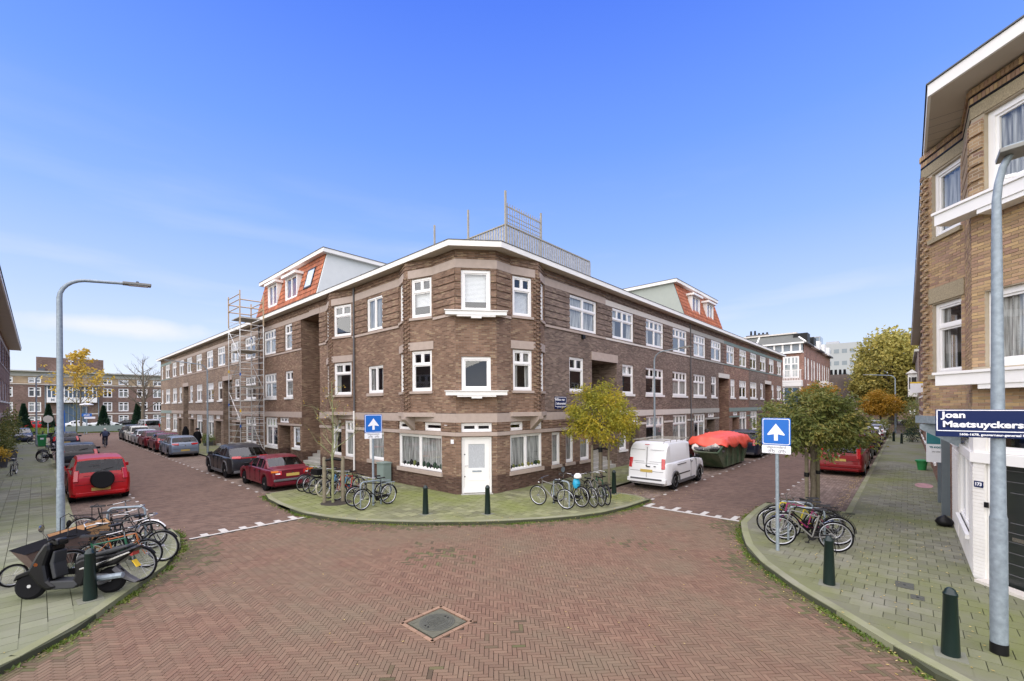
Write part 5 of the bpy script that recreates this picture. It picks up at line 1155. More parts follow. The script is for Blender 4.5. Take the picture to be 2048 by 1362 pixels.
# ================================================================ vehicles
def lerp(a,b,t): return a+(b-a)*t
def interp(pts,x):
    if x<=pts[0][0]: return pts[0][1]
    for i in range(len(pts)-1):
        if x<=pts[i+1][0]:
            t=(x-pts[i][0])/(pts[i+1][0]-pts[i][0]); return lerp(pts[i][1],pts[i+1][1],t)
    return pts[-1][1]
SPEC={ # L,W,H, belt, sill, wheel radius, rear axle, front axle, top line (rear to front, fraction of length), rear glass, windscreen, side windows
 'hatch':dict(L=4.2,W=1.78,H=1.48,belt=.93,r=.32,ra=.17,fa=.79,top=[(0,.50),(.004,.72),(.012,.90),(.03,1.0),(.045,1.04),(.12,1.38),(.17,1.44),(.3,1.48),(.48,1.46),(.56,1.40),(.735,1.02),(.85,.93),(.96,.78),(.99,.62),(1,.5)],rg=(.05,.125),ws=(.575,.725),sw=[(.175,.235),(.26,.41),(.43,.60)]),
 'suv':dict(L=4.1,W=1.72,H=1.68,belt=1.02,r=.36,ra=.17,fa=.79,top=[(0,.55),(.004,.8),(.01,1.02),(.025,1.1),(.06,1.52),(.085,1.62),(.2,1.68),(.45,1.67),(.54,1.60),(.70,1.13),(.85,1.04),(.96,.90),(.99,.7),(1,.55)],rg=(.027,.068),ws=(.56,.69),sw=[(.11,.20),(.23,.38),(.40,.58)]),
 'coupe':dict(L=4.75,W=1.9,H=1.6,belt=1.02,r=.38,ra=.18,fa=.80,top=[(0,.55),(.004,.82),(.02,1.02),(.035,1.06),(.17,1.45),(.26,1.56),(.42,1.60),(.52,1.54),(.70,1.13),(.85,1.02),(.95,.86),(.99,.7),(1,.55)],rg=(.045,.165),ws=(.55,.69),sw=[(.22,.29),(.31,.43),(.45,.60)]),
 'sedan':dict(L=4.35,W=1.70,H=1.40,belt=.88,r=.30,ra=.20,fa=.80,top=[(0,.5),(.004,.72),(.01,.90),(.03,.955),(.135,.99),(.15,1.0),(.27,1.32),(.33,1.38),(.45,1.40),(.54,1.36),(.69,.95),(.83,.87),(.96,.72),(.99,.6),(1,.48)],rg=(.155,.265),ws=(.56,.685),sw=[(.255,.30),(.32,.435),(.455,.60)]),
 'wagon':dict(L=5.3,W=1.95,H=1.78,belt=1.05,r=.38,ra=.22,fa=.80,top=[(0,.6),(.004,.9),(.01,1.05),(.018,1.12),(.055,1.66),(.075,1.74),(.2,1.78),(.5,1.76),(.56,1.70),(.66,1.18),(.85,1.10),(.97,1.0),(.995,.8),(1,.6)],rg=(.022,.058),ws=(.57,.65),sw=[(.09,.24),(.27,.40),(.42,.58)]),
 'van':dict(L=4.4,W=1.80,H=1.95,belt=1.12,r=.34,ra=.19,fa=.82,top=[(0,.5),(.004,1.0),(.012,1.12),(.045,1.72),(.07,1.88),(.12,1.95),(.5,1.95),(.60,1.88),(.77,1.18),(.88,1.06),(.96,.9),(.99,.7),(1,.55)],rg=None,ws=(.64,.755),sw=[(.585,.72)]),
 'bus':dict(L=4.9,W=1.90,H=1.95,belt=1.08,r=.34,ra=.19,fa=.80,top=[(0,.5),(.004,1.0),(.01,1.08),(.035,1.72),(.05,1.88),(.1,1.95),(.6,1.94),(.68,1.86),(.82,1.16),(.91,1.02),(.97,.9),(.99,.7),(1,.55)],rg=(.012,.040),ws=(.72,.81),sw=[(.06,.22),(.25,.42),(.45,.62),(.66,.76)]),
}
def wheel(parent,x,y,r,side,rimm=None,spokes=5,w=.19):
    b=MB(); b.lathe([(r*.62,-w/2),(r*.93,-w/2),(r,-w/2+.03),(r,w/2-.03),(r*.93,w/2),(r*.62,w/2)],28,(x,y,r),'Y'); t=b.build('tyre',M['rubber'],parent,smooth=35,world=False)
    b=MB(); o=side*(w/2-.015)
    for k in range(spokes):
        a=2*PI*k/spokes; c,s=math.cos(a),math.sin(a); q=Matrix.Rotation(-a,3,'Y')
        b.box((x+c*r*.36,y+o,r+s*r*.36),(r*.52,.025,r*.19),M3=q)
    b.lathe([(r*.14,o-.02),(r*.14,o+.02)],10,(x,y,r),'Y'); n=24
    b.lathe([(r*.56,o-.03),(r*.64,o+.01),(r*.64,o-.03)],n,(x,y,r),'Y',cap=False); b.build('rim',rimm or M['rim'],t,smooth=35,world=False)
    b=MB(); b.lathe([(r*.62,side*.02)],24,(x,y,r),'Y'); b.build('brake_disc',M['black'],t,world=False)
    return t
def car(kind,label,cat,pt,loc,rz,group=None,lights='mid',plate=None,extras=(),rim=None,name=None,spokes=5):
    S=SPEC[kind]; L_,Wd=S['L'],S['W']; hw=Wd/2; belt=S['belt']; r=S['r']; H=S['H']
    T=thing(name or {'van':'parked_van','bus':'parked_van'}.get(kind,'parked_car'),label,cat,loc,rz,group,static=False)
    xr,xf=S['ra']*L_,S['fa']*L_; ra=r+.055
    xs=set([p[0]*L_ for p in S['top']]); 
    for a,c in S['sw']+[g for g in (S['rg'],S['ws']) if g]: xs.add(a*L_); xs.add(c*L_)
    for ax in (xr,xf):
        for k in range(13): xs.add(ax-ra*math.cos(PI*k/12))
    for k in range(30): xs.add(L_*k/29)
    xs=sorted(xs); xx=[xs[0]]
    for x in xs[1:]:
        if x-xx[-1]>.006: xx.append(x)
    xs=xx; sill=.22
    def plan(x,z=None):
        e=min(x,L_-x)/L_; k=1-max(0,(.10-e)/.10)**2.4*(.13 if x<L_/2 else .20); return hw*k
    verts=[];rows=[]
    for x in xs:
        zt=interp(S['top'],x/L_); zb=sill+ (.10 if x<.12 or x>L_-.12 else 0)
        for ax in (xr,xf):
            if abs(x-ax)<ra: zb=max(zb,r+math.sqrt(max(0,ra*ra-(x-ax)**2)))
        zb=min(zb,zt-.03); w=plan(x); g=max(0,min(1,(zt-belt-.06)/(H-belt-.06))); bz=min(belt,zt-.045) 
        wr=hw*(.76 if kind not in('van','bus','wagon') else .86)
        wtop=lerp(w*.93,min(wr,w*.93),g)
        z6=max(bz+.012,zt-.075*g-.02); z1=zb; mid=lerp(zb,bz,.45)
        P=[(0,zb),(w*.80,zb),(w*.975,zb+min(.05,(bz-zb)*.3)),(w*1.0,max(mid,zb+.01)),(w*.985,lerp(mid,bz,.75)),(w*.955,bz),(w*.915,min(bz+.03,z6-.004)),(wtop,z6),(max(.05,wtop-.06),zt-.012),(wtop*.5,zt+.012*g),(0,zt+.018*g)]
        row=[]; 
        for y,z in P: verts.append((x,y,z)); row.append(len(verts)-1)
        rows.append(row)
    n=len(verts); verts+= [(x,-y,z) for x,y,z in verts]
    body=[];side=[];rear=[];wind=[]
    for i in range(len(xs)-1):
        xm=(xs[i]+xs[i+1])/2/L_
        for j in range(10):
            a,b_,c,d_=rows[i][j],rows[i+1][j],rows[i+1][j+1],rows[i][j+1]; tgt=body
            if j==6 and any(s[0]<xm<s[1] for s in S['sw']): tgt=side
            if j in (8,9) and S['rg'] and S['rg'][0]<xm<S['rg'][1]: tgt=rear
            if j in (8,9) and S['ws'][0]<xm<S['ws'][1]: tgt=wind
            tgt.append((a,b_,c,d_)); tgt.append((n+d_,n+c,n+b_,n+a))
    for i,rv in ((0,False),(len(rows)-1,True)):
        f=rows[i]; g_=[n+k for k in f[::-1]]; poly=f+g_[1:-1]; body.append(tuple(poly[::-1] if rv else poly))
    def sub(fs,name,mt,off=0,sm=32):
        if not fs: return
        ids=sorted(set(k for f in fs for k in f)); mp_={k:i for i,k in enumerate(ids)}; b=MB(); b.add([verts[k] for k in ids],[tuple(mp_[k] for k in f) for f in fs]); return b.build(name,mt,T,smooth=sm,world=False)
    # weld duplicates on the centre line is unnecessary: y=0 verts coincide
    sub(body,'body',pt); sub(rear,'rear_window',M['carglass']); sub(wind,'windscreen',M['carglass'])
    lft=[f for k,f in enumerate(side) if k%2==0]; rgt=[f for k,f in enumerate(side) if k%2]
    sub(lft,'side_window',M['carglass']); sub(rgt,'side_window',M['carglass'])
    # dark interior, seats
    b=MB(); b.box((L_*.42,0,belt-.30),(L_*.62,hw*1.7,.5)); b.build('interior',M['black'],T,world=False)
    for fx in (.33,.50):
        for s in (-1,1):
            b=MB(); b.box((L_*fx,s*hw*.42,belt+.05),(.12,.42,.42)); b.box((L_*fx,s*hw*.42,belt+.32),(.09,.22,.14)); b.build('seat',M['greyplastic'],T,world=False)
    b=MB(); b.box((L_*.5,0,.24),(L_*.9,hw*1.5,.10)); b.build('underbody',M['black'],T,world=False)
    for s in (-1,1):
        for ax in (xr,xf): wheel(T,ax,s*(hw-.115),r,s,rim,spokes)
    def xat(z):
        t=S['top']
        for i in range(len(t)-1):
            if t[i][1]<=z<=t[i+1][1]: return lerp(t[i][0],t[i+1][0],(z-t[i][1])/(t[i+1][1]-t[i][1]))*L_
        return 0
    # rear lamps
    if lights=='mid': zl,hl_,wl=belt-.10,.17,.30
    elif lights=='tall': zl,hl_,wl=belt-.02,.42,.15
    elif lights=='wide': zl,hl_,wl=belt-.02,.14,.40
    else: zl,hl_,wl=belt+.02,.5,.16
    for s in (-1,1):
        x=xat(zl); b=MB(); y=s*(plan(.02)*.96-wl/2); sh=Matrix.Rotation(s*R(-14),3,'Z')@Matrix.Rotation(math.atan2(xat(zl+hl_/2)-xat(max(.3,zl-hl_/2)),hl_),3,'Y'); b.box((x+.055,y,zl),(.15,wl,hl_),M3=sh); lm=b.build('tail_lamp',M['red'],T,world=False,bevel=.02)
        b=MB(); b.box((x+.045,y,zl-hl_*.12),(.14,wl*.55,hl_*.28),M3=sh); b.build('reverse_lamp',M['clear'],lm,world=False)
    if 'bar' in extras: b=MB(); b.box((xat(belt-.02)+.035,0,belt-.02),(.1,Wd*.6,.05)); b.build('light_bar',M['red'],T,world=False)
    # number plate, bumper seam, badge, wiper, mirrors, handles, exhaust
    zp=plate or .62; b=MB(); b.box((xat(zp)-.012+.01,0,zp),(.03,.52,.115)); b.build('number_plate',M['plate'],T,world=False)
    b=MB(); b.box((.09,0,.34),(.22,Wd*.80,.13)); b.build('lower_bumper',M['greyplastic'] if 'paintbumper' not in extras else pt,T,world=False,bevel=.02)
    b=MB(); zz=belt-.33; b.box((xat(zz)+.018,0,zz),(.05,Wd*.80,.012)); b.box((xat(belt-.02)+.02,0,belt-.02),(.05,Wd*.55,.010)); b.build('tailgate_seam',M['black'],T,world=False)
    b=MB(); b.lathe([(.04,xat(belt-.1)-.012),(.04,xat(belt-.1)+.02)],12,(0,0,belt-.1),'X'); b.build('badge',M['chrome'],T,world=False)
    if S['rg'] and kind!='sedan':
        x0,x1=S['rg'][0]*L_,S['rg'][1]*L_; z0=interp(S['top'],S['rg'][0]); z1=interp(S['top'],S['rg'][1]); b=MB(); b.tube([(x0-.015,.02,z0+.03),(lerp(x0,x1,.25)-.012,-.36,lerp(z0,z1,.25)+.035)],.012,5); b.build('wiper',M['black'],T,world=False)
    xm=S['ws'][1]*L_-.25
    for s in (-1,1):
        b=MB(); b.box((xm,s*(hw+.09),belt+.10),(.10,.20,.15),M3=Matrix.Rotation(s*.2,3,'Z')); b.box((xm,s*(hw-.02),belt+.05),(.06,.12,.05)); b.build('mirror',M['black'] if 'blackmirror' in extras else pt,T,world=False,bevel=.02)
        b=MB()
        for a in sorted(set([S['sw'][-1][1],S['sw'][-1][0]-.01]+([S['sw'][-2][0]-.012] if len(S['sw'])>1 else []))):
            x=a*L_; b.box((x,s*hw*.985,lerp(.34,belt,.5)),(.008,.035,belt-.40))
        b.build('door_seam',M['black'],T,world=False)
        for a in ((S['sw'][-1][0]+.02,) if len(S['sw'])<2 else (S['sw'][-1][0]+.02,S['sw'][-2][0]+.02)):
            b=MB(); b.box((a*L_,s*hw*.992,belt-.10),(.16,.03,.03)); b.build('door_handle',pt if 'blackmirror' not in extras else M['black'],T,world=False,bevel=.008)
        b=MB(); b.box((L_-.17,s*hw*.66,.70*H/1.5),(.16,.34,.15),M3=Matrix.Rotation(s*-.5,3,'Z')); b.build('headlamp',M['clear'],T,world=False,bevel=.03)
        if 'cladding' in extras:
            b=MB(); b.box((L_*.48,s*hw*.992,.30),(L_*.42,.03,.12))
            for ax in (xr,xf):
                pts=[(ax-(ra+.03)*math.cos(PI*k/10),s*hw*.985,r+(ra+.03)*math.sin(PI*k/10)) for k in range(11)]; b.tube(pts,.04,5)
            b.build('cladding',M['greyplastic'],T,world=False)
    return T
red=paint('signal_red_paint',(.38,.005,.008)); dred=paint('dark_red_paint',(.11,.007,.013)); burg=paint('burgundy_paint',(.125,.008,.017)); blk=paint('black_paint',(.004,.004,.005)); gryb=paint('grey_blue_paint',(.17,.21,.27),.3)
gph=paint('graphite_paint',(.022,.022,.025),.2); wht=paint('white_car_paint',(.74,.75,.76)); slv=paint('silver_paint',(.40,.41,.42),.4); nvy=paint('navy_car_paint',(.015,.02,.04)); crm=paint('cream_car_paint',(.60,.60,.54)); vred=paint('van_red_paint',(.22,.007,.011))
U=PI/2; gl_='cars parked along the left street'; gr_='vehicles parked along the right street'
T=car('suv','bright red short off-roader with black spare wheel cover on its tailgate, parked left','car',red,(1.6,22.35,0),U,gl_,lights='tall',plate=.50,extras=('paintbumper',))
b=MB(); b.lathe([(.0,-.02),(.30,-.02),(.335,.02),(.335,.20),(.31,.24)],32,(-.22,-.03,.86),'X'); b.build('spare_wheel_cover',M['black'],T,smooth=40,world=False)
car('hatch','small black hatchback parked in front of the bright red off-roader','car',blk,(1.62,35.2,0),U,gl_,lights='tall')
car('hatch','dark blue hatchback, farthest of the cars parked left, beside the green bin','car',nvy,(1.65,53.3,0),U,gl_,lights='tall')
T=car('sedan','burgundy saloon with grey bumper strip parked beside the bicycles at the corner','car',burg,(7.22,19.05,0),U,gl_,lights='mid',plate=.70,extras=('blackmirror','paintbumper'),spokes=9)
b=MB(); b.box((.0,0,.50),(.10,1.50,.09)); b.build('bumper_strip',M['greyplastic'],T,world=False,bevel=.02)
for s in (-1,1): b=MB(); b.box((.05,s*.70,.86),(.13,.26,.07),rz=-s*.25); b.build('indicator',M['orange'],T,world=False)
car('coupe','graphite sport utility coupe with full width red light bar, parked behind the burgundy saloon','car',gph,(7.2,24.25,0),U,gl_,lights='wide',plate=.55,extras=('bar','cladding'),spokes=7)
car('hatch','grey-blue hatchback parked before the left street lamp','car',gryb,(7.08,37.9,0),U,gl_,lights='wide',plate=.50)
car('hatch','dark red hatchback parked just ahead of the grey-blue hatchback','car',dred,(7.1,43.3,0),U,gl_,lights='tall')
car('hatch','dark red small car with silver roof glare, third ahead from the graphite coupe','car',dred,(7.05,48.3,0),U,gl_,lights='mid')
car('hatch','silver hatchback parked between the dark red car and the cream one','car',slv,(7.05,52.9,0),U,gl_,lights='mid')
car('suv','cream sport utility car parked near the far end of the left street','car',crm,(7.05,57.5,0),U,gl_,lights='mid')
car('suv','dark grey car at the far end of the parked row on the left street','car',gph,(7.05,62.2,0),U,gl_,lights='mid')
car('bus','silver people carrier standing crosswise beyond the parked row on the left street','car',slv,(10.6,76,0),U*1.05,None,lights='van')
# far cars behind the verge
for (lab_,k_,p_,x_) in (('bright red car half hidden behind the verge before the apartment block','hatch',red,-1.7),('white car behind the verge near the apartment entrance, by the blue pillar','sedan',wht,2.8),('long white car behind the verge beside the road sign','sedan',wht,6.3),('black car behind the verge between two conifers','sedan',blk,9.6),('grey car behind the verge right of the black one','hatch',slv,14.2)):
    car(k_,lab_,'car',p_,(x_,107.2,0),0,'cars parked before the apartment block')
car('hatch','dark blue car facing the camera at the end of the left pavement','car',nvy,(-1.2,70.6,.0),-U,None)
# box truck
T=thing('box_truck','white box truck standing on the cross street beyond the parked cars','truck',(15.0,80,0),0,None,static=False)
b=MB(); b.box((2,0,2.2),(5.2,2.3,2.6)); b.build('cargo_box',M['white'],T,world=False); b=MB(); b.prism([(-2.3,-1.05),(-.7,-1.05),(-.7,1.05),(-2.3,1.05)],.6,2.5); cab_=b.build('cab',wht,T,world=False,bevel=.12)
b=MB(); b.box((-1.5,-1.06,1.9),(.9,.03,.7)); b.build('side_window',M['inside'],cab_,world=False); b=MB(); b.lathe([(.4,-1.064),(.4,-1.07)],14,(1.2,0,1.9),'Y'); b.build('logo_panel',M['black'],T,world=False)
for x in (-1.5,3.3):
    for s in (-1,1): wheel(T,x,s*1.0,.45,s)
T.rotation_euler.z=.0
# white panel van
T=car('van','white high-roof panel van with roof rack parked by the kerb on the right street','van',wht,(16.9,7.95,0),0,gr_,lights='tall',plate=.80,extras=('blackmirror','cladding'),rim=M['greyplastic'])
b=MB(); b.box((.03,0,.42),(.20,1.66,.18)); b.build('bumper',wht,T,world=False,bevel=.03); b=MB(); b.box((-.065,0,.475),(.02,1.35,.07)); b.build('bumper_tread',M['greyplastic'],T,world=False)
b=MB()
b.box((.055,0,1.15),(.03,.010,1.25),M3=Matrix.Rotation(.085,3,'Y')); b.build('rear_door_seam',M['black'],T,world=False)
for s in (-1,1):
    b=MB(); 
    for z in (1.18,1.66):
        b.box((lerp(.05,.17,(z-1.12)/.6)-.0,s*.42,z),(.02,.60,.008))
    b.build('door_panel_line',M['greyplastic'],T,world=False)
    b=MB(); b.box((1.5,s*.89,1.02),(.95,.03,.02)); b.box((1.6,s*.885,.62),(1.6,.04,.05)); b.build('side_rail',M['black'],T,world=False)
b=MB(); b.box((.0,-.08,.98),(.03,.16,.04)); b.box((.0,-.36,1.0),(.03,.08,.03)); b.build('door_handle',M['black'],T,world=False)
b=MB(); b.box((.12,0,1.87),(.04,.18,.03)); b.build('brake_light',M['red'],T,world=False)
b=MB()
for s in (-1,1): b.tube([(.15,s*.68,2.05),(2.9,s*.68,2.05)],.016,5); 
for k in range(5): b.tube([(.2+k*.65,-.68,2.04),(.2+k*.65,.68,2.04)],.014,5); b.tube([(.2+k*.65,-.68,2.04),(.2+k*.65,-.66,1.92)],.012,4); b.tube([(.2+k*.65,.68,2.04),(.2+k*.65,.66,1.92)],.012,4)
b.tube([(.15,-.68,2.05),(.15,.68,2.05)],.016,5); b.build('roof_rack',M['oldwood'],T,world=False)
car('wagon','big dark blue estate wagon with chrome rear bumper behind the skip','car',nvy,(31.0,8.05,0),0,gr_,lights='tall',plate=.72)
T=car('bus','dark red people-carrier van parked at the right behind the green tree','van',vred,(26.3,2.45,0),0,gr_,lights='van',plate=.78,extras=('paintbumper',))
b=MB(); b.box((.0,0,.50),(.10,1.72,.16)); b.build('bumper',vred,T,world=False,bevel=.03)
for (lab_,k_,p_,x_) in (('black car parked directly ahead of the dark red van','suv',blk,32.4),('dark grey hatchback second ahead of the dark red van','hatch',gph,37.6),('dark red hatchback third ahead of the dark red van','hatch',dred,42.6),('white hatchback parked before the far lamp post on the right','hatch',wht,47.8),('silver car parked beyond the white hatchback near the orange tree','hatch',slv,55.0),('white sport utility car farthest up the right street','suv',wht,62.5)):
    car(k_,lab_,'car',p_,(x_,2.45,0),0,gr_,lights='mid')
car('sedan','black car crossing at the far end of the right pavement','car',blk,(96,-3.5,0),U,None)
# ---- skip with rubble and tarpaulin
T=thing('waste_skip','dark green steel waste skip filled with rubble bags on the right street','skip',(26.6,8.15,0))
b=MB(); x0,x1,X0_,X1_,ya,yb,zt=24.9,28.8,23.7,29.9,7.25,9.0,1.25
V=[(x0,ya+.05,.12),(x1,ya+.05,.12),(x1,yb-.05,.12),(x0,yb-.05,.12),(X0_,ya,zt-.25),(X1_,ya,zt+.15),(X1_,yb,zt+.15),(X0_,yb,zt-.25),(x0-.2,ya,zt+.1),(x0-.2,yb,zt+.1)]
b.add(V,[(0,3,2,1),(0,1,5,8),(0,8,4),(3,6,2),(3,9,6),(3,7,9),(0,4,7,3),(1,2,6,5)]); b.build('container',M['skip'],T)
b=MB(); b.tube([V[4],V[8],V[5],V[6],V[9],V[7],V[4]],.045,6); b.build('rim',M['skip'],T)
for k in range(4):
    b=MB(); x=25.3+k*1.0; b.box((x,ya-.02,.68),(.09,.07,1.05)); b.build('rib',M['skip'],T)
put_text('Verwaard',.16,M['stonegrey'],(26.3,ya-.03,.85),(1,0,0),(0,0,1),T) if 0 else None
RBM=MB(); random.seed(3)
RB2=thing('rubble_bags','grey and white rubble bags heaped in the open near end of the skip','rubble',(24.4,8.1,.9))
for k in range(26):
    c=Vector((23.9+random.random()*1.3,7.42+random.random()*1.4,.98+random.random()*.30)); q=(Matrix.Rotation(random.random()*6,3,'Z')@Matrix.Rotation(random.uniform(-.6,.6),3,'X')).to_4x4(); h=random.uniform(.10,.2)
    b=MB(Matrix.Translation(c)@q); vs=[]; fs=[]
    for i in range(7):
        v=i/6; w_=(.05+.17*math.sin(PI*min(1,v*1.05))**.5)
        for k in range(8):
            a_=2*PI*k/8; jj=1+.28*noise.noise(Vector((k*1.7,i*1.3,c.x*9+c.y))); vs.append((w_*math.cos(a_)*jj,(v-.5)*.52,h*.5*math.sin(a_)*jj*1.2+.03*noise.noise(Vector((i*2.1,k,c.y*5)))))
    fs=[(i*8+k,i*8+(k+1)%8,(i+1)*8+(k+1)%8,(i+1)*8+k) for i in range(6) for k in range(8)]+[tuple(range(7,-1,-1)),tuple(48+k for k in range(8))]
    b.add(vs,fs); b.build('bag',M[('rubble','stonewhite','greyplastic','rubble')[int(random.random()*4)]],RB2,smooth=30)
random.seed(11)
b=MB(); nx,ny=38,22; vs=[];
for i in range(nx+1):
    for j in range(ny+1):
        u,v=i/nx,j/ny; x=24.55+u*5.5-.35*(1-u)*math.sin(v*PI); y=6.98+v*2.35; z=1.60+.22*math.sin(u*PI)*math.sin(v*PI)+.1*math.sin(v*PI)
        f=1.0
        if v<.14: f=(v/.14); z=lerp(1.12+.12*math.sin(u*17)+.1*math.sin(u*7),z,f**.7); y+=.1*(1-f)
        if v>.88: z=lerp(1.15,z,(1-v)/.12)
        if u<.08: z=lerp(1.28+.08*math.sin(v*11),z,u/.08)
        if u>.94: z=lerp(1.3,z,(1-u)/.06)
        z+=.075*noise.noise(Vector((x*1.6,y*2.3,2)))+.05*noise.noise(Vector((x*4+y*3,y*6,5))); y+=.05*noise.noise(Vector((x*3,z*2,9)))
        vs.append((x,y,z))
b.add(vs,[(i*(ny+1)+j,(i+1)*(ny+1)+j,(i+1)*(ny+1)+j+1,i*(ny+1)+j+1) for i in range(nx) for j in range(ny)])
tp=b.build('tarpaulin',M['tarp'],smooth=60); tag(tp,'bright orange-red tarpaulin draped over the green skip','tarpaulin')
md=tp.modifiers.new('thick','SOLIDIFY'); md.thickness=.01
# ================================================================ bicycles
BIKE={}
def bike_parts():
    P={}
    r=.345
    for nm,x in (('rear',0),('front',1.08)):
        b=MB(); pts=[(x+(r-.018)*math.cos(2*PI*k/32),0,r+(r-.018)*math.sin(2*PI*k/32)) for k in range(32)]; b.tube(pts,.019,6,closed=True); P['tyre_'+nm]=b
        b=MB(); pts=[(x+(r-.045)*math.cos(2*PI*k/32),0,r+(r-.045)*math.sin(2*PI*k/32)) for k in range(32)]; b.tube(pts,.011,5,closed=True); b.lathe([(.022,-.05),(.022,.05)],8,(x,0,r),'Y')
        for k in range(18):
            a=2*PI*k/18+.1; s=.03*(1 if k%2 else -1); b.tube([(x+.02*math.cos(a+.8),s,r+.02*math.sin(a+.8)),(x+(r-.05)*math.cos(a),0,r+(r-.05)*math.sin(a))],.0016,3,caps=False)
        P['rim_'+nm]=b
    bb=(.44,0,.28); st_=(.30,0,.80); hd=(.86,0,.86); hl=(.90,0,.70)
    b=MB(); b.tube([bb,st_],.016,7); b.tube([bb,hl],.017,7); b.tube([(.31,0,.76),hd],.015,7); b.tube([hd,hl],.019,7)
    for s in (-1,1): b.tube([(0,s*.055,.345),bb],.009,5); b.tube([(0,s*.055,.345),(.32,s*.02,.70)],.008,5)
    P['frame']=b
    b=MB(); b.tube([bb,hl],.017,7); b.tube([bb,st_],.016,7); b.tube([(.38,0,.50),(.60,0,.52),(.80,0,.70),(.87,0,.84)],.014,7); b.tube([hd,hl],.019,7)
    for s in (-1,1): b.tube([(0,s*.055,.345),bb],.009,5); b.tube([(0,s*.055,.345),(.32,s*.02,.70)],.008,5)
    P['frame_low']=b
    b=MB(); 
    for s in (-1,1): b.tube([(.905,s*.045,.70),(.98,s*.05,.52),(1.08,s*.05,.345)],.009,5)
    b.tube([(.905,-.045,.70),(.905,.045,.70)],.014,5); P['fork']=b
    b=MB(); b.tube([(.86,0,.86),(.84,0,.99)],.012,6); b.tube([(.72,.30,1.0),(.80,.27,1.01),(.90,.16,1.03),(.86,0,1.0),(.90,-.16,1.03),(.80,-.27,1.01),(.72,-.30,1.0)],.011,6); P['handlebar']=b
    b=MB(); b.tube([(.86,0,.86),(.88,0,.97)],.012,6); b.tube([(.80,.31,.99),(.86,.12,.98),(.88,0,.97),(.86,-.12,.98),(.80,-.31,.99)],.011,6); P['handlebar_flat']=b
    b=MB(); 
    for s in (-1,1): b.tube([(.73,s*.295,1.0),(.62,s*.305,.985)],.016,6)
    P['grip']=b
    b=MB(); b.tube([st_,(.285,0,.90)],.012,6); 
    vs=[];n=8
    for i in range(n+1):
        t=i/n; x=.15+t*.28; w=lerp(.085,.022,min(1,t*1.5)); 
        for (yy,zz) in ((-w,.915),(-w*.6,.95),(0,.957),(w*.6,.95),(w,.915)): vs.append((x,yy,zz+.012*(1-t)+(.008 if t>.8 else 0)))
    fs=[(i*5+j,(i+1)*5+j,(i+1)*5+j+1,i*5+j+1) for i in range(n) for j in range(4)]+[(0,1,2,3,4),tuple(n*5+k for k in (4,3,2,1,0))]+[(i*5+4,(i+1)*5+4,(i+1)*5,i*5) for i in range(n)]
    b.add(vs,fs); P['saddle']=b
    for nm,x,a0,a1 in (('rear',0,-.15,.68),('front',1.08,.05,.62)):
        b=MB(); vs=[];m=16
        for k in range(m+1):
            a=PI*(lerp(a0,a1,k/m))+ (PI*.35 if nm=='rear' else PI*.12); rr=r+.022
            for y,q in ((-.028,-.008),(0,.004),(.028,-.008)): vs.append((x+(rr+q)*math.cos(a),y,r+(rr+q)*math.sin(a)))
        b.add(vs,[(k*3+j,(k+1)*3+j,(k+1)*3+j+1,k*3+j+1) for k in range(m) for j in range(2)]); 
        P['mud_'+nm]=b
    b=MB(); 
    for s in (-1,1): b.tube([(.26,s*.06,.74),(-.26,s*.06,.745),(-.28,0,.745)],.006,4); b.tube([(-.12,s*.06,.74),(0,s*.06,.345)],.005,4); b.tube([(-.24,s*.06,.745),(0,s*.06,.345)],.005,4)
    for k in range(3): b.tube([(.15-k*.17,-.06,.742),(.15-k*.17,.06,.742)],.005,4)
    P['rack']=b
    b=MB(); b.lathe([(.09,-.05),(.09,-.04)],18,(.44,0,.28),'Y'); b.tube([(.44,-.07,.28),(.52,-.07,.14)],.01,5); b.tube([(.44,.07,.28),(.36,.07,.42)],.01,5); b.box((.53,-.11,.13),(.09,.08,.02)); b.box((.35,.11,.43),(.09,.08,.02)); P['crank']=b
    b=MB(); b.box((.22,-.05,.31),(.50,.03,.11)); P['chain_case']=b
    b=MB(); b.tube([(.05,.06,.33),(.02,.20,.01)],.008,4); P['kickstand']=b
    b=MB(); b.lathe([(.015,-.02),(.03,.03)],10,(1.0,0,.80),'X'); P['lamp']=b
    b=MB(); b.box((1.07,0,.90),(.26,.36,.22)); P['crate']=b
    return P
BP=bike_parts(); BM_={}
def bike(label,rear,front,frame_m,low=False,flat=False,fenders=True,rack=True,lean=4,tyre=None,extras=(),mud=None,bar=None,name='bicycle',group='bicycles parked at the corners',sc=1.0):
    a=Vector(rear); c=Vector(front); d=(c-a).normalized(); T=thing(name,label,'bicycle',(rear[0],rear[1],.11),0,group,static=False)
    T.rotation_euler=(R(lean),0,math.atan2(d.y,d.x)); T.scale=(sc,)*3
    def part(key,nm,mt,parent=T,link_=True):
        if key not in BM_:
            o=BP[key].build(nm,mt,parent,world=False,smooth=50); BM_[key]=o.data
        else: o=newobj(nm,BM_[key],parent)
        o.material_slots[0].link='OBJECT'; o.material_slots[0].material=mt; return o
    for k in ('rear','front'):
        w_=part('tyre_'+k,'wheel',tyre or M['rubber']); part('rim_'+k,'rim',M['rim'],w_)
        if fenders: part('mud_'+k,'mudguard',mud or M['black'])
    part('frame_low' if low else 'frame','frame',frame_m); part('fork','fork',frame_m); hb=part('handlebar_flat' if flat else 'handlebar','handlebar',bar or M['chrome']); 
    if not flat: part('grip','grip',M['black'],hb)
    part('saddle','saddle',M['black']); part('crank','crank',M['black'])
    if fenders: part('chain_case','chain_case',M['black'])
    if rack: part('rack','rack',M['galv'] if 'silverrack' in extras else M['black'])
    part('kickstand','kickstand',M['black']); part('lamp','lamp',M['chrome'])
    if 'crate' in extras: part('crate','crate',M['black'])
    return T
def bc(n,c,metal=0): return paint(n,c,metal)
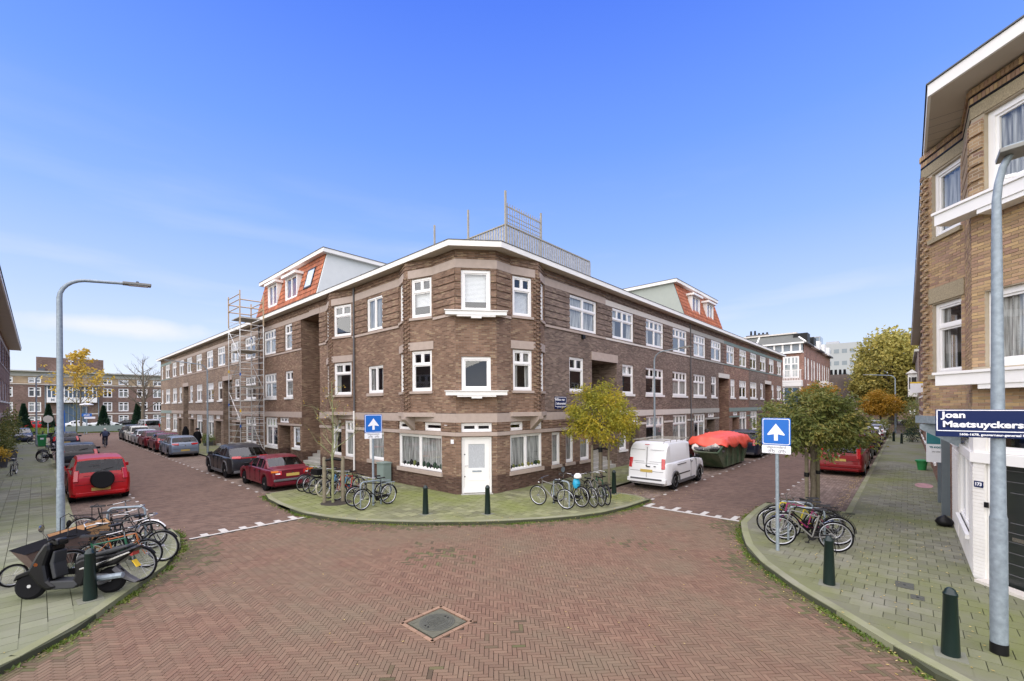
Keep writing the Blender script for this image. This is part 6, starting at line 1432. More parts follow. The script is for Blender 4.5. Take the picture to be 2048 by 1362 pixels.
B_blk=bc('bike_black',(.006,.006,.007)); B_sil=bc('bike_silver',(.20,.195,.185),.4); B_grn=bc('bike_green',(.02,.10,.05)); B_blu=bc('bike_blue',(.05,.22,.45)); B_red=bc('bike_red',(.40,.03,.02)); B_yel=bc('bike_yellow',(.62,.48,.04)); B_mag=bc('bike_magenta',(.30,.04,.13)); B_or=bc('bike_orange',(.35,.11,.03)); B_crm=mat('cream_tyre',(.62,.57,.42),.7)
# right corner
bike('silver-grey racing bicycle nearest the camera against the hoop on the right corner',(12.30,1.22),(12.02,2.32),B_sil,flat=True,fenders=True,rack=False,mud=M['chrome'],lean=5)
bike('black city bicycle second in the stack behind the silver racer on the right corner',(12.95,1.25),(12.55,2.50),B_blk,lean=-3)
bike('magenta bicycle in the middle of the stack on the right corner',(13.2,1.45),(12.75,2.62),B_mag,flat=True,rack=True,lean=4)
bike('yellow framed bicycle in the stack behind the sign pole on the right corner',(13.45,1.7),(12.9,2.75),B_yel,flat=True,fenders=False,rack=False,lean=-5)
bike('dark bicycle with large pale front tyre rearmost on the right corner',(13.65,1.55),(13.25,2.95),B_blk,tyre=M['rubber'],lean=3,flat=True)
# beneath the yellow-green tree
bike('silver and blue mountain bicycle left of the group below the yellow-green tree',(11.65,8.25),(11.55,9.30),B_sil,flat=True,fenders=False,rack=False,lean=-6)
bike('black bicycle with child helmet on the saddle below the yellow-green tree',(12.2,8.05),(12.35,9.2),B_blk,lean=4)
bike('dark mountain bicycle with orange fork marks below the yellow-green tree',(12.45,7.72),(12.95,8.75),B_blk,flat=True,fenders=False,rack=False,lean=-4)
bike('old grey city bicycle nearest the tree stakes below the yellow-green tree',(12.75,7.62),(13.35,8.55),B_sil,lean=3)
bike('dark green bicycle farthest right below the yellow-green tree',(13.05,7.55),(13.7,8.4),B_grn,lean=-3)
# before the left sign
bike('black city bicycle with silver rack nearest the left one-way sign',(8.25,13.35),(7.12,13.20),B_blk,extras=('silverrack',),lean=5)
bike('grey bicycle with white basket cover behind the left one-way sign',(8.35,13.95),(7.22,13.95),B_sil,extras=('silverrack',),lean=-4)
for k,(lb,fm_,kw) in enumerate((('red bicycle beside the bare sapling stakes',B_red,dict()),('blue low-step bicycle just left of the sapling stakes',B_blu,dict(low=True)),('bicycle with wide cream tyres left of the sapling',B_blk,dict(tyre=B_crm)),('black bicycle with front crate between the cream-tyred one and the saloon',B_blk,dict(extras=('crate',))),('silver city bicycle second from the burgundy saloon',B_sil,dict()),('dark bicycle leaning nearest the burgundy saloon',B_blk,dict(low=True)))):
    x=7.35-.03*k; y=15.3+.52*k; bike(lb,(x+1.02,y+.35),(x,y+.05*(k%2)),fm_,lean=(4,-5,3,-3,5,-4)[k],**kw)
# left corner
bike('green city bicycle with reflectors at the kerb of the left corner',(.42,11.75),(1.42,11.02),B_grn,lean=-3)
bike('black city bicycle with rack behind the green one on the left corner',(1.05,12.9),(1.85,12.20),B_blk,lean=3)
bike('orange folding bicycle between the black ones on the left corner',(.75,12.45),(1.6,11.95),B_or,lean=-2,sc=.86,flat=True)
bike('dark bicycle with white mudguards at the back of the left corner group',(.95,14.1),(1.85,13.5),B_blk,mud=M['white'],lean=4)
bike('black bicycle with wide handlebar behind the lamp post on the left corner',(.75,15.1),(1.75,14.5),B_blk,lean=-3)
for k in range(3): bike('%s bicycle of the rack halfway up the left pavement'%('nearest black','middle grey','farthest dark')[k],(.2,40.5+k*.9),(1.2,41.2+k*.9),(B_blk,B_sil,B_blk)[k],group='bicycles up the left pavement')
bike('dark bicycle lying near the parked mopeds at the end of the left pavement',(-.4,62),(.6,62.5),B_blk,group='bicycles up the left pavement')
bike('small grey bicycle before the planters at the left edge',(-.9,33.5),(-.75,34.5),B_sil,group='bicycles up the left pavement',sc=.8)
# bike hoops
def hoop(label,x,y,rz,h=.85,w=.75):
    o=MB(Matrix.Translation((x,y,.1))@Matrix.Rotation(rz,4,'Z')); pts=[(-w/2,0,0),(-w/2,0,h-.12)]+[(-w/2+.12-.12*math.cos(a),0,h-.12+.12*math.sin(a)) for a in (.5,1.0,PI/2)]+[(w/2-.12+.12*math.sin(a),0,h-.12+.12*math.cos(a)) for a in (0,.5,1.0,PI/2)]+[(w/2,0,0)]
    o.tube(pts,.026,8); ob=o.build('bike_hoop',M['galv'],smooth=50); tag(ob,label,'bike stand',group='bike hoops'); return ob
hoop('steel hoop holding the bicycles on the right corner',12.75,1.85,1.9); hoop('steel hoop behind the first on the right corner',13.3,2.15,1.9)
hoop('steel hoop among the bicycles below the yellow-green tree',12.0,8.7,1.4); hoop('steel hoop by the left one-way sign bicycles',7.7,13.6,3.1)
hoop('tall steel hoop at the back of the left corner bicycles',1.45,14.0,2.6,1.0); 
# blue bag + helmet
b=MB(); b.lathe([(0,.14),(.07,.13),(.12,.07),(.135,0),(.12,-.02)],14,(12.28,8.22,1.08)); tag(b.build('helmet',M['white'],smooth=50),'white cycle helmet resting on a black saddle below the yellow-green tree','helmet')
b=MB(); b.lathe([(0,-.16),(.10,-.15),(.14,0),(.10,.14),(.03,.18)],10,(12.32,8.3,.86)); tag(b.build('bag',paint('cyan_bag',(.03,.35,.55)),smooth=50),'light blue bag hanging under the white helmet','bag')
# ---- cargo bikes (box bikes) on the left corner
def cargo(label,loc,rz,boxm,rail,txt=None):
    T=thing('cargo_bike',label,'cargo bike',loc,rz,'cargo bikes on the left corner',static=False); T.scale=(.86,.86,.86)
    b=MB(); V=[]
    for z,x0,x1,y0,y1 in ((.28,-.38,.38,-.26,.26),(.78,-.62,.50,-.36,.36)): V+=[(x0,y0,z),(x1,y0,z),(x1,y1,z),(x0,y1,z)]
    V[4]=(-.62,-.36,.72);V[7]=(-.62,.36,.72);V[5]=(.5,-.36,.92);V[6]=(.5,.36,.92)
    b.add(V,[(3,2,1,0),(0,1,5,4),(1,2,6,5),(2,3,7,6),(3,0,4,7)]); o=b.build('box',boxm,T,world=False); s=o.modifiers.new('thick','SOLIDIFY'); s.thickness=.02; s.offset=-1
    b=MB(); b.add([(V[4][0]-.03,-.39,.735),(V[5][0]+.02,-.39,.935),(V[5][0]+.02,.39,.935),(V[4][0]-.03,.39,.735)],[(0,1,2,3)]) if not rail else b.tube([V[4],V[5],V[6],V[7],V[4]],.015,5); b.build('box_cover' if not rail else 'box_rim',M['clothblack'] if not rail else M['black'],T,world=False)
    for y in (-.30,.30) if rail else (0,):
        b=MB(); x=-.70 if not rail else -.05; n=24; r_=.25; yy=y*1.35; pts=[(x+(r_-.02)*math.cos(2*PI*k/n),yy,r_+(r_-.02)*math.sin(2*PI*k/n)) for k in range(n)]; b.tube(pts,.022,6,closed=True); w_=b.build('wheel',M['rubber'],T,world=False,smooth=50)
        b=MB(); pts=[(x+(r_-.05)*math.cos(2*PI*k/n),yy,r_+(r_-.05)*math.sin(2*PI*k/n)) for k in range(n)]; b.tube(pts,.01,5,closed=True)
        for k in range(12): a=2*PI*k/12; b.tube([(x,yy,r_),(x+(r_-.05)*math.cos(a),yy,r_+(r_-.05)*math.sin(a))],.002,3,caps=False)
        b.build('rim',M['rim'],w_,world=False)
    b=MB(); n=28; r_=.33; pts=[(1.45+(r_-.02)*math.cos(2*PI*k/n),0,r_+(r_-.02)*math.sin(2*PI*k/n)) for k in range(n)]; b.tube(pts,.022,6,closed=True); w_=b.build('wheel',M['rubber'],T,world=False,smooth=50)
    b=MB(); pts=[(1.45+(r_-.05)*math.cos(2*PI*k/n),0,r_+(r_-.05)*math.sin(2*PI*k/n)) for k in range(n)]; b.tube(pts,.01,5,closed=True); 
    for k in range(14): a=2*PI*k/14; b.tube([(1.45,0,r_),(1.45+(r_-.05)*math.cos(a),0,r_+(r_-.05)*math.sin(a))],.002,3,caps=False)
    b.build('rim',M['rim'],w_,world=False)
    b=MB(); b.tube([(.45,0,.35),(1.0,0,.30),(1.45,0,.33)],.022,6); b.tube([(1.0,0,.30),(1.15,0,.85)],.018,6); b.tube([(.5,0,.6),(1.1,0,.65)],.02,6); b.tube([(1.13,0,.72),(1.45,0,.33)],.012,6); b.tube([(.5,0,.35),(.55,0,1.0)],.018,6); b.build('frame',M['black'],T,world=False)
    b=MB(); b.tube([(.85,.34,1.06),(.72,.30,1.08),(.58,.14,1.05),(.55,0,1.0),(.58,-.14,1.05),(.72,-.30,1.08),(.85,-.34,1.06)],.012,6); b.build('handlebar',M['chrome'],T,world=False)
    b=MB(); b.box((1.16,0,.90),(.26,.17,.06)); b.build('saddle',M['black'],T,world=False,bevel=.025)
    b=MB(); b.tube([(.38,-.02,.8),(.36,-.02,1.28),(.30,.16,1.38),(.22,.34,1.28),(.22,.36,.8)],.010,5); b.build('tent_bow',M['black'],T,world=False)
    if txt: 
        me=textmesh(txt,.12,bold=.003,ext=.001); me.materials.append(M['black']); o=newobj('lettering',me,T); o.rotation_euler=(PI/2,0,0); o.location=(.05,-.36,.62)
    return T
cargo('brown box cargo bike with black cover behind the scooter on the left corner',(.24,12.85,.1),R(20),M['woodbox'],False)
cargo('orange-brown plywood cargo bike with lettering behind the lamp post on the left corner',(.68,13.75,.1),R(4),M['woodor'],True,'Big')
# ---- scooter
T=thing('scooter','black motor scooter with yellow number plate behind the green bollard on the left corner','scooter',(-.10,11.58,.1),math.atan2(-.62,.88),None,static=False)
sp=mat('scooter_black',(.004,.004,.005),.3,coat=.2,spec=.2,var=.02); sg=mat('scooter_seat',(.022,.024,.026),.6)
for x,nm in ((0,'front'),(1.22,'rear')):
    b=MB(); b.lathe([(.13,-.05),(.19,-.055),(.235,-.02),(.235,.02),(.19,.055),(.13,.05)],24,(x,0,.235),'Y'); w_=b.build('wheel',M['rubber'],T,world=False,smooth=40)
    b=MB(); 
    for k in range(5): a=2*PI*k/5; b.box((x+.07*math.cos(a),0,.235+.07*math.sin(a)),(.12,.05,.035),M3=Matrix.Rotation(-a,3,'Y'))
    b.lathe([(.03,-.06),(.03,.06)],10,(x,0,.235),'Y'); b.build('rim',M['rim'],w_,world=False)
def slab(pts,w0,name,mt,bev=.03):
    b=MB(); n=len(pts); vs=[(x,-w0/2,z) for x,z in pts]+[(x,w0/2,z) for x,z in pts]; b.add(vs,[tuple(range(n)),tuple(range(2*n-1,n-1,-1))]+[(i,n+i,n+(i+1)%n,(i+1)%n) for i in range(n)]); return b.build(name,mt,T,world=False,bevel=bev)
slab([(-.24,.33),(-.20,.44),(-.02,.52),(.14,.50),(.20,.40),(.05,.45),(-.12,.40)],.14,'front_mudguard',sp,.015)
slab([(.02,.50),(.14,.80),(.24,.98),(.34,1.0),(.36,.86),(.30,.60),(.36,.34),(.52,.20),(.34,.15),(.20,.26)],.38,'leg_shield',sp,.05)
slab([(.33,.62),(.37,.84),(.41,.82),(.40,.62),(.46,.36),(.40,.34)],.30,'glove_panel',sg,.02)
slab([(.30,.24),(.34,.32),(.74,.30),(.80,.22),(.74,.16),(.36,.17)],.34,'footboard',sg,.02)
slab([(.66,.20),(.72,.40),(.70,.60),(.80,.66),(1.30,.72),(1.58,.82),(1.66,.80),(1.50,.64),(1.34,.52),(1.05,.46),(.90,.32),(.86,.18)],.31,'rear_body',sp,.05)
slab([(.80,.50),(1.10,.58),(1.55,.74),(1.57,.72),(1.12,.54),(.80,.47)],.33,'side_trim',M['chrome'],.005)
b=MB(); b.tube([(1.05,-.17,.30),(1.5,-.19,.34)],.05,8); b.build('exhaust',M['galv'],T,world=False,smooth=40)
slab([(.70,.60),(.72,.72),(.90,.73),(1.20,.80),(1.48,.86),(1.52,.81),(1.25,.72),(.80,.65)],.25,'seat',sg,.03)
slab([(.92,.20),(.95,.38),(1.22,.36),(1.30,.26),(1.1,.16)],.22,'engine',M['greyplastic'],.03)
slab([(1.30,.48),(1.48,.30),(1.66,.18),(1.63,.15),(1.40,.26),(1.24,.42)],.13,'rear_mudguard',M['greyplastic'],.01)
slab([(.22,.90),(.28,1.04),(.42,1.03),(.44,.92)],.26,'headset',sp,.03)
b=MB(); b.tube([(.40,.33,1.03),(.36,.2,1.04),(.33,0,1.02),(.36,-.2,1.04),(.40,-.33,1.03)],.016,6); b.build('handlebar',M['black'],T,world=False)
for s in (-1,1):
    b=MB(); b.tube([(.34,s*.22,1.04),(.28,s*.30,1.2)],.008,5); b.lathe([(.0,-.012),(.05,-.012),(.068,.0),(.05,.012),(0,.012)],14,(.28,s*.31,1.26),'X'); b.build('mirror',M['chrome'] if s<0 else M['black'],T,world=False)
b=MB(); b.lathe([(.03,-.19),(.04,-.17)],10,(.16,0,.62),'Y'); b.build('indicator',M['orange'],T,world=False)
b=MB(); b.box((1.56,0,.70),(.04,.20,.09)); b.build('tail_lamp',M['red'],T,world=False)
b=MB(); b.box((1.60,0,.50),(.012,.13,.15),M3=Matrix.Rotation(-.6,3,'Y')); b.build('number_plate',M['yellow'],T,world=False)
T.rotation_euler.x=R(-7)
# ================================================================ street furniture
def bollard(label,x,y,z=.1,group='green bollards'):
    T=thing('bollard',label,'bollard',(x,y,z),0,group); b=MB(); b.lathe([(.098,0),(.098,.03),(.072,.80),(.078,.81),(.078,.835),(.066,.85),(.055,.885),(.03,.91),(0,.918)],20,(x,y,z),cap=False); b.build('post',M['boll'],T,smooth=35)
    b=MB(); b.box((x,y,z+.004),(.34,.32,.012),rz=.05); b.build('concrete_foot',mat('bollard_foot',(.17,.175,.13),.9) if 'bollard_foot' not in bpy.data.materials else bpy.data.materials['bollard_foot'],T)
bollard('dark green bollard beside the black scooter on the left corner',.62,10.75); bollard('left of the two dark green bollards before the white corner door',8.25,11.25); bollard('right of the two dark green bollards before the white corner door',9.55,9.78)
bollard('dark green bollard before the bicycles on the right corner',10.05,1.10); bollard('nearest dark green bollard beside the big lamp post at the right',8.30,-.42)
b=bollard('dark pointed bollard between the tree stakes and the white van',14.95,8.35)
bollard('left of two far black bollards up the right pavement',52,.9); bollard('right of two far black bollards up the right pavement',49.5,.35)
def lamp_post(label,x,y,h,arm,ad,base=.1,r0=.085,r1=.055,head=True,collar=None):
    T=thing('street_lamp',label,'street lamp',(x,y,base),0,'galvanised street lamps'); d=Vector((ad[0],ad[1],0)).normalized(); P=Vector((x,y,base)); b=MB(); rb=.55
    pts=[P,P+Vector((0,0,1.3))];rr=[r0,r0]
    b.tube(pts,rr,14); b.build('lower_pole',M['galv'],T,smooth=40)
    b=MB(); pts=[P+Vector((0,0,1.3)),P+Vector((0,0,1.36)),P+Vector((0,0,h-rb-base))]; rr=[r0,r0*.86,r1*1.05]; 
    for k in range(1,7):
        a=k/6*R(82); pts.append(P+Vector((0,0,h-rb-base))+d*rb*(1-math.cos(a))+Vector((0,0,rb*math.sin(a)))); rr.append(r1*.9-.001*k)
    pts.append(pts[-1]+(d+Vector((0,0,.09))).normalized()*(arm-rb)); rr.append(r1*.72)
    b.tube(pts,rr,12); b.build('pole',M['galv'],T,smooth=40)
    e=pts[-1]; q=Matrix((d,Vector((0,0,1)).cross(d),Vector((0,0,1)))).transposed()
    b=MB(); b.box(e+d*.27+Vector((0,0,.02)),(.62,.25,.07),M3=q@Matrix.Rotation(-.06,3,'Y')); b.build('lamp_head',mat('lamp_grey',(.22,.22,.20),.5) if 'lamp_grey' not in bpy.data.materials else bpy.data.materials['lamp_grey'],T,bevel=.012)
    b=MB(); b.box(e+d*.30+Vector((0,0,-.022)),(.42,.17,.012),M3=q@Matrix.Rotation(-.06,3,'Y')); b.build('lens',M['clear'],T)
    b=MB(); b.lathe([(.04,0),(.03,.05)],8,e+d*.28+Vector((0,0,.055))); b.build('sensor',M['black'],T)
    if collar: b=MB(); b.lathe([(r0+.004,0),(r0+.004,.16)],14,P); b.build('base_sleeve',M['black'],T,smooth=40)
    return T
lamp_post('tall galvanised street lamp rising from the left corner bicycles',.40,16.37,6.95,1.35,(1,-.08),0.1)
TL=lamp_post('big galvanised street lamp carrying the street name sign at the right edge',8.79,-.91,6.85,1.0,(-.45,-.9),r0=.088,collar=True) if 0 else None
# the right lamp leans its head toward the camera side
T=thing('street_lamp','big galvanised street lamp carrying the street name sign at the right edge','street lamp',(8.79,-.91,.1),0,'galvanised street lamps'); P=Vector((8.79,-.91,.1))
b=MB(); b.lathe([(.088,.14),(.088,1.85)],20,P); b.build('lower_pole',M['galv'],T,smooth=40); b=MB(); b.tube([P+Vector((0,0,1.85)),P+Vector((0,0,1.9)),P+Vector((0,0,5.6)),P+Vector((0,0,6.15)),P+Vector((0,-.02,6.38)),P+Vector((0,-.06,6.58)),P+Vector((0,-.12,6.72))],[.084,.078,.052,.046,.043,.041,.04],16); b.build('pole',M['galv'],T,smooth=40)
b=MB(); b.lathe([(.092,0),(.092,.15)],20,P); b.build('base_sleeve',M['black'],T,smooth=40)
lg=bpy.data.materials['lamp_grey']; d=Vector((0,-1,0)); q=Matrix((d,Vector((0,0,1)).cross(d),Vector((0,0,1)))).transposed()@Matrix.Rotation(-.06,3,'Y'); c=P+Vector((0,-.36,6.76))
b=MB(); b.box(c,(.70,.40,.06),M3=q); b.build('lamp_head',lg,T,bevel=.01); b=MB(); b.box(c+Vector((0.03,-.12,-.036)),(.40,.20,.014),M3=q); b.build('lens',M['clear'],T); b=MB(); b.box(c+Vector((0,0,.045)),(.6,.24,.05),M3=q); b.build('cooling_fins',M['galv'],T)
lamp_post('galvanised street lamp on the left pavement beside the grey-blue hatchback',8.5,38.3,6.7,2.0,(-1,0),r0=.075,r1=.045); lamp_post('distant galvanised street lamp beside the green wheelie bin',-.07,59.8,6.7,1.6,(1,0),r0=.075,r1=.045)
lamp_post('galvanised street lamp behind the white van on the right street',24.3,10.9,6.6,1.6,(0,-1),r0=.075,r1=.045) ; lamp_post('distant galvanised street lamp on the right pavement',66.8,1.0,6.8,2.4,(0,1),r0=.09,r1=.05)
# street name sign on the big lamp
S=thing('street_name_sign','big dark blue street name sign with white lettering on the right lamp post','sign',(8.68,-.9,3.2))
xs_=8.68; y0_,y1_=-.30,-1.78; za,zb_=3.03,3.415
b=MB(); b.bx((xs_-.006,y1_,za),(xs_+.012,y0_,zb_)); b.build('plate',M['signnavy'],S,bevel=.004)
b=MB()
for z in (za+.085,zb_-.012): b.bx((xs_-.009,y1_+.01,z-.006),(xs_-.006,y0_-.01,z+.006))
for y in (y1_+.016,y0_-.016): b.bx((xs_-.009,y-.006,za+.085),(xs_-.006,y+.006,zb_-.012))
b.build('border',M['signwhite'],S)
rv=(0,-1,0)
put_text('Joan',.118,M['signwhite'],(xs_-.009,y0_-.065,3.335),rv,(0,0,1),S,bold=.004,align='LEFT',sx=1.15)
put_text('Maetsuyckerstraat',.118,M['signwhite'],(xs_-.009,y0_-.070,3.205),rv,(0,0,1),S,bold=.004,align='LEFT',sx=1.16)
put_text('1606-1678, gouverneur-generaal Nederlands-Indië',.040,M['signwhite'],(xs_-.009,y0_-.235,3.068),rv,(0,0,1),S,bold=.0012,align='LEFT',sx=1.08)
for z in (3.10,3.34):
    b=MB(); b.lathe([(.078,-.012),(.078,.012)],16,(8.79,-.91,z)); b.build('clamp',M['galv'],S)
# one-way signs
def oneway(label,x,y,face,htop=3.0):
    T=thing('one_way_sign',label,'road sign',(x,y,.1),0,'blue one-way signs'); d=Vector((face[0],face[1],0)).normalized(); r=Vector((-d.y,d.x,0)); up=Vector((0,0,1)); P=Vector((x,y,.1))
    b=MB(); b.tube([P,P+up*(htop-.05)],.038,12); b.build('pole',M['galv'],T,smooth=40); s=.60; z0=htop-.05-s; O=P+d*.05+up*(z0+s/2)
    def loc(a,c,o): return O+r*a+up*c+d*o
    def rr_(w,h,rad,o0,o1,name,mt,cx=0,cy=0):
        pts=[]
        for qx,qy,a0 in ((1,1,0),(-1,1,1),(-1,-1,2),(1,-1,3)):
            for k in range(4): a=(a0+k/3)*PI/2; pts.append((cx+qx*(w/2-rad)+rad*math.cos(a),cy+qy*(h/2-rad)+rad*math.sin(a)))
        b=MB(); n=len(pts); b.add([loc(a,c,o1) for a,c in pts]+[loc(a,c,o0) for a,c in pts],[tuple(range(n)),tuple(range(2*n-1,n-1,-1))]+[(i,n+i,n+(i+1)%n,(i+1)%n) for i in range(n)]); return b.build(name,mt,T)
    rr_(s,s*1.05,.04,0,.012,'plate',M['signblue']); rr_(s-.035,s*1.05-.035,.035,.012,.014,'border',M['signwhite']); rr_(s-.065,s*1.05-.065,.03,.014,.016,'field',M['signblue'])
    b=MB(); A=[(-.04,-.21),(.04,-.21),(.04,-.06),(.17,-.085),(.185,-.065),(.0,.185),(-.185,-.065),(-.17,-.085),(-.04,-.06)]; n=len(A); b.add([loc(a,c,.019) for a,c in A],[(0,1,2,8),(2,3,4,5),(2,5,8),(8,5,6,7)]); b.build('arrow',M['signwhite'],T)
    rr_(s,.19,.015,0,.01,'under_plate',M['signwhite'],0,-.315-.1)
    put_text('uitgezonderd',.083,M['greyplastic'],loc(0,-.362,.0115),r,up,T,ext=.001,sx=.92 if 1 else 1)
    for cx in (-.1,.12):
        b=MB(); 
        for dx in (-.045,.045):
            pts=[loc(cx+dx+.028*math.cos(2*PI*k/14),-.46+.028*math.sin(2*PI*k/14),.012) for k in range(14)]; b.tube(pts,.004,4,closed=True)
        b.tube([loc(cx-.045,-.46,.012),loc(cx-.01,-.43,.012),loc(cx+.035,-.43,.012),loc(cx+.045,-.46,.012)],.004,4); b.tube([loc(cx-.01,-.43,.012),loc(cx-.015,-.415,.012)],.004,4); b.tube([loc(cx+.035,-.43,.012),loc(cx+.02,-.41,.012)],.004,4); b.build('cycle_symbol' if cx<0 else 'moped_symbol',M['greyplastic'],T)
def toward(x,y,k=0): 
    v=Vector((-x,-y)).normalized(); a=math.atan2(v.y,v.x)+k; return (math.cos(a),math.sin(a))
oneway('blue one-way sign with white arrow before the corner building',7.80,13.62,toward(7.8,13.62,R(18)),3.17); oneway('blue one-way sign with white arrow before the green tree on the right corner',11.60,2.24,toward(11.6,2.24,R(-18)),3.12)
# utility cabinet
T=thing('utility_cabinet','grey-green utility cabinet against the wall behind the left bicycles','cabinet',(10.55,17.55,.1)); b=MB(); b.bx((10.35,17.2,.1),(10.75,17.75,.95)); b.build('body',M['stonegreen'],T,bevel=.01); b=MB(); b.bx((10.32,17.17,.95),(10.78,17.78,1.0)); b.build('lid',M['stonegreen'],T)
# wheelie bin, green tub, planters, rubbish bag
def bin_(label,x,y,h=1.05):
    T=thing('wheelie_bin',label,'bin',(x,y,.1)); b=MB(); w=.29; vs=[(x-w*.8,y-w*.8,.14),(x+w*.8,y-w*.8,.14),(x+w*.8,y+w*.8,.14),(x-w*.8,y+w*.8,.14),(x-w,y-w,h-.02),(x+w,y-w,h-.02),(x+w,y+w*1.2,h-.02),(x-w,y+w*1.2,h-.02)]
    b.add(vs,[(3,2,1,0),(0,1,5,4),(1,2,6,5),(2,3,7,6),(3,0,4,7),(4,5,6,7)]); b.build('body',M['greenbin'],T); b=MB(); b.bx((x-w-.03,y-w-.04,h-.02),(x+w+.03,y+w*1.3,h+.06)); b.build('lid',M['greenbin'],T,bevel=.02); b=MB(); b.lathe([(.1,-w-.03),(.1,-w+.02)],12,(x,y+.25,.2),'X'); b.build('wheel',M['black'],T); b=MB(); b.bx((x-.1,y-w-.01,.75),(x+.12,y-w*.85-.03,.9)); b.build('sticker',M['signwhite'],T)
bin_('green wheelie bin beside the lamp post up the left pavement',.26,57.6,1.1)
T=thing('garden_tub','green garden tub against the wall on the right pavement','tub',(30.5,-.55,.1)); b=MB(); b.lathe([(.16,0),(.22,.42),(.25,.42),(.25,.47)],14,(30.5,-.55,.1)); b.build('bucket',M['greenbin'],T,smooth=40); b=MB(); b.lathe([(.27,.46),(.27,.50),(.1,.54)],14,(30.5,-.55,.1)); b.build('lid',M['greenbin'],T)
b=MB(); b.lathe([(0,-.10),(.14,-.08),(.2,.02),(.15,.12),(.05,.19),(.02,.22)],12,(16.9,-.75,.2)); o=b.build('rubbish_bag',M['black'],smooth=60); tag(o,'small black rubbish bag against the white wall on the right pavement','rubbish bag')
# road signs, pillar and barrier at the far left
T=thing('road_sign','blue arrow sign on a pole with white cap beyond the cyclist','road sign',(4.6,84,0)); b=MB(); b.tube([(4.6,84,0),(4.6,84,3.9)],.07,8); b.build('pole',M['galv'],T); b=MB(); b.box((4.6,83.9,2.6),(1.0,.06,.42)); b.build('blue_plate',M['signblue'],T); b=MB(); b.box((4.6,83.85,2.6),(.6,.04,.12)); b.build('arrow',M['signwhite'],T); b=MB(); b.box((4.9,83.9,2.22),(1.1,.06,.28)); b.build('under_plate',M['signwhite'],T); b=MB(); b.lathe([(.1,3.8),(.7,4.0),(.7,4.1),(.2,4.25)],14,(4.6,84,0)); b.build('lamp_disc',M['signwhite'],T)
T=thing('road_sign','round grey sign back on a pole beyond the left lamp post','road sign',(.9,80,0)); b=MB(); b.tube([(.9,80,0),(.9,80,2.7)],.05,8); b.build('pole',M['galv'],T); b=MB(); b.lathe([(.45,-.02),(.45,.02)],20,(.9,79.9,2.2),'Y'); b.build('plate',M['stonegrey'],T)
o=MB().box((2.4,68,3.05),(.5,.9,3.9),rz=.3).build('advertising_pillar',M['signblue']) if 0 else None
T=thing('blue_pillar','tall narrow dark blue pillar standing right behind the left lamp post','pillar',(2.95,76.5,0)); b=MB(); b.box((2.05,76.5,1.7),(.35,.35,3.2),rz=.5); b.build('panel',M['signblue'],T); b=MB(); b.box((2.05,76.5,.08),(.5,.5,.16),rz=.5); b.build('plinth',M['greyplastic'],T)
T=thing('crash_barrier','low grey steel barrier along the verge behind the cyclist','barrier',(5.2,82,0)); b=MB(); b.bx((1.5,82,.35),(9.2,82.12,1.15)); b.build('rail',M['stonegreen'],T)
for x in (1.7,4.2,6.7,9.0): b=MB(); b.bx((x,82.12,0),(x+.12,82.3,1.1)); b.build('post',M['galv'],T)
# parked mopeds far left (a cluster of two)
for k,(x,y) in enumerate(((.2,66.5),(1.1,67.2))):
    T=thing('moped',('dark moped nearer','dark moped farther')[k]+' beyond the green wheelie bin','moped',(x,y,.1),.3+k*.5,static=False)
    b=MB(); b.box((.6,0,.55),(1.0,.35,.35)); b.box((.85,0,.8),(.6,.3,.14)); b.build('body',M['black'],T,world=False,bevel=.06); b=MB(); b.tube([(0,0,.3),(.2,0,1.0)],.05,6); b.tube([(.2,-.35,1.05),(.2,.35,1.05)],.03,5); b.build('fork',M['black'],T,world=False)
    for x2 in (0,1.25): b=MB(); b.lathe([(.14,-.05),(.29,-.05),(.29,.05),(.14,.05)],16,(x2,0,.29),'Y'); b.build('wheel',M['rubber'],T,world=False)
# ================================================================ trees and plants
def crown(name,parent,c,rx,ry,rz,nclump,nleaf,ll,lw,mt,seed,shape=.0,sig=.16,droop=.3,shell=.55):
    rd=random.Random(seed); b=MB(); c=Vector(c); cl_=[]
    while len(cl_)<nclump:
        v=Vector((rd.uniform(-1,1),rd.uniform(-1,1),rd.uniform(-1,1)))
        if v.length>1 or v.length<shell*rd.random()**.4: continue
        if v.z<-.25 and v.xy.length<.35: continue
        k=1+.32*noise.noise(v*2.3+Vector((seed,0,0))); cl_.append(Vector((v.x*rx*k,v.y*ry*k,v.z*rz*k-(shape*abs(v.xy.length)**2*rz))))
    V=[];F=[]
    for q in cl_:
        for _ in range(nleaf):
            p=c+q+Vector((rd.gauss(0,sig*rx),rd.gauss(0,sig*ry),rd.gauss(0,sig*rz)))
            d=Vector((rd.gauss(0,1),rd.gauss(0,1),rd.gauss(-droop,.7)))+ (q.normalized()*.7 if q.length>0 else Vector()); d.normalize(); s=d.cross(Vector((rd.gauss(0,1),rd.gauss(0,1),rd.gauss(0,1)))).normalized(); k=rd.uniform(.7,1.25)
            n_=d.cross(s)*lw*.35; i=len(V); V+=[p,p+d*ll*k*.5+s*lw*k*.5+n_,p+d*ll*k,p+d*ll*k*.5-s*lw*k*.5+n_]; F.append((i,i+1,i+2,i+3))
    b.v=[tuple(p) for p in V]; b.f=F; b.uv=[]
    o=b.build(name,mt,parent); o['kind']='stuff' if False else 'part'; del o['kind']; return cl_
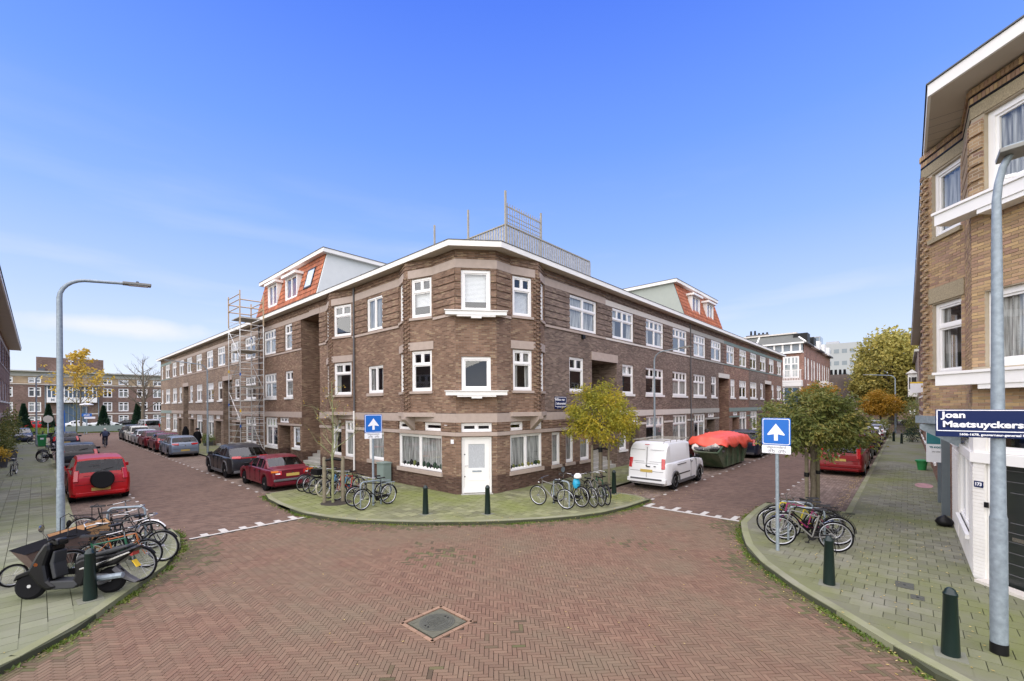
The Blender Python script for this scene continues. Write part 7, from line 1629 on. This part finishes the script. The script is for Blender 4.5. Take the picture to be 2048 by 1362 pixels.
def limbs(parent,base,top,c,cl_,r0,r1,mt,n=14,seed=1,trunk='trunk'):
    rd=random.Random(seed); base=Vector(base); top=Vector(top); b=MB(); pts=[base.lerp(top,k/6)+Vector((rd.uniform(-.02,.02),rd.uniform(-.02,.02),0))*(1 if 0<k<6 else 0) for k in range(7)]; b.tube(pts,[lerp(r0*1.15 if k==0 else r0,r1,k/6) for k in range(7)],10); b.build(trunk,mt,parent,smooth=60)
    b=MB()
    for q in rd.sample(cl_,min(n,len(cl_))):
        e=Vector(c)+q*.85; m_=top.lerp(e,.5)+Vector((0,0,.12*(e-top).length)); b.tube([top,m_,e],[r1*.6,r1*.32,r1*.1],5)
        for _ in range(2): f=m_.lerp(e,rd.random())+Vector((rd.gauss(0,.2),rd.gauss(0,.2),rd.gauss(0,.2)))*(e-top).length*.6; b.tube([m_,f],[r1*.2,r1*.05],4)
    b.build('limbs',mt,parent,smooth=60)
def stakes(parent,pts,h,r=.05):
    for x,y in pts:
        b=MB(); b.lathe([(r,0),(r,h-.03),(r*.8,h)],10,(x,y,.1)); b.build('stake',M['stake'],parent,smooth=40)
# yellow-green tree by the white van
T=thing('street_tree','young street tree with round yellow-green crown left of the white van','tree',(15.90,9.50,.1),group='street trees'); c=(15.90,9.50,3.16)
cl_=crown('crown',T,c,1.36,1.36,1.20,150,62,.135,.050,M['leafyg'],5,shape=.25,sig=.105,droop=.6); limbs(T,(15.90,9.50,.1),(15.90,9.50,2.55),c,cl_,.085,.075,M['bark'],26,2); stakes(T,[(15.57,9.70),(16.23,9.30)],1.75)
b=MB(); b.tube([(15.57,9.70,1.65),(15.90,9.55,1.7),(16.23,9.30,1.65)],.03,5); b.lathe([(.09,1.45),(.09,1.65)],10,(15.90,9.50,.1)); b.build('tree_tie',M['black'],T)
b=MB(); b.lathe([(.03,-.05),(.10,0),(.13,.1),(.06,.22)],8,(15.90,9.50,2.55)); b.build('branch_knot',M['black'],T,smooth=50)
# green tree on the right corner
T=thing('street_tree','round dark green street tree in front of the dark red van on the right corner','tree',(17.25,2.30,.1),group='street trees'); c=(17.25,2.30,3.02)
cl_=crown('crown',T,c,1.45,1.45,1.02,180,70,.155,.058,M['leafg'],9,shape=.3,sig=.10,droop=.6); limbs(T,(17.25,2.30,.1),(17.25,2.30,2.3),c,cl_,.09,.08,M['bark'],26,3); stakes(T,[(17.05,2.45),(17.50,2.20)],1.9,.055)
b=MB(); b.lathe([(.075,1.02),(.075,1.16)],10,(17.05,2.45,.1)); b.lathe([(.072,1.08),(.072,1.2)],10,(17.50,2.20,.1)); b.build('tree_tie',M['black'],T)
# bare sapling on the corner with mossy stakes
def bare(name,label,x,y,h,mt,seed,leaf=None,nl=0,r0=.05,spread=.45,levels=3,z=.1,start=.3,lsz=.07):
    rd=random.Random(seed); T=thing(name,label,'tree',(x,y,z)); b=MB(); tips=[]
    tr=[Vector((x,y,z))]; 
    for k in range(1,9): tr.append(Vector((x+rd.uniform(-.02,.02)*h*.3,y+rd.uniform(-.02,.02)*h*.3,z+h*k/8)))
    b.tube(tr,[lerp(r0,r0*.15,k/8) for k in range(9)],7); b.build('trunk',mt,T,smooth=60); b=MB()
    def grow(p,d,l,r,lv):
        m_=p+d*l*.5+Vector((0,0,.06*l)); e=p+d*l+Vector((0,0,.14*l)); b.tube([p,m_,e],[r,r*.7,r*.35],4,caps=False); tips.append(e); tips.append(m_)
        if lv>0:
            for _ in range(rd.choice((2,3))):
                q=p.lerp(e,rd.uniform(.35,1)); dd=(d+Vector((rd.gauss(0,.55),rd.gauss(0,.55),rd.gauss(.15,.4)))).normalized(); grow(q,dd,l*rd.uniform(.45,.7),r*.5,lv-1)
    n=int(13+h)
    for k in range(n):
        t=start+(1-start)*k/n; p=tr[0].lerp(tr[-1],t); a=k*2.4+rd.random(); d=Vector((math.cos(a),math.sin(a),rd.uniform(.5,1.1))).normalized(); grow(p,d,h*spread*(1.15-t)*rd.uniform(.7,1.2),r0*.42*(1.2-t),levels-1)
    b.build('branches',mt,T,smooth=60)
    if leaf:
        b=MB(); 
        for _ in range(nl):
            p=rd.choice(tips)+Vector((rd.gauss(0,.1),rd.gauss(0,.1),rd.gauss(0,.08)))*h*.14; d=Vector((rd.gauss(0,1),rd.gauss(0,1),rd.gauss(-.3,.7))).normalized(); s=d.cross(Vector((rd.gauss(0,1),rd.gauss(0,1),.3))).normalized(); b.add([p,p+d*lsz*.5+s*lsz*.3,p+d*lsz,p+d*lsz*.5-s*lsz*.3],[(0,1,2,3)])
        b.build('leaves',leaf,T)
    return T
T=bare('bare_sapling','nearly leafless mossy sapling between two posts among the bicycles before the corner building',7.05,15.05,4.3,M['barkmoss'],4,M['leafyel'],70,r0=.055,spread=.30,start=.36,lsz=.06)
for (x,y) in ((6.85,15.28),(7.38,14.98)):
    b=MB(); b.lathe([(.065,-.02),(.065,1.6),(.05,1.63)],10,(x,y,.1)); b.build('post',M['stake'],T,smooth=40)
b=MB(); b.tube([(6.85,15.28,1.6),(7.05,15.1,1.66),(7.38,14.98,1.6)],.05,6); b.build('tree_tie',M['black'],T)
b=MB(); b.lathe([(.55,.0),(.5,.012),(.3,.02),(0,.025)],14,(7.15,15.0,.105)); b.build('soil_patch',M['soil'],T)
bare('bare_tree','leafless spreading tree before the right half of the apartment block',11.0,86.9,11.0,M['bark'],8,None,0,r0=.30,spread=.42,levels=3,z=0,start=.28)
bare('yellow_autumn_tree','sparse yellow autumn tree before the apartment block beyond the lamp post',4.2,87,11.5,M['bark'],12,M['leafyel'],1300,r0=.15,spread=.34,levels=3,z=0,start=.3,lsz=.36)
bare('bare_sapling','slim leafless sapling by the parked cars on the far left pavement',2.6,60.5,6.5,M['barkmoss'],21,M['leafyel'],30,r0=.07,spread=.22,start=.35,z=.1,lsz=.12)
# conifers
for k,(x,y,h,r) in enumerate(((-1.44,100,3.9,.85),(1.17,100,3.8,.8),(7.5,100,3.6,.85),(11.6,98,4.1,.85))):
    T=thing('conifer','dark cone-shaped conifer, %s of the four before the apartment block'%('leftmost','second from the left','third from the left','rightmost')[k],'tree',(x,y,0),group='cone-shaped conifers'); rd=random.Random(k); b=MB()
    for _ in range(1500):
        t=rd.random()**.75; a=rd.random()*6.283; rr=r*(1-t)*(.75+.3*rd.random())*(1 if t>.06 else .8); p=Vector((x+rr*math.cos(a),y+rr*math.sin(a),.3+t*h)); d=Vector((math.cos(a)+rd.gauss(0,.4),math.sin(a)+rd.gauss(0,.4),.9)).normalized(); s=d.cross(Vector((rd.gauss(0,1),rd.gauss(0,1),.2))).normalized(); l=.28; b.add([p-d*.1,p+d*l*.4+s*.08,p+d*l,p+d*l*.4-s*.08],[(0,1,2,3)])
    b.build('foliage',M['leafdark'],T); b=MB(); b.lathe([(.12,0),(.10,1.0),(r*.55,1.0),(r*.45,2),(.05,h)],8,(x,y,0)); b.build('trunk',M['leafdark'],T)
# big plane tree, orange tree, hedge on the right
T=thing('plane_tree','very large yellowing plane tree towering at the end of the right street','tree',(100,1.8,0)); c=(100,1.8,8.9)
cl_=crown('crown',T,c,5.4,5.4,7.0,220,80,.55,.40,M['leafbig'],15,sig=.11,droop=.2,shell=.7); limbs(T,(100,1.8,0),(100,1.8,5),c,cl_,.6,.5,M['bark'],40,5)
T=thing('street_tree','broad orange-gold tree beyond the parked cars on the right street','tree',(64.5,2.2,.1),group='street trees'); c=(64.5,2.2,3.6)
cl_=crown('crown',T,c,1.85,1.85,1.25,110,70,.22,.11,M['leafor'],16,shape=.35,sig=.15,droop=.4); limbs(T,(64.5,2.2,.1),(64.5,2.2,2.6),c,cl_,.12,.10,M['bark'],24,6)
T=thing('street_tree','orange tree showing above the green tree before the red town house','tree',(60,6.9,.1),group='street trees') if 0 else None
T=thing('autumn_tree','orange and rust tree before the far red brick town houses','tree',(69.5,8.6,.1)); c=(69.5,8.6,4.9); cl_=crown('crown',T,c,1.9,1.9,1.5,70,60,.26,.13,M['leafor'],26,sig=.16); limbs(T,(69.5,8.6,.1),(69.5,8.6,3.8),c,cl_,.13,.1,M['bark'],14,7)
def shrub(name,label,c,r,n,ll,mt,seed,cat='shrub',group=None,pot=None):
    T=thing(name,label,cat,(c[0],c[1],.1),group=group); crown('foliage',T,c,r[0],r[1],r[2],max(8,n//40),40,ll,ll*.45,mt,seed,sig=.3,shell=.2)
    b=MB()
    for k in range(5): a=k*1.26; b.tube([(c[0],c[1],.1),(c[0]+r[0]*.5*math.cos(a),c[1]+r[1]*.5*math.sin(a),c[2])],[.02,.008],4)
    b.build('stems',M['bark'],T)
    if pot: b=MB(); w,h=pot; vs=[(c[0]-w*.8,c[1]-w*.8,.1),(c[0]+w*.8,c[1]-w*.8,.1),(c[0]+w*.8,c[1]+w*.8,.1),(c[0]-w*.8,c[1]+w*.8,.1),(c[0]-w,c[1]-w,.1+h),(c[0]+w,c[1]-w,.1+h),(c[0]+w,c[1]+w,.1+h),(c[0]-w,c[1]+w,.1+h)]; b.add(vs,[(3,2,1,0),(0,1,5,4),(1,2,6,5),(2,3,7,6),(3,0,4,7),(4,5,6,7)]); b.build('pot',M['greyplastic'],T)
shrub('hedge','tall clipped evergreen hedge at the far end of the right pavement',(66.5,-.55,2.0),(3.5,.8,1.9),1600,.22,M['leafg'],31,'hedge'); shrub('shrub','small dark shrub at the wall before the far hedge',(52,-.35,.8),(.7,.5,.7),500,.16,M['leafdark'],32)
shrub('shrub','bushy plants at the kerb between the far parked cars and the lamp post',(58,1.75,1.0),(1.6,.7,.9),900,.18,M['leafg'],33)
shrub('shrub','loose green climbing plant on the wall of the left pavement',(-1.7,47,1.4),(.35,2.0,1.2),1100,.17,M['leafg'],34,group='plants along the left wall'); shrub('potted_shrub','green shrub in dark square planter on the left pavement',(-1.25,43.2,1.1),(.5,.6,.5),600,.14,M['leafg'],35,'potted plant',group='plants along the left wall',pot=(.38,.72))
shrub('potted_shrub','bright yellow and green plant at the left edge of the photo',(-1.45,39,.95),(.35,.8,.35),600,.12,M['leafyel'],36,'potted plant',group='plants along the left wall',pot=(.3,.55)); shrub('shrub','tall leafy shrub farther up the left wall',(-1.6,54,1.8),(.6,2.2,1.4),1300,.2,M['leafg'],37,group='plants along the left wall')
shrub('shrub','reddish creeper nearest the camera on the left wall',(-1.75,34,1.3),(.2,1.2,1.1),500,.13,M['weed'],38,group='plants along the left wall')
shrub('potted_shrub','low green planter at the house front behind the left pavement lamp',(10.35,46.5,.75),(.5,1.3,.38),700,.12,M['weed'],39,'potted plant',pot=(.35,.45)); shrub('shrub','small green plant at the foot of the scaffold tower',(10.5,34.9,.45),(.35,.6,.28),300,.12,M['weed'],40)
# verge grass bank
b=MB(); rd=random.Random(5)
for _ in range(9000):
    x=rd.uniform(-6,24); y=86.3+rd.random()*17; h=.35+.4*rd.random(); a=rd.random()*3.14; d=Vector((math.cos(a)*.22,math.sin(a)*.22,0)); p=Vector((x,y,-.06)); b.add([p-d,p+d,p+Vector((rd.gauss(0,.1),rd.gauss(0,.1),h))],[(0,1,2)])
o=b.build('verge_grass',M['weed']); tag(o,'rough green grass verge before the apartment block','grass',kind='stuff')
# weeds and fallen leaves along the kerbs
rd=random.Random(9); b=MB(); lf=MB()
def along(path,n,fn):
    P=[Vector(p) for p in path]; Ls=[(P[i+1]-P[i]).length for i in range(len(P)-1)]; T_=sum(Ls)
    for _ in range(n):
        s=rd.random()*T_; i=0
        while s>Ls[i]: s-=Ls[i]; i+=1
        d=(P[i+1]-P[i]).normalized(); fn(P[i]+d*s,Vector((-d.y,d.x)))
def weed(p,nm,off=1):
    if noise.noise(Vector((p.x*.9,p.y*.9,3)))<.02 and rd.random()<.85: return
    q=p-nm*off*abs(rd.gauss(0,.07)); h=rd.uniform(.015,.055); a=rd.random()*6.28; d=Vector((math.cos(a)*.022,math.sin(a)*.022,0)); P=Vector((q.x,q.y,.0)); b.add([P-d,P+d,P+Vector((rd.gauss(0,.03),rd.gauss(0,.03),h))],[(0,1,2)])
along(C_OUT[2:18],5200,lambda p,n:weed(p,n,1)); along(L_OUT[2:11],4200,lambda p,n:weed(p,n,1)); along(R_OUT[3:14],4600,lambda p,n:weed(p,n,-1))
along([(15.2,9.1),(15.2,6.95),(13.4,6.95)],1500,lambda p,n:weed(p,n,1))
for _ in range(500): weed(Vector((7.1+rd.gauss(0,.35),15.0+rd.gauss(0,.35))),Vector((0,0)),0) 
o=b.build('weeds',M['weed']); o.location.z+=.004; tag(o,'low weeds and grass growing in the gutter along the kerbs','weeds',kind='stuff')
def leaf(p,z,s=.03):
    a=rd.random()*6.28; u=Vector((math.cos(a),math.sin(a),rd.uniform(-.2,.2)))*s*rd.uniform(.6,1.4); v=Vector((-math.sin(a),math.cos(a),rd.uniform(-.2,.2)))*s*.55; P=Vector((p[0],p[1],z+.012)); lf.add([P-u,P+v,P+u,P-v],[(0,1,2,3)])
for path,n in ((C_OUT[2:18],260),(L_OUT[2:11],110),(R_OUT[3:14],330)): along(path,n,lambda p,nm:leaf((p.x+rd.gauss(0,.2),p.y+rd.gauss(0,.2)),.015 if not(inside((p.x,p.y),CORNER)) else .105,.022))
for _ in range(320): x,y=15.6+rd.gauss(0,1.3),8.4+rd.gauss(0,1.1); leaf((x,y),.11 if (inside((x,y),CORNER)) else .012,.026)
for _ in range(420): x,y=rd.uniform(8,30),rd.uniform(-.9,1.6); z=.11 if inside((x,y),RIGHT) else .015; leaf((x,y),z,.022)
for _ in range(260): x=rd.uniform(17.3,27); leaf((x,1.6+abs(rd.gauss(0,.18))),.012,.03)
for _ in range(150): x,y=rd.uniform(2,13),rd.uniform(0,12); leaf((x,y),.11 if inside((x,y),CORNER) or inside((x,y),RIGHT) else .014,.018)
for _ in range(60): x,y=rd.uniform(-2,.6),rd.uniform(9,30); leaf((x,y),.11,.018)
o=lf.build('fallen_leaves',M['fallen']); tag(o,'scattered pale fallen leaves on pavements and gutters','leaves',kind='stuff')
# ================================================================ people
def person(label,loc,rz,joints,rad,cloth,parts=(),hair=None,head_r=.105,name='person',group=None):
    T=thing(name,label,'person',loc,rz,group,static=False)
    names=list(joints); me=bpy.data.meshes.new('body'); E=[]; idx={k:i for i,k in enumerate(names)}
    for k,(p,par) in joints.items():
        if par: E.append((idx[par],idx[k]))
    me.from_pydata([p for p,_ in joints.values()],E,[]); bm=bmesh.new(); bm.from_mesh(me); sl=bm.verts.layers.skin.verify(); bm.verts.ensure_lookup_table()
    for k in names:
        q=rad.get(k,.06); v=bm.verts[idx[k]][sl]; v.radius=q if isinstance(q,tuple) else (q,q); v.use_root=(k=='pelvis')
    bm.to_mesh(me); bm.free()
    me.materials.append(cloth); o=newobj('body',me,T); s=o.modifiers.new('skin','SKIN'); s.use_smooth_shade=True; u=o.modifiers.new('sub','SUBSURF'); u.levels=1; u.render_levels=2
    hp=Vector(joints['head'][0])
    hd=MB(Matrix.Translation(hp)@Matrix.Diagonal((1,.82,1.18,1))); hd.lathe([(0,-head_r),(head_r*.6,-head_r*.85),(head_r*.86,-head_r*.4),(head_r,.1*head_r),(head_r*.85,head_r*.6),(head_r*.5,head_r*.9),(0,head_r)],14,cap=False); hd.v.append(tuple(hp+Vector((head_r*1.15,0,-.015)))); h=hd.build('head',M['skin'],T,world=False,smooth=60)
    b=MB(); b.box(hp+Vector((head_r*.98,0,-.01)),(.04,.025,.045)); b.build('nose',M['skin'],h,world=False,bevel=.008)
    b=MB()
    for s_ in (-1,1): b.lathe([(.010,-.004),(.010,.004)],8,hp+Vector((head_r*.93,s_*.033,.018)),'X')
    b.build('eyes',M['hair'],h,world=False); b=MB(); b.box(hp+Vector((head_r*.90,0,-.055)),(.02,.05,.012)); b.build('mouth',M['pink'],h,world=False)
    hm=hair or M['hair']; b=MB(Matrix.Translation(hp+Vector((-.018,0,.02)))@Matrix.Diagonal((1.02,.92,1.16,1))); b.lathe([(head_r*1.03,-head_r*.1),(head_r*1.04,.2*head_r),(head_r*.88,head_r*.66),(head_r*.5,head_r*.95),(0,head_r*1.05)],14,cap=False); b.build('hair',hm,h,world=False,smooth=60)
    for nm,mt,fn in parts: b=MB(); fn(b); b.build(nm,mt,T,world=False,smooth=50)
    for sd in ('l','r'):
        if 'hand_'+sd in joints:
            p=Vector(joints['hand_'+sd][0]); q=Vector(joints['elbow_'+sd][0]); d=(p-q).normalized(); s_=d.cross(Vector((0,0,1))).normalized() if abs(d.z)<.95 else Vector((0,1,0)); b=MB()
            b.tube([p-d*.02,p+d*.04,p+d*.085],[.028,.038,.030],7)
            for k in range(4): a=p+d*.08+s_*(k-1.5)*.018; b.tube([a,a+d*.04,a+d*(.06+.01*(k in(1,2)))-Vector((0,0,.02))],[.010,.009,.007],5)
            a=p+d*.02+s_*.035; b.tube([a,a+d*.035+s_*.02,a+d*.06+s_*.018],[.011,.010,.008],5); b.build('hand',M['skin'],T,world=False,smooth=60)
    return T
def walker(ph=1,coat=.16,arms='down',z=0):
    J={'pelvis':((0,0,.95),None),'waist':((0,0,1.10),'pelvis'),'chest':((.01,0,1.32),'waist'),'neck':((.01,0,1.48),'chest'),'head':((.03,0,1.62),'neck')}
    for s,sd in ((1,'l'),(-1,'r')):
        f=.16*ph*s
        J['hip_'+sd]=((0,s*.09,.90),'pelvis'); J['knee_'+sd]=((f*.6+.03,s*.10,.50),'hip_'+sd); J['ankle_'+sd]=((f,s*.10,.09+(.04 if f<0 else 0)),'knee_'+sd); J['toe_'+sd]=((f+.16,s*.11,.035),'ankle_'+sd)
        J['shoulder_'+sd]=((.0,s*.17,1.40),'chest')
        if arms=='down': J['elbow_'+sd]=((-f*.5,s*.23,1.13),'shoulder_'+sd); J['hand_'+sd]=((-f*.9+.05,s*.24,.88),'elbow_'+sd)
        elif arms=='front': J['elbow_'+sd]=((.06,s*.23,1.14),'shoulder_'+sd); J['hand_'+sd]=((.26,s*.06,1.28),'elbow_'+sd)
    r={'pelvis':.14,'waist':(.13,.15),'chest':(.14,.17),'neck':.055,'head':.05}
    for sd in 'lr': r.update({'hip_'+sd:.10,'knee_'+sd:.065,'ankle_'+sd:.045,'toe_'+sd:.04,'shoulder_'+sd:.075,'elbow_'+sd:.055,'hand_'+sd:.038})
    return J,r
def coatfn(mx_=.25,l=.55): 
    return lambda b: b.lathe([(mx_*1.0,l),(mx_*.86,.95),(mx_*.72,1.12),(mx_*.74,1.34),(mx_*.40,1.46),(.07,1.50)],14,cap=False)
J,r=walker(1); person('person in long black coat and headscarf, left of the pair on the left pavement',(8.95,47.8,.1),PI/2,J,r,M['clothblack'],[('coat',M['clothblack'],coatfn(.30,.25)),('headscarf',M['clothblack'],lambda b:b.lathe([(.22,1.38),(.19,1.5),(.145,1.62),(.12,1.72),(0,1.78)],12,cap=False))],group='two people walking up the left pavement')
J,r=walker(-1); person('person in black coat and cap walking away, right of the pair on the left pavement',(8.75,42.6,.1),PI/2,J,r,M['clothblack'],[('coat',M['clothblack'],coatfn(.26,.5)),('cap',M['clothblack'],lambda b:b.lathe([(.125,1.63),(.12,1.71),(.07,1.76),(0,1.775)],12,(.02,0,0),cap=False)),('collar',M['greyplastic'],lambda b:b.lathe([(.10,1.44),(.09,1.50)],12,cap=False))],group='two people walking up the left pavement')
J,r=walker(1,arms='front'); person('woman in dark green coat and pink scarf holding a phone behind the skip',(31.0,10.2,.1),PI*.93+R(180)+R(115),J,r,M['clothgreen'],[('coat',M['clothgreen'],coatfn(.27,.5)),('scarf',M['pink'],lambda b:b.lathe([(.10,1.43),(.125,1.48),(.10,1.54)],12,(.03,0,0),cap=False)),('hair_long',M['hair'],lambda b:b.lathe([(.13,1.44),(.15,1.6),(.13,1.7),(.06,1.76),(0,1.77)],12,(-.03,0,0),cap=False)),('phone',M['black'],lambda b:b.box((.34,0,1.34),(.012,.07,.14)))])
# cyclist
J={'pelvis':((.22,0,.98),None),'waist':((.28,0,1.12),'pelvis'),'chest':((.36,0,1.30),'waist'),'neck':((.42,0,1.45),'chest'),'head':((.47,0,1.57),'neck')}
for s,sd in ((1,'l'),(-1,'r')):
    kx,kz,ax,az=(.58,.78,.52,.30) if s>0 else (.54,.60,.44,.20)
    J['hip_'+sd]=((.24,s*.10,.95),'pelvis'); J['knee_'+sd]=((kx,s*.12,kz),'hip_'+sd); J['ankle_'+sd]=((ax,s*.12,az),'knee_'+sd); J['toe_'+sd]=((ax+.13,s*.12,az-.06),'ankle_'+sd); J['shoulder_'+sd]=((.36,s*.18,1.37),'chest'); J['elbow_'+sd]=((.48,s*.30,1.18),'shoulder_'+sd); J['hand_'+sd]=((.70,s*.27,1.04),'elbow_'+sd)
T=bike('bicycle ridden by the cyclist in the middle of the left street',(4.1,53.0),(4.1,54.1),B_blk,lean=0,group='ridden bicycle'); T.location.z=0.01
person('cyclist in navy jacket riding away up the left street',(4.1,53.0,.01),PI/2,J,r,M['clothnavy'],[('jacket',M['clothnavy'],lambda b:(setattr(b,'T',Matrix.Translation((.22,0,.98))@Matrix.Rotation(R(20),4,'Y')),b.lathe([(.20,-.02),(.21,.2),(.19,.40),(.08,.50)],12,cap=False)))],hair=M['stonewhite'])
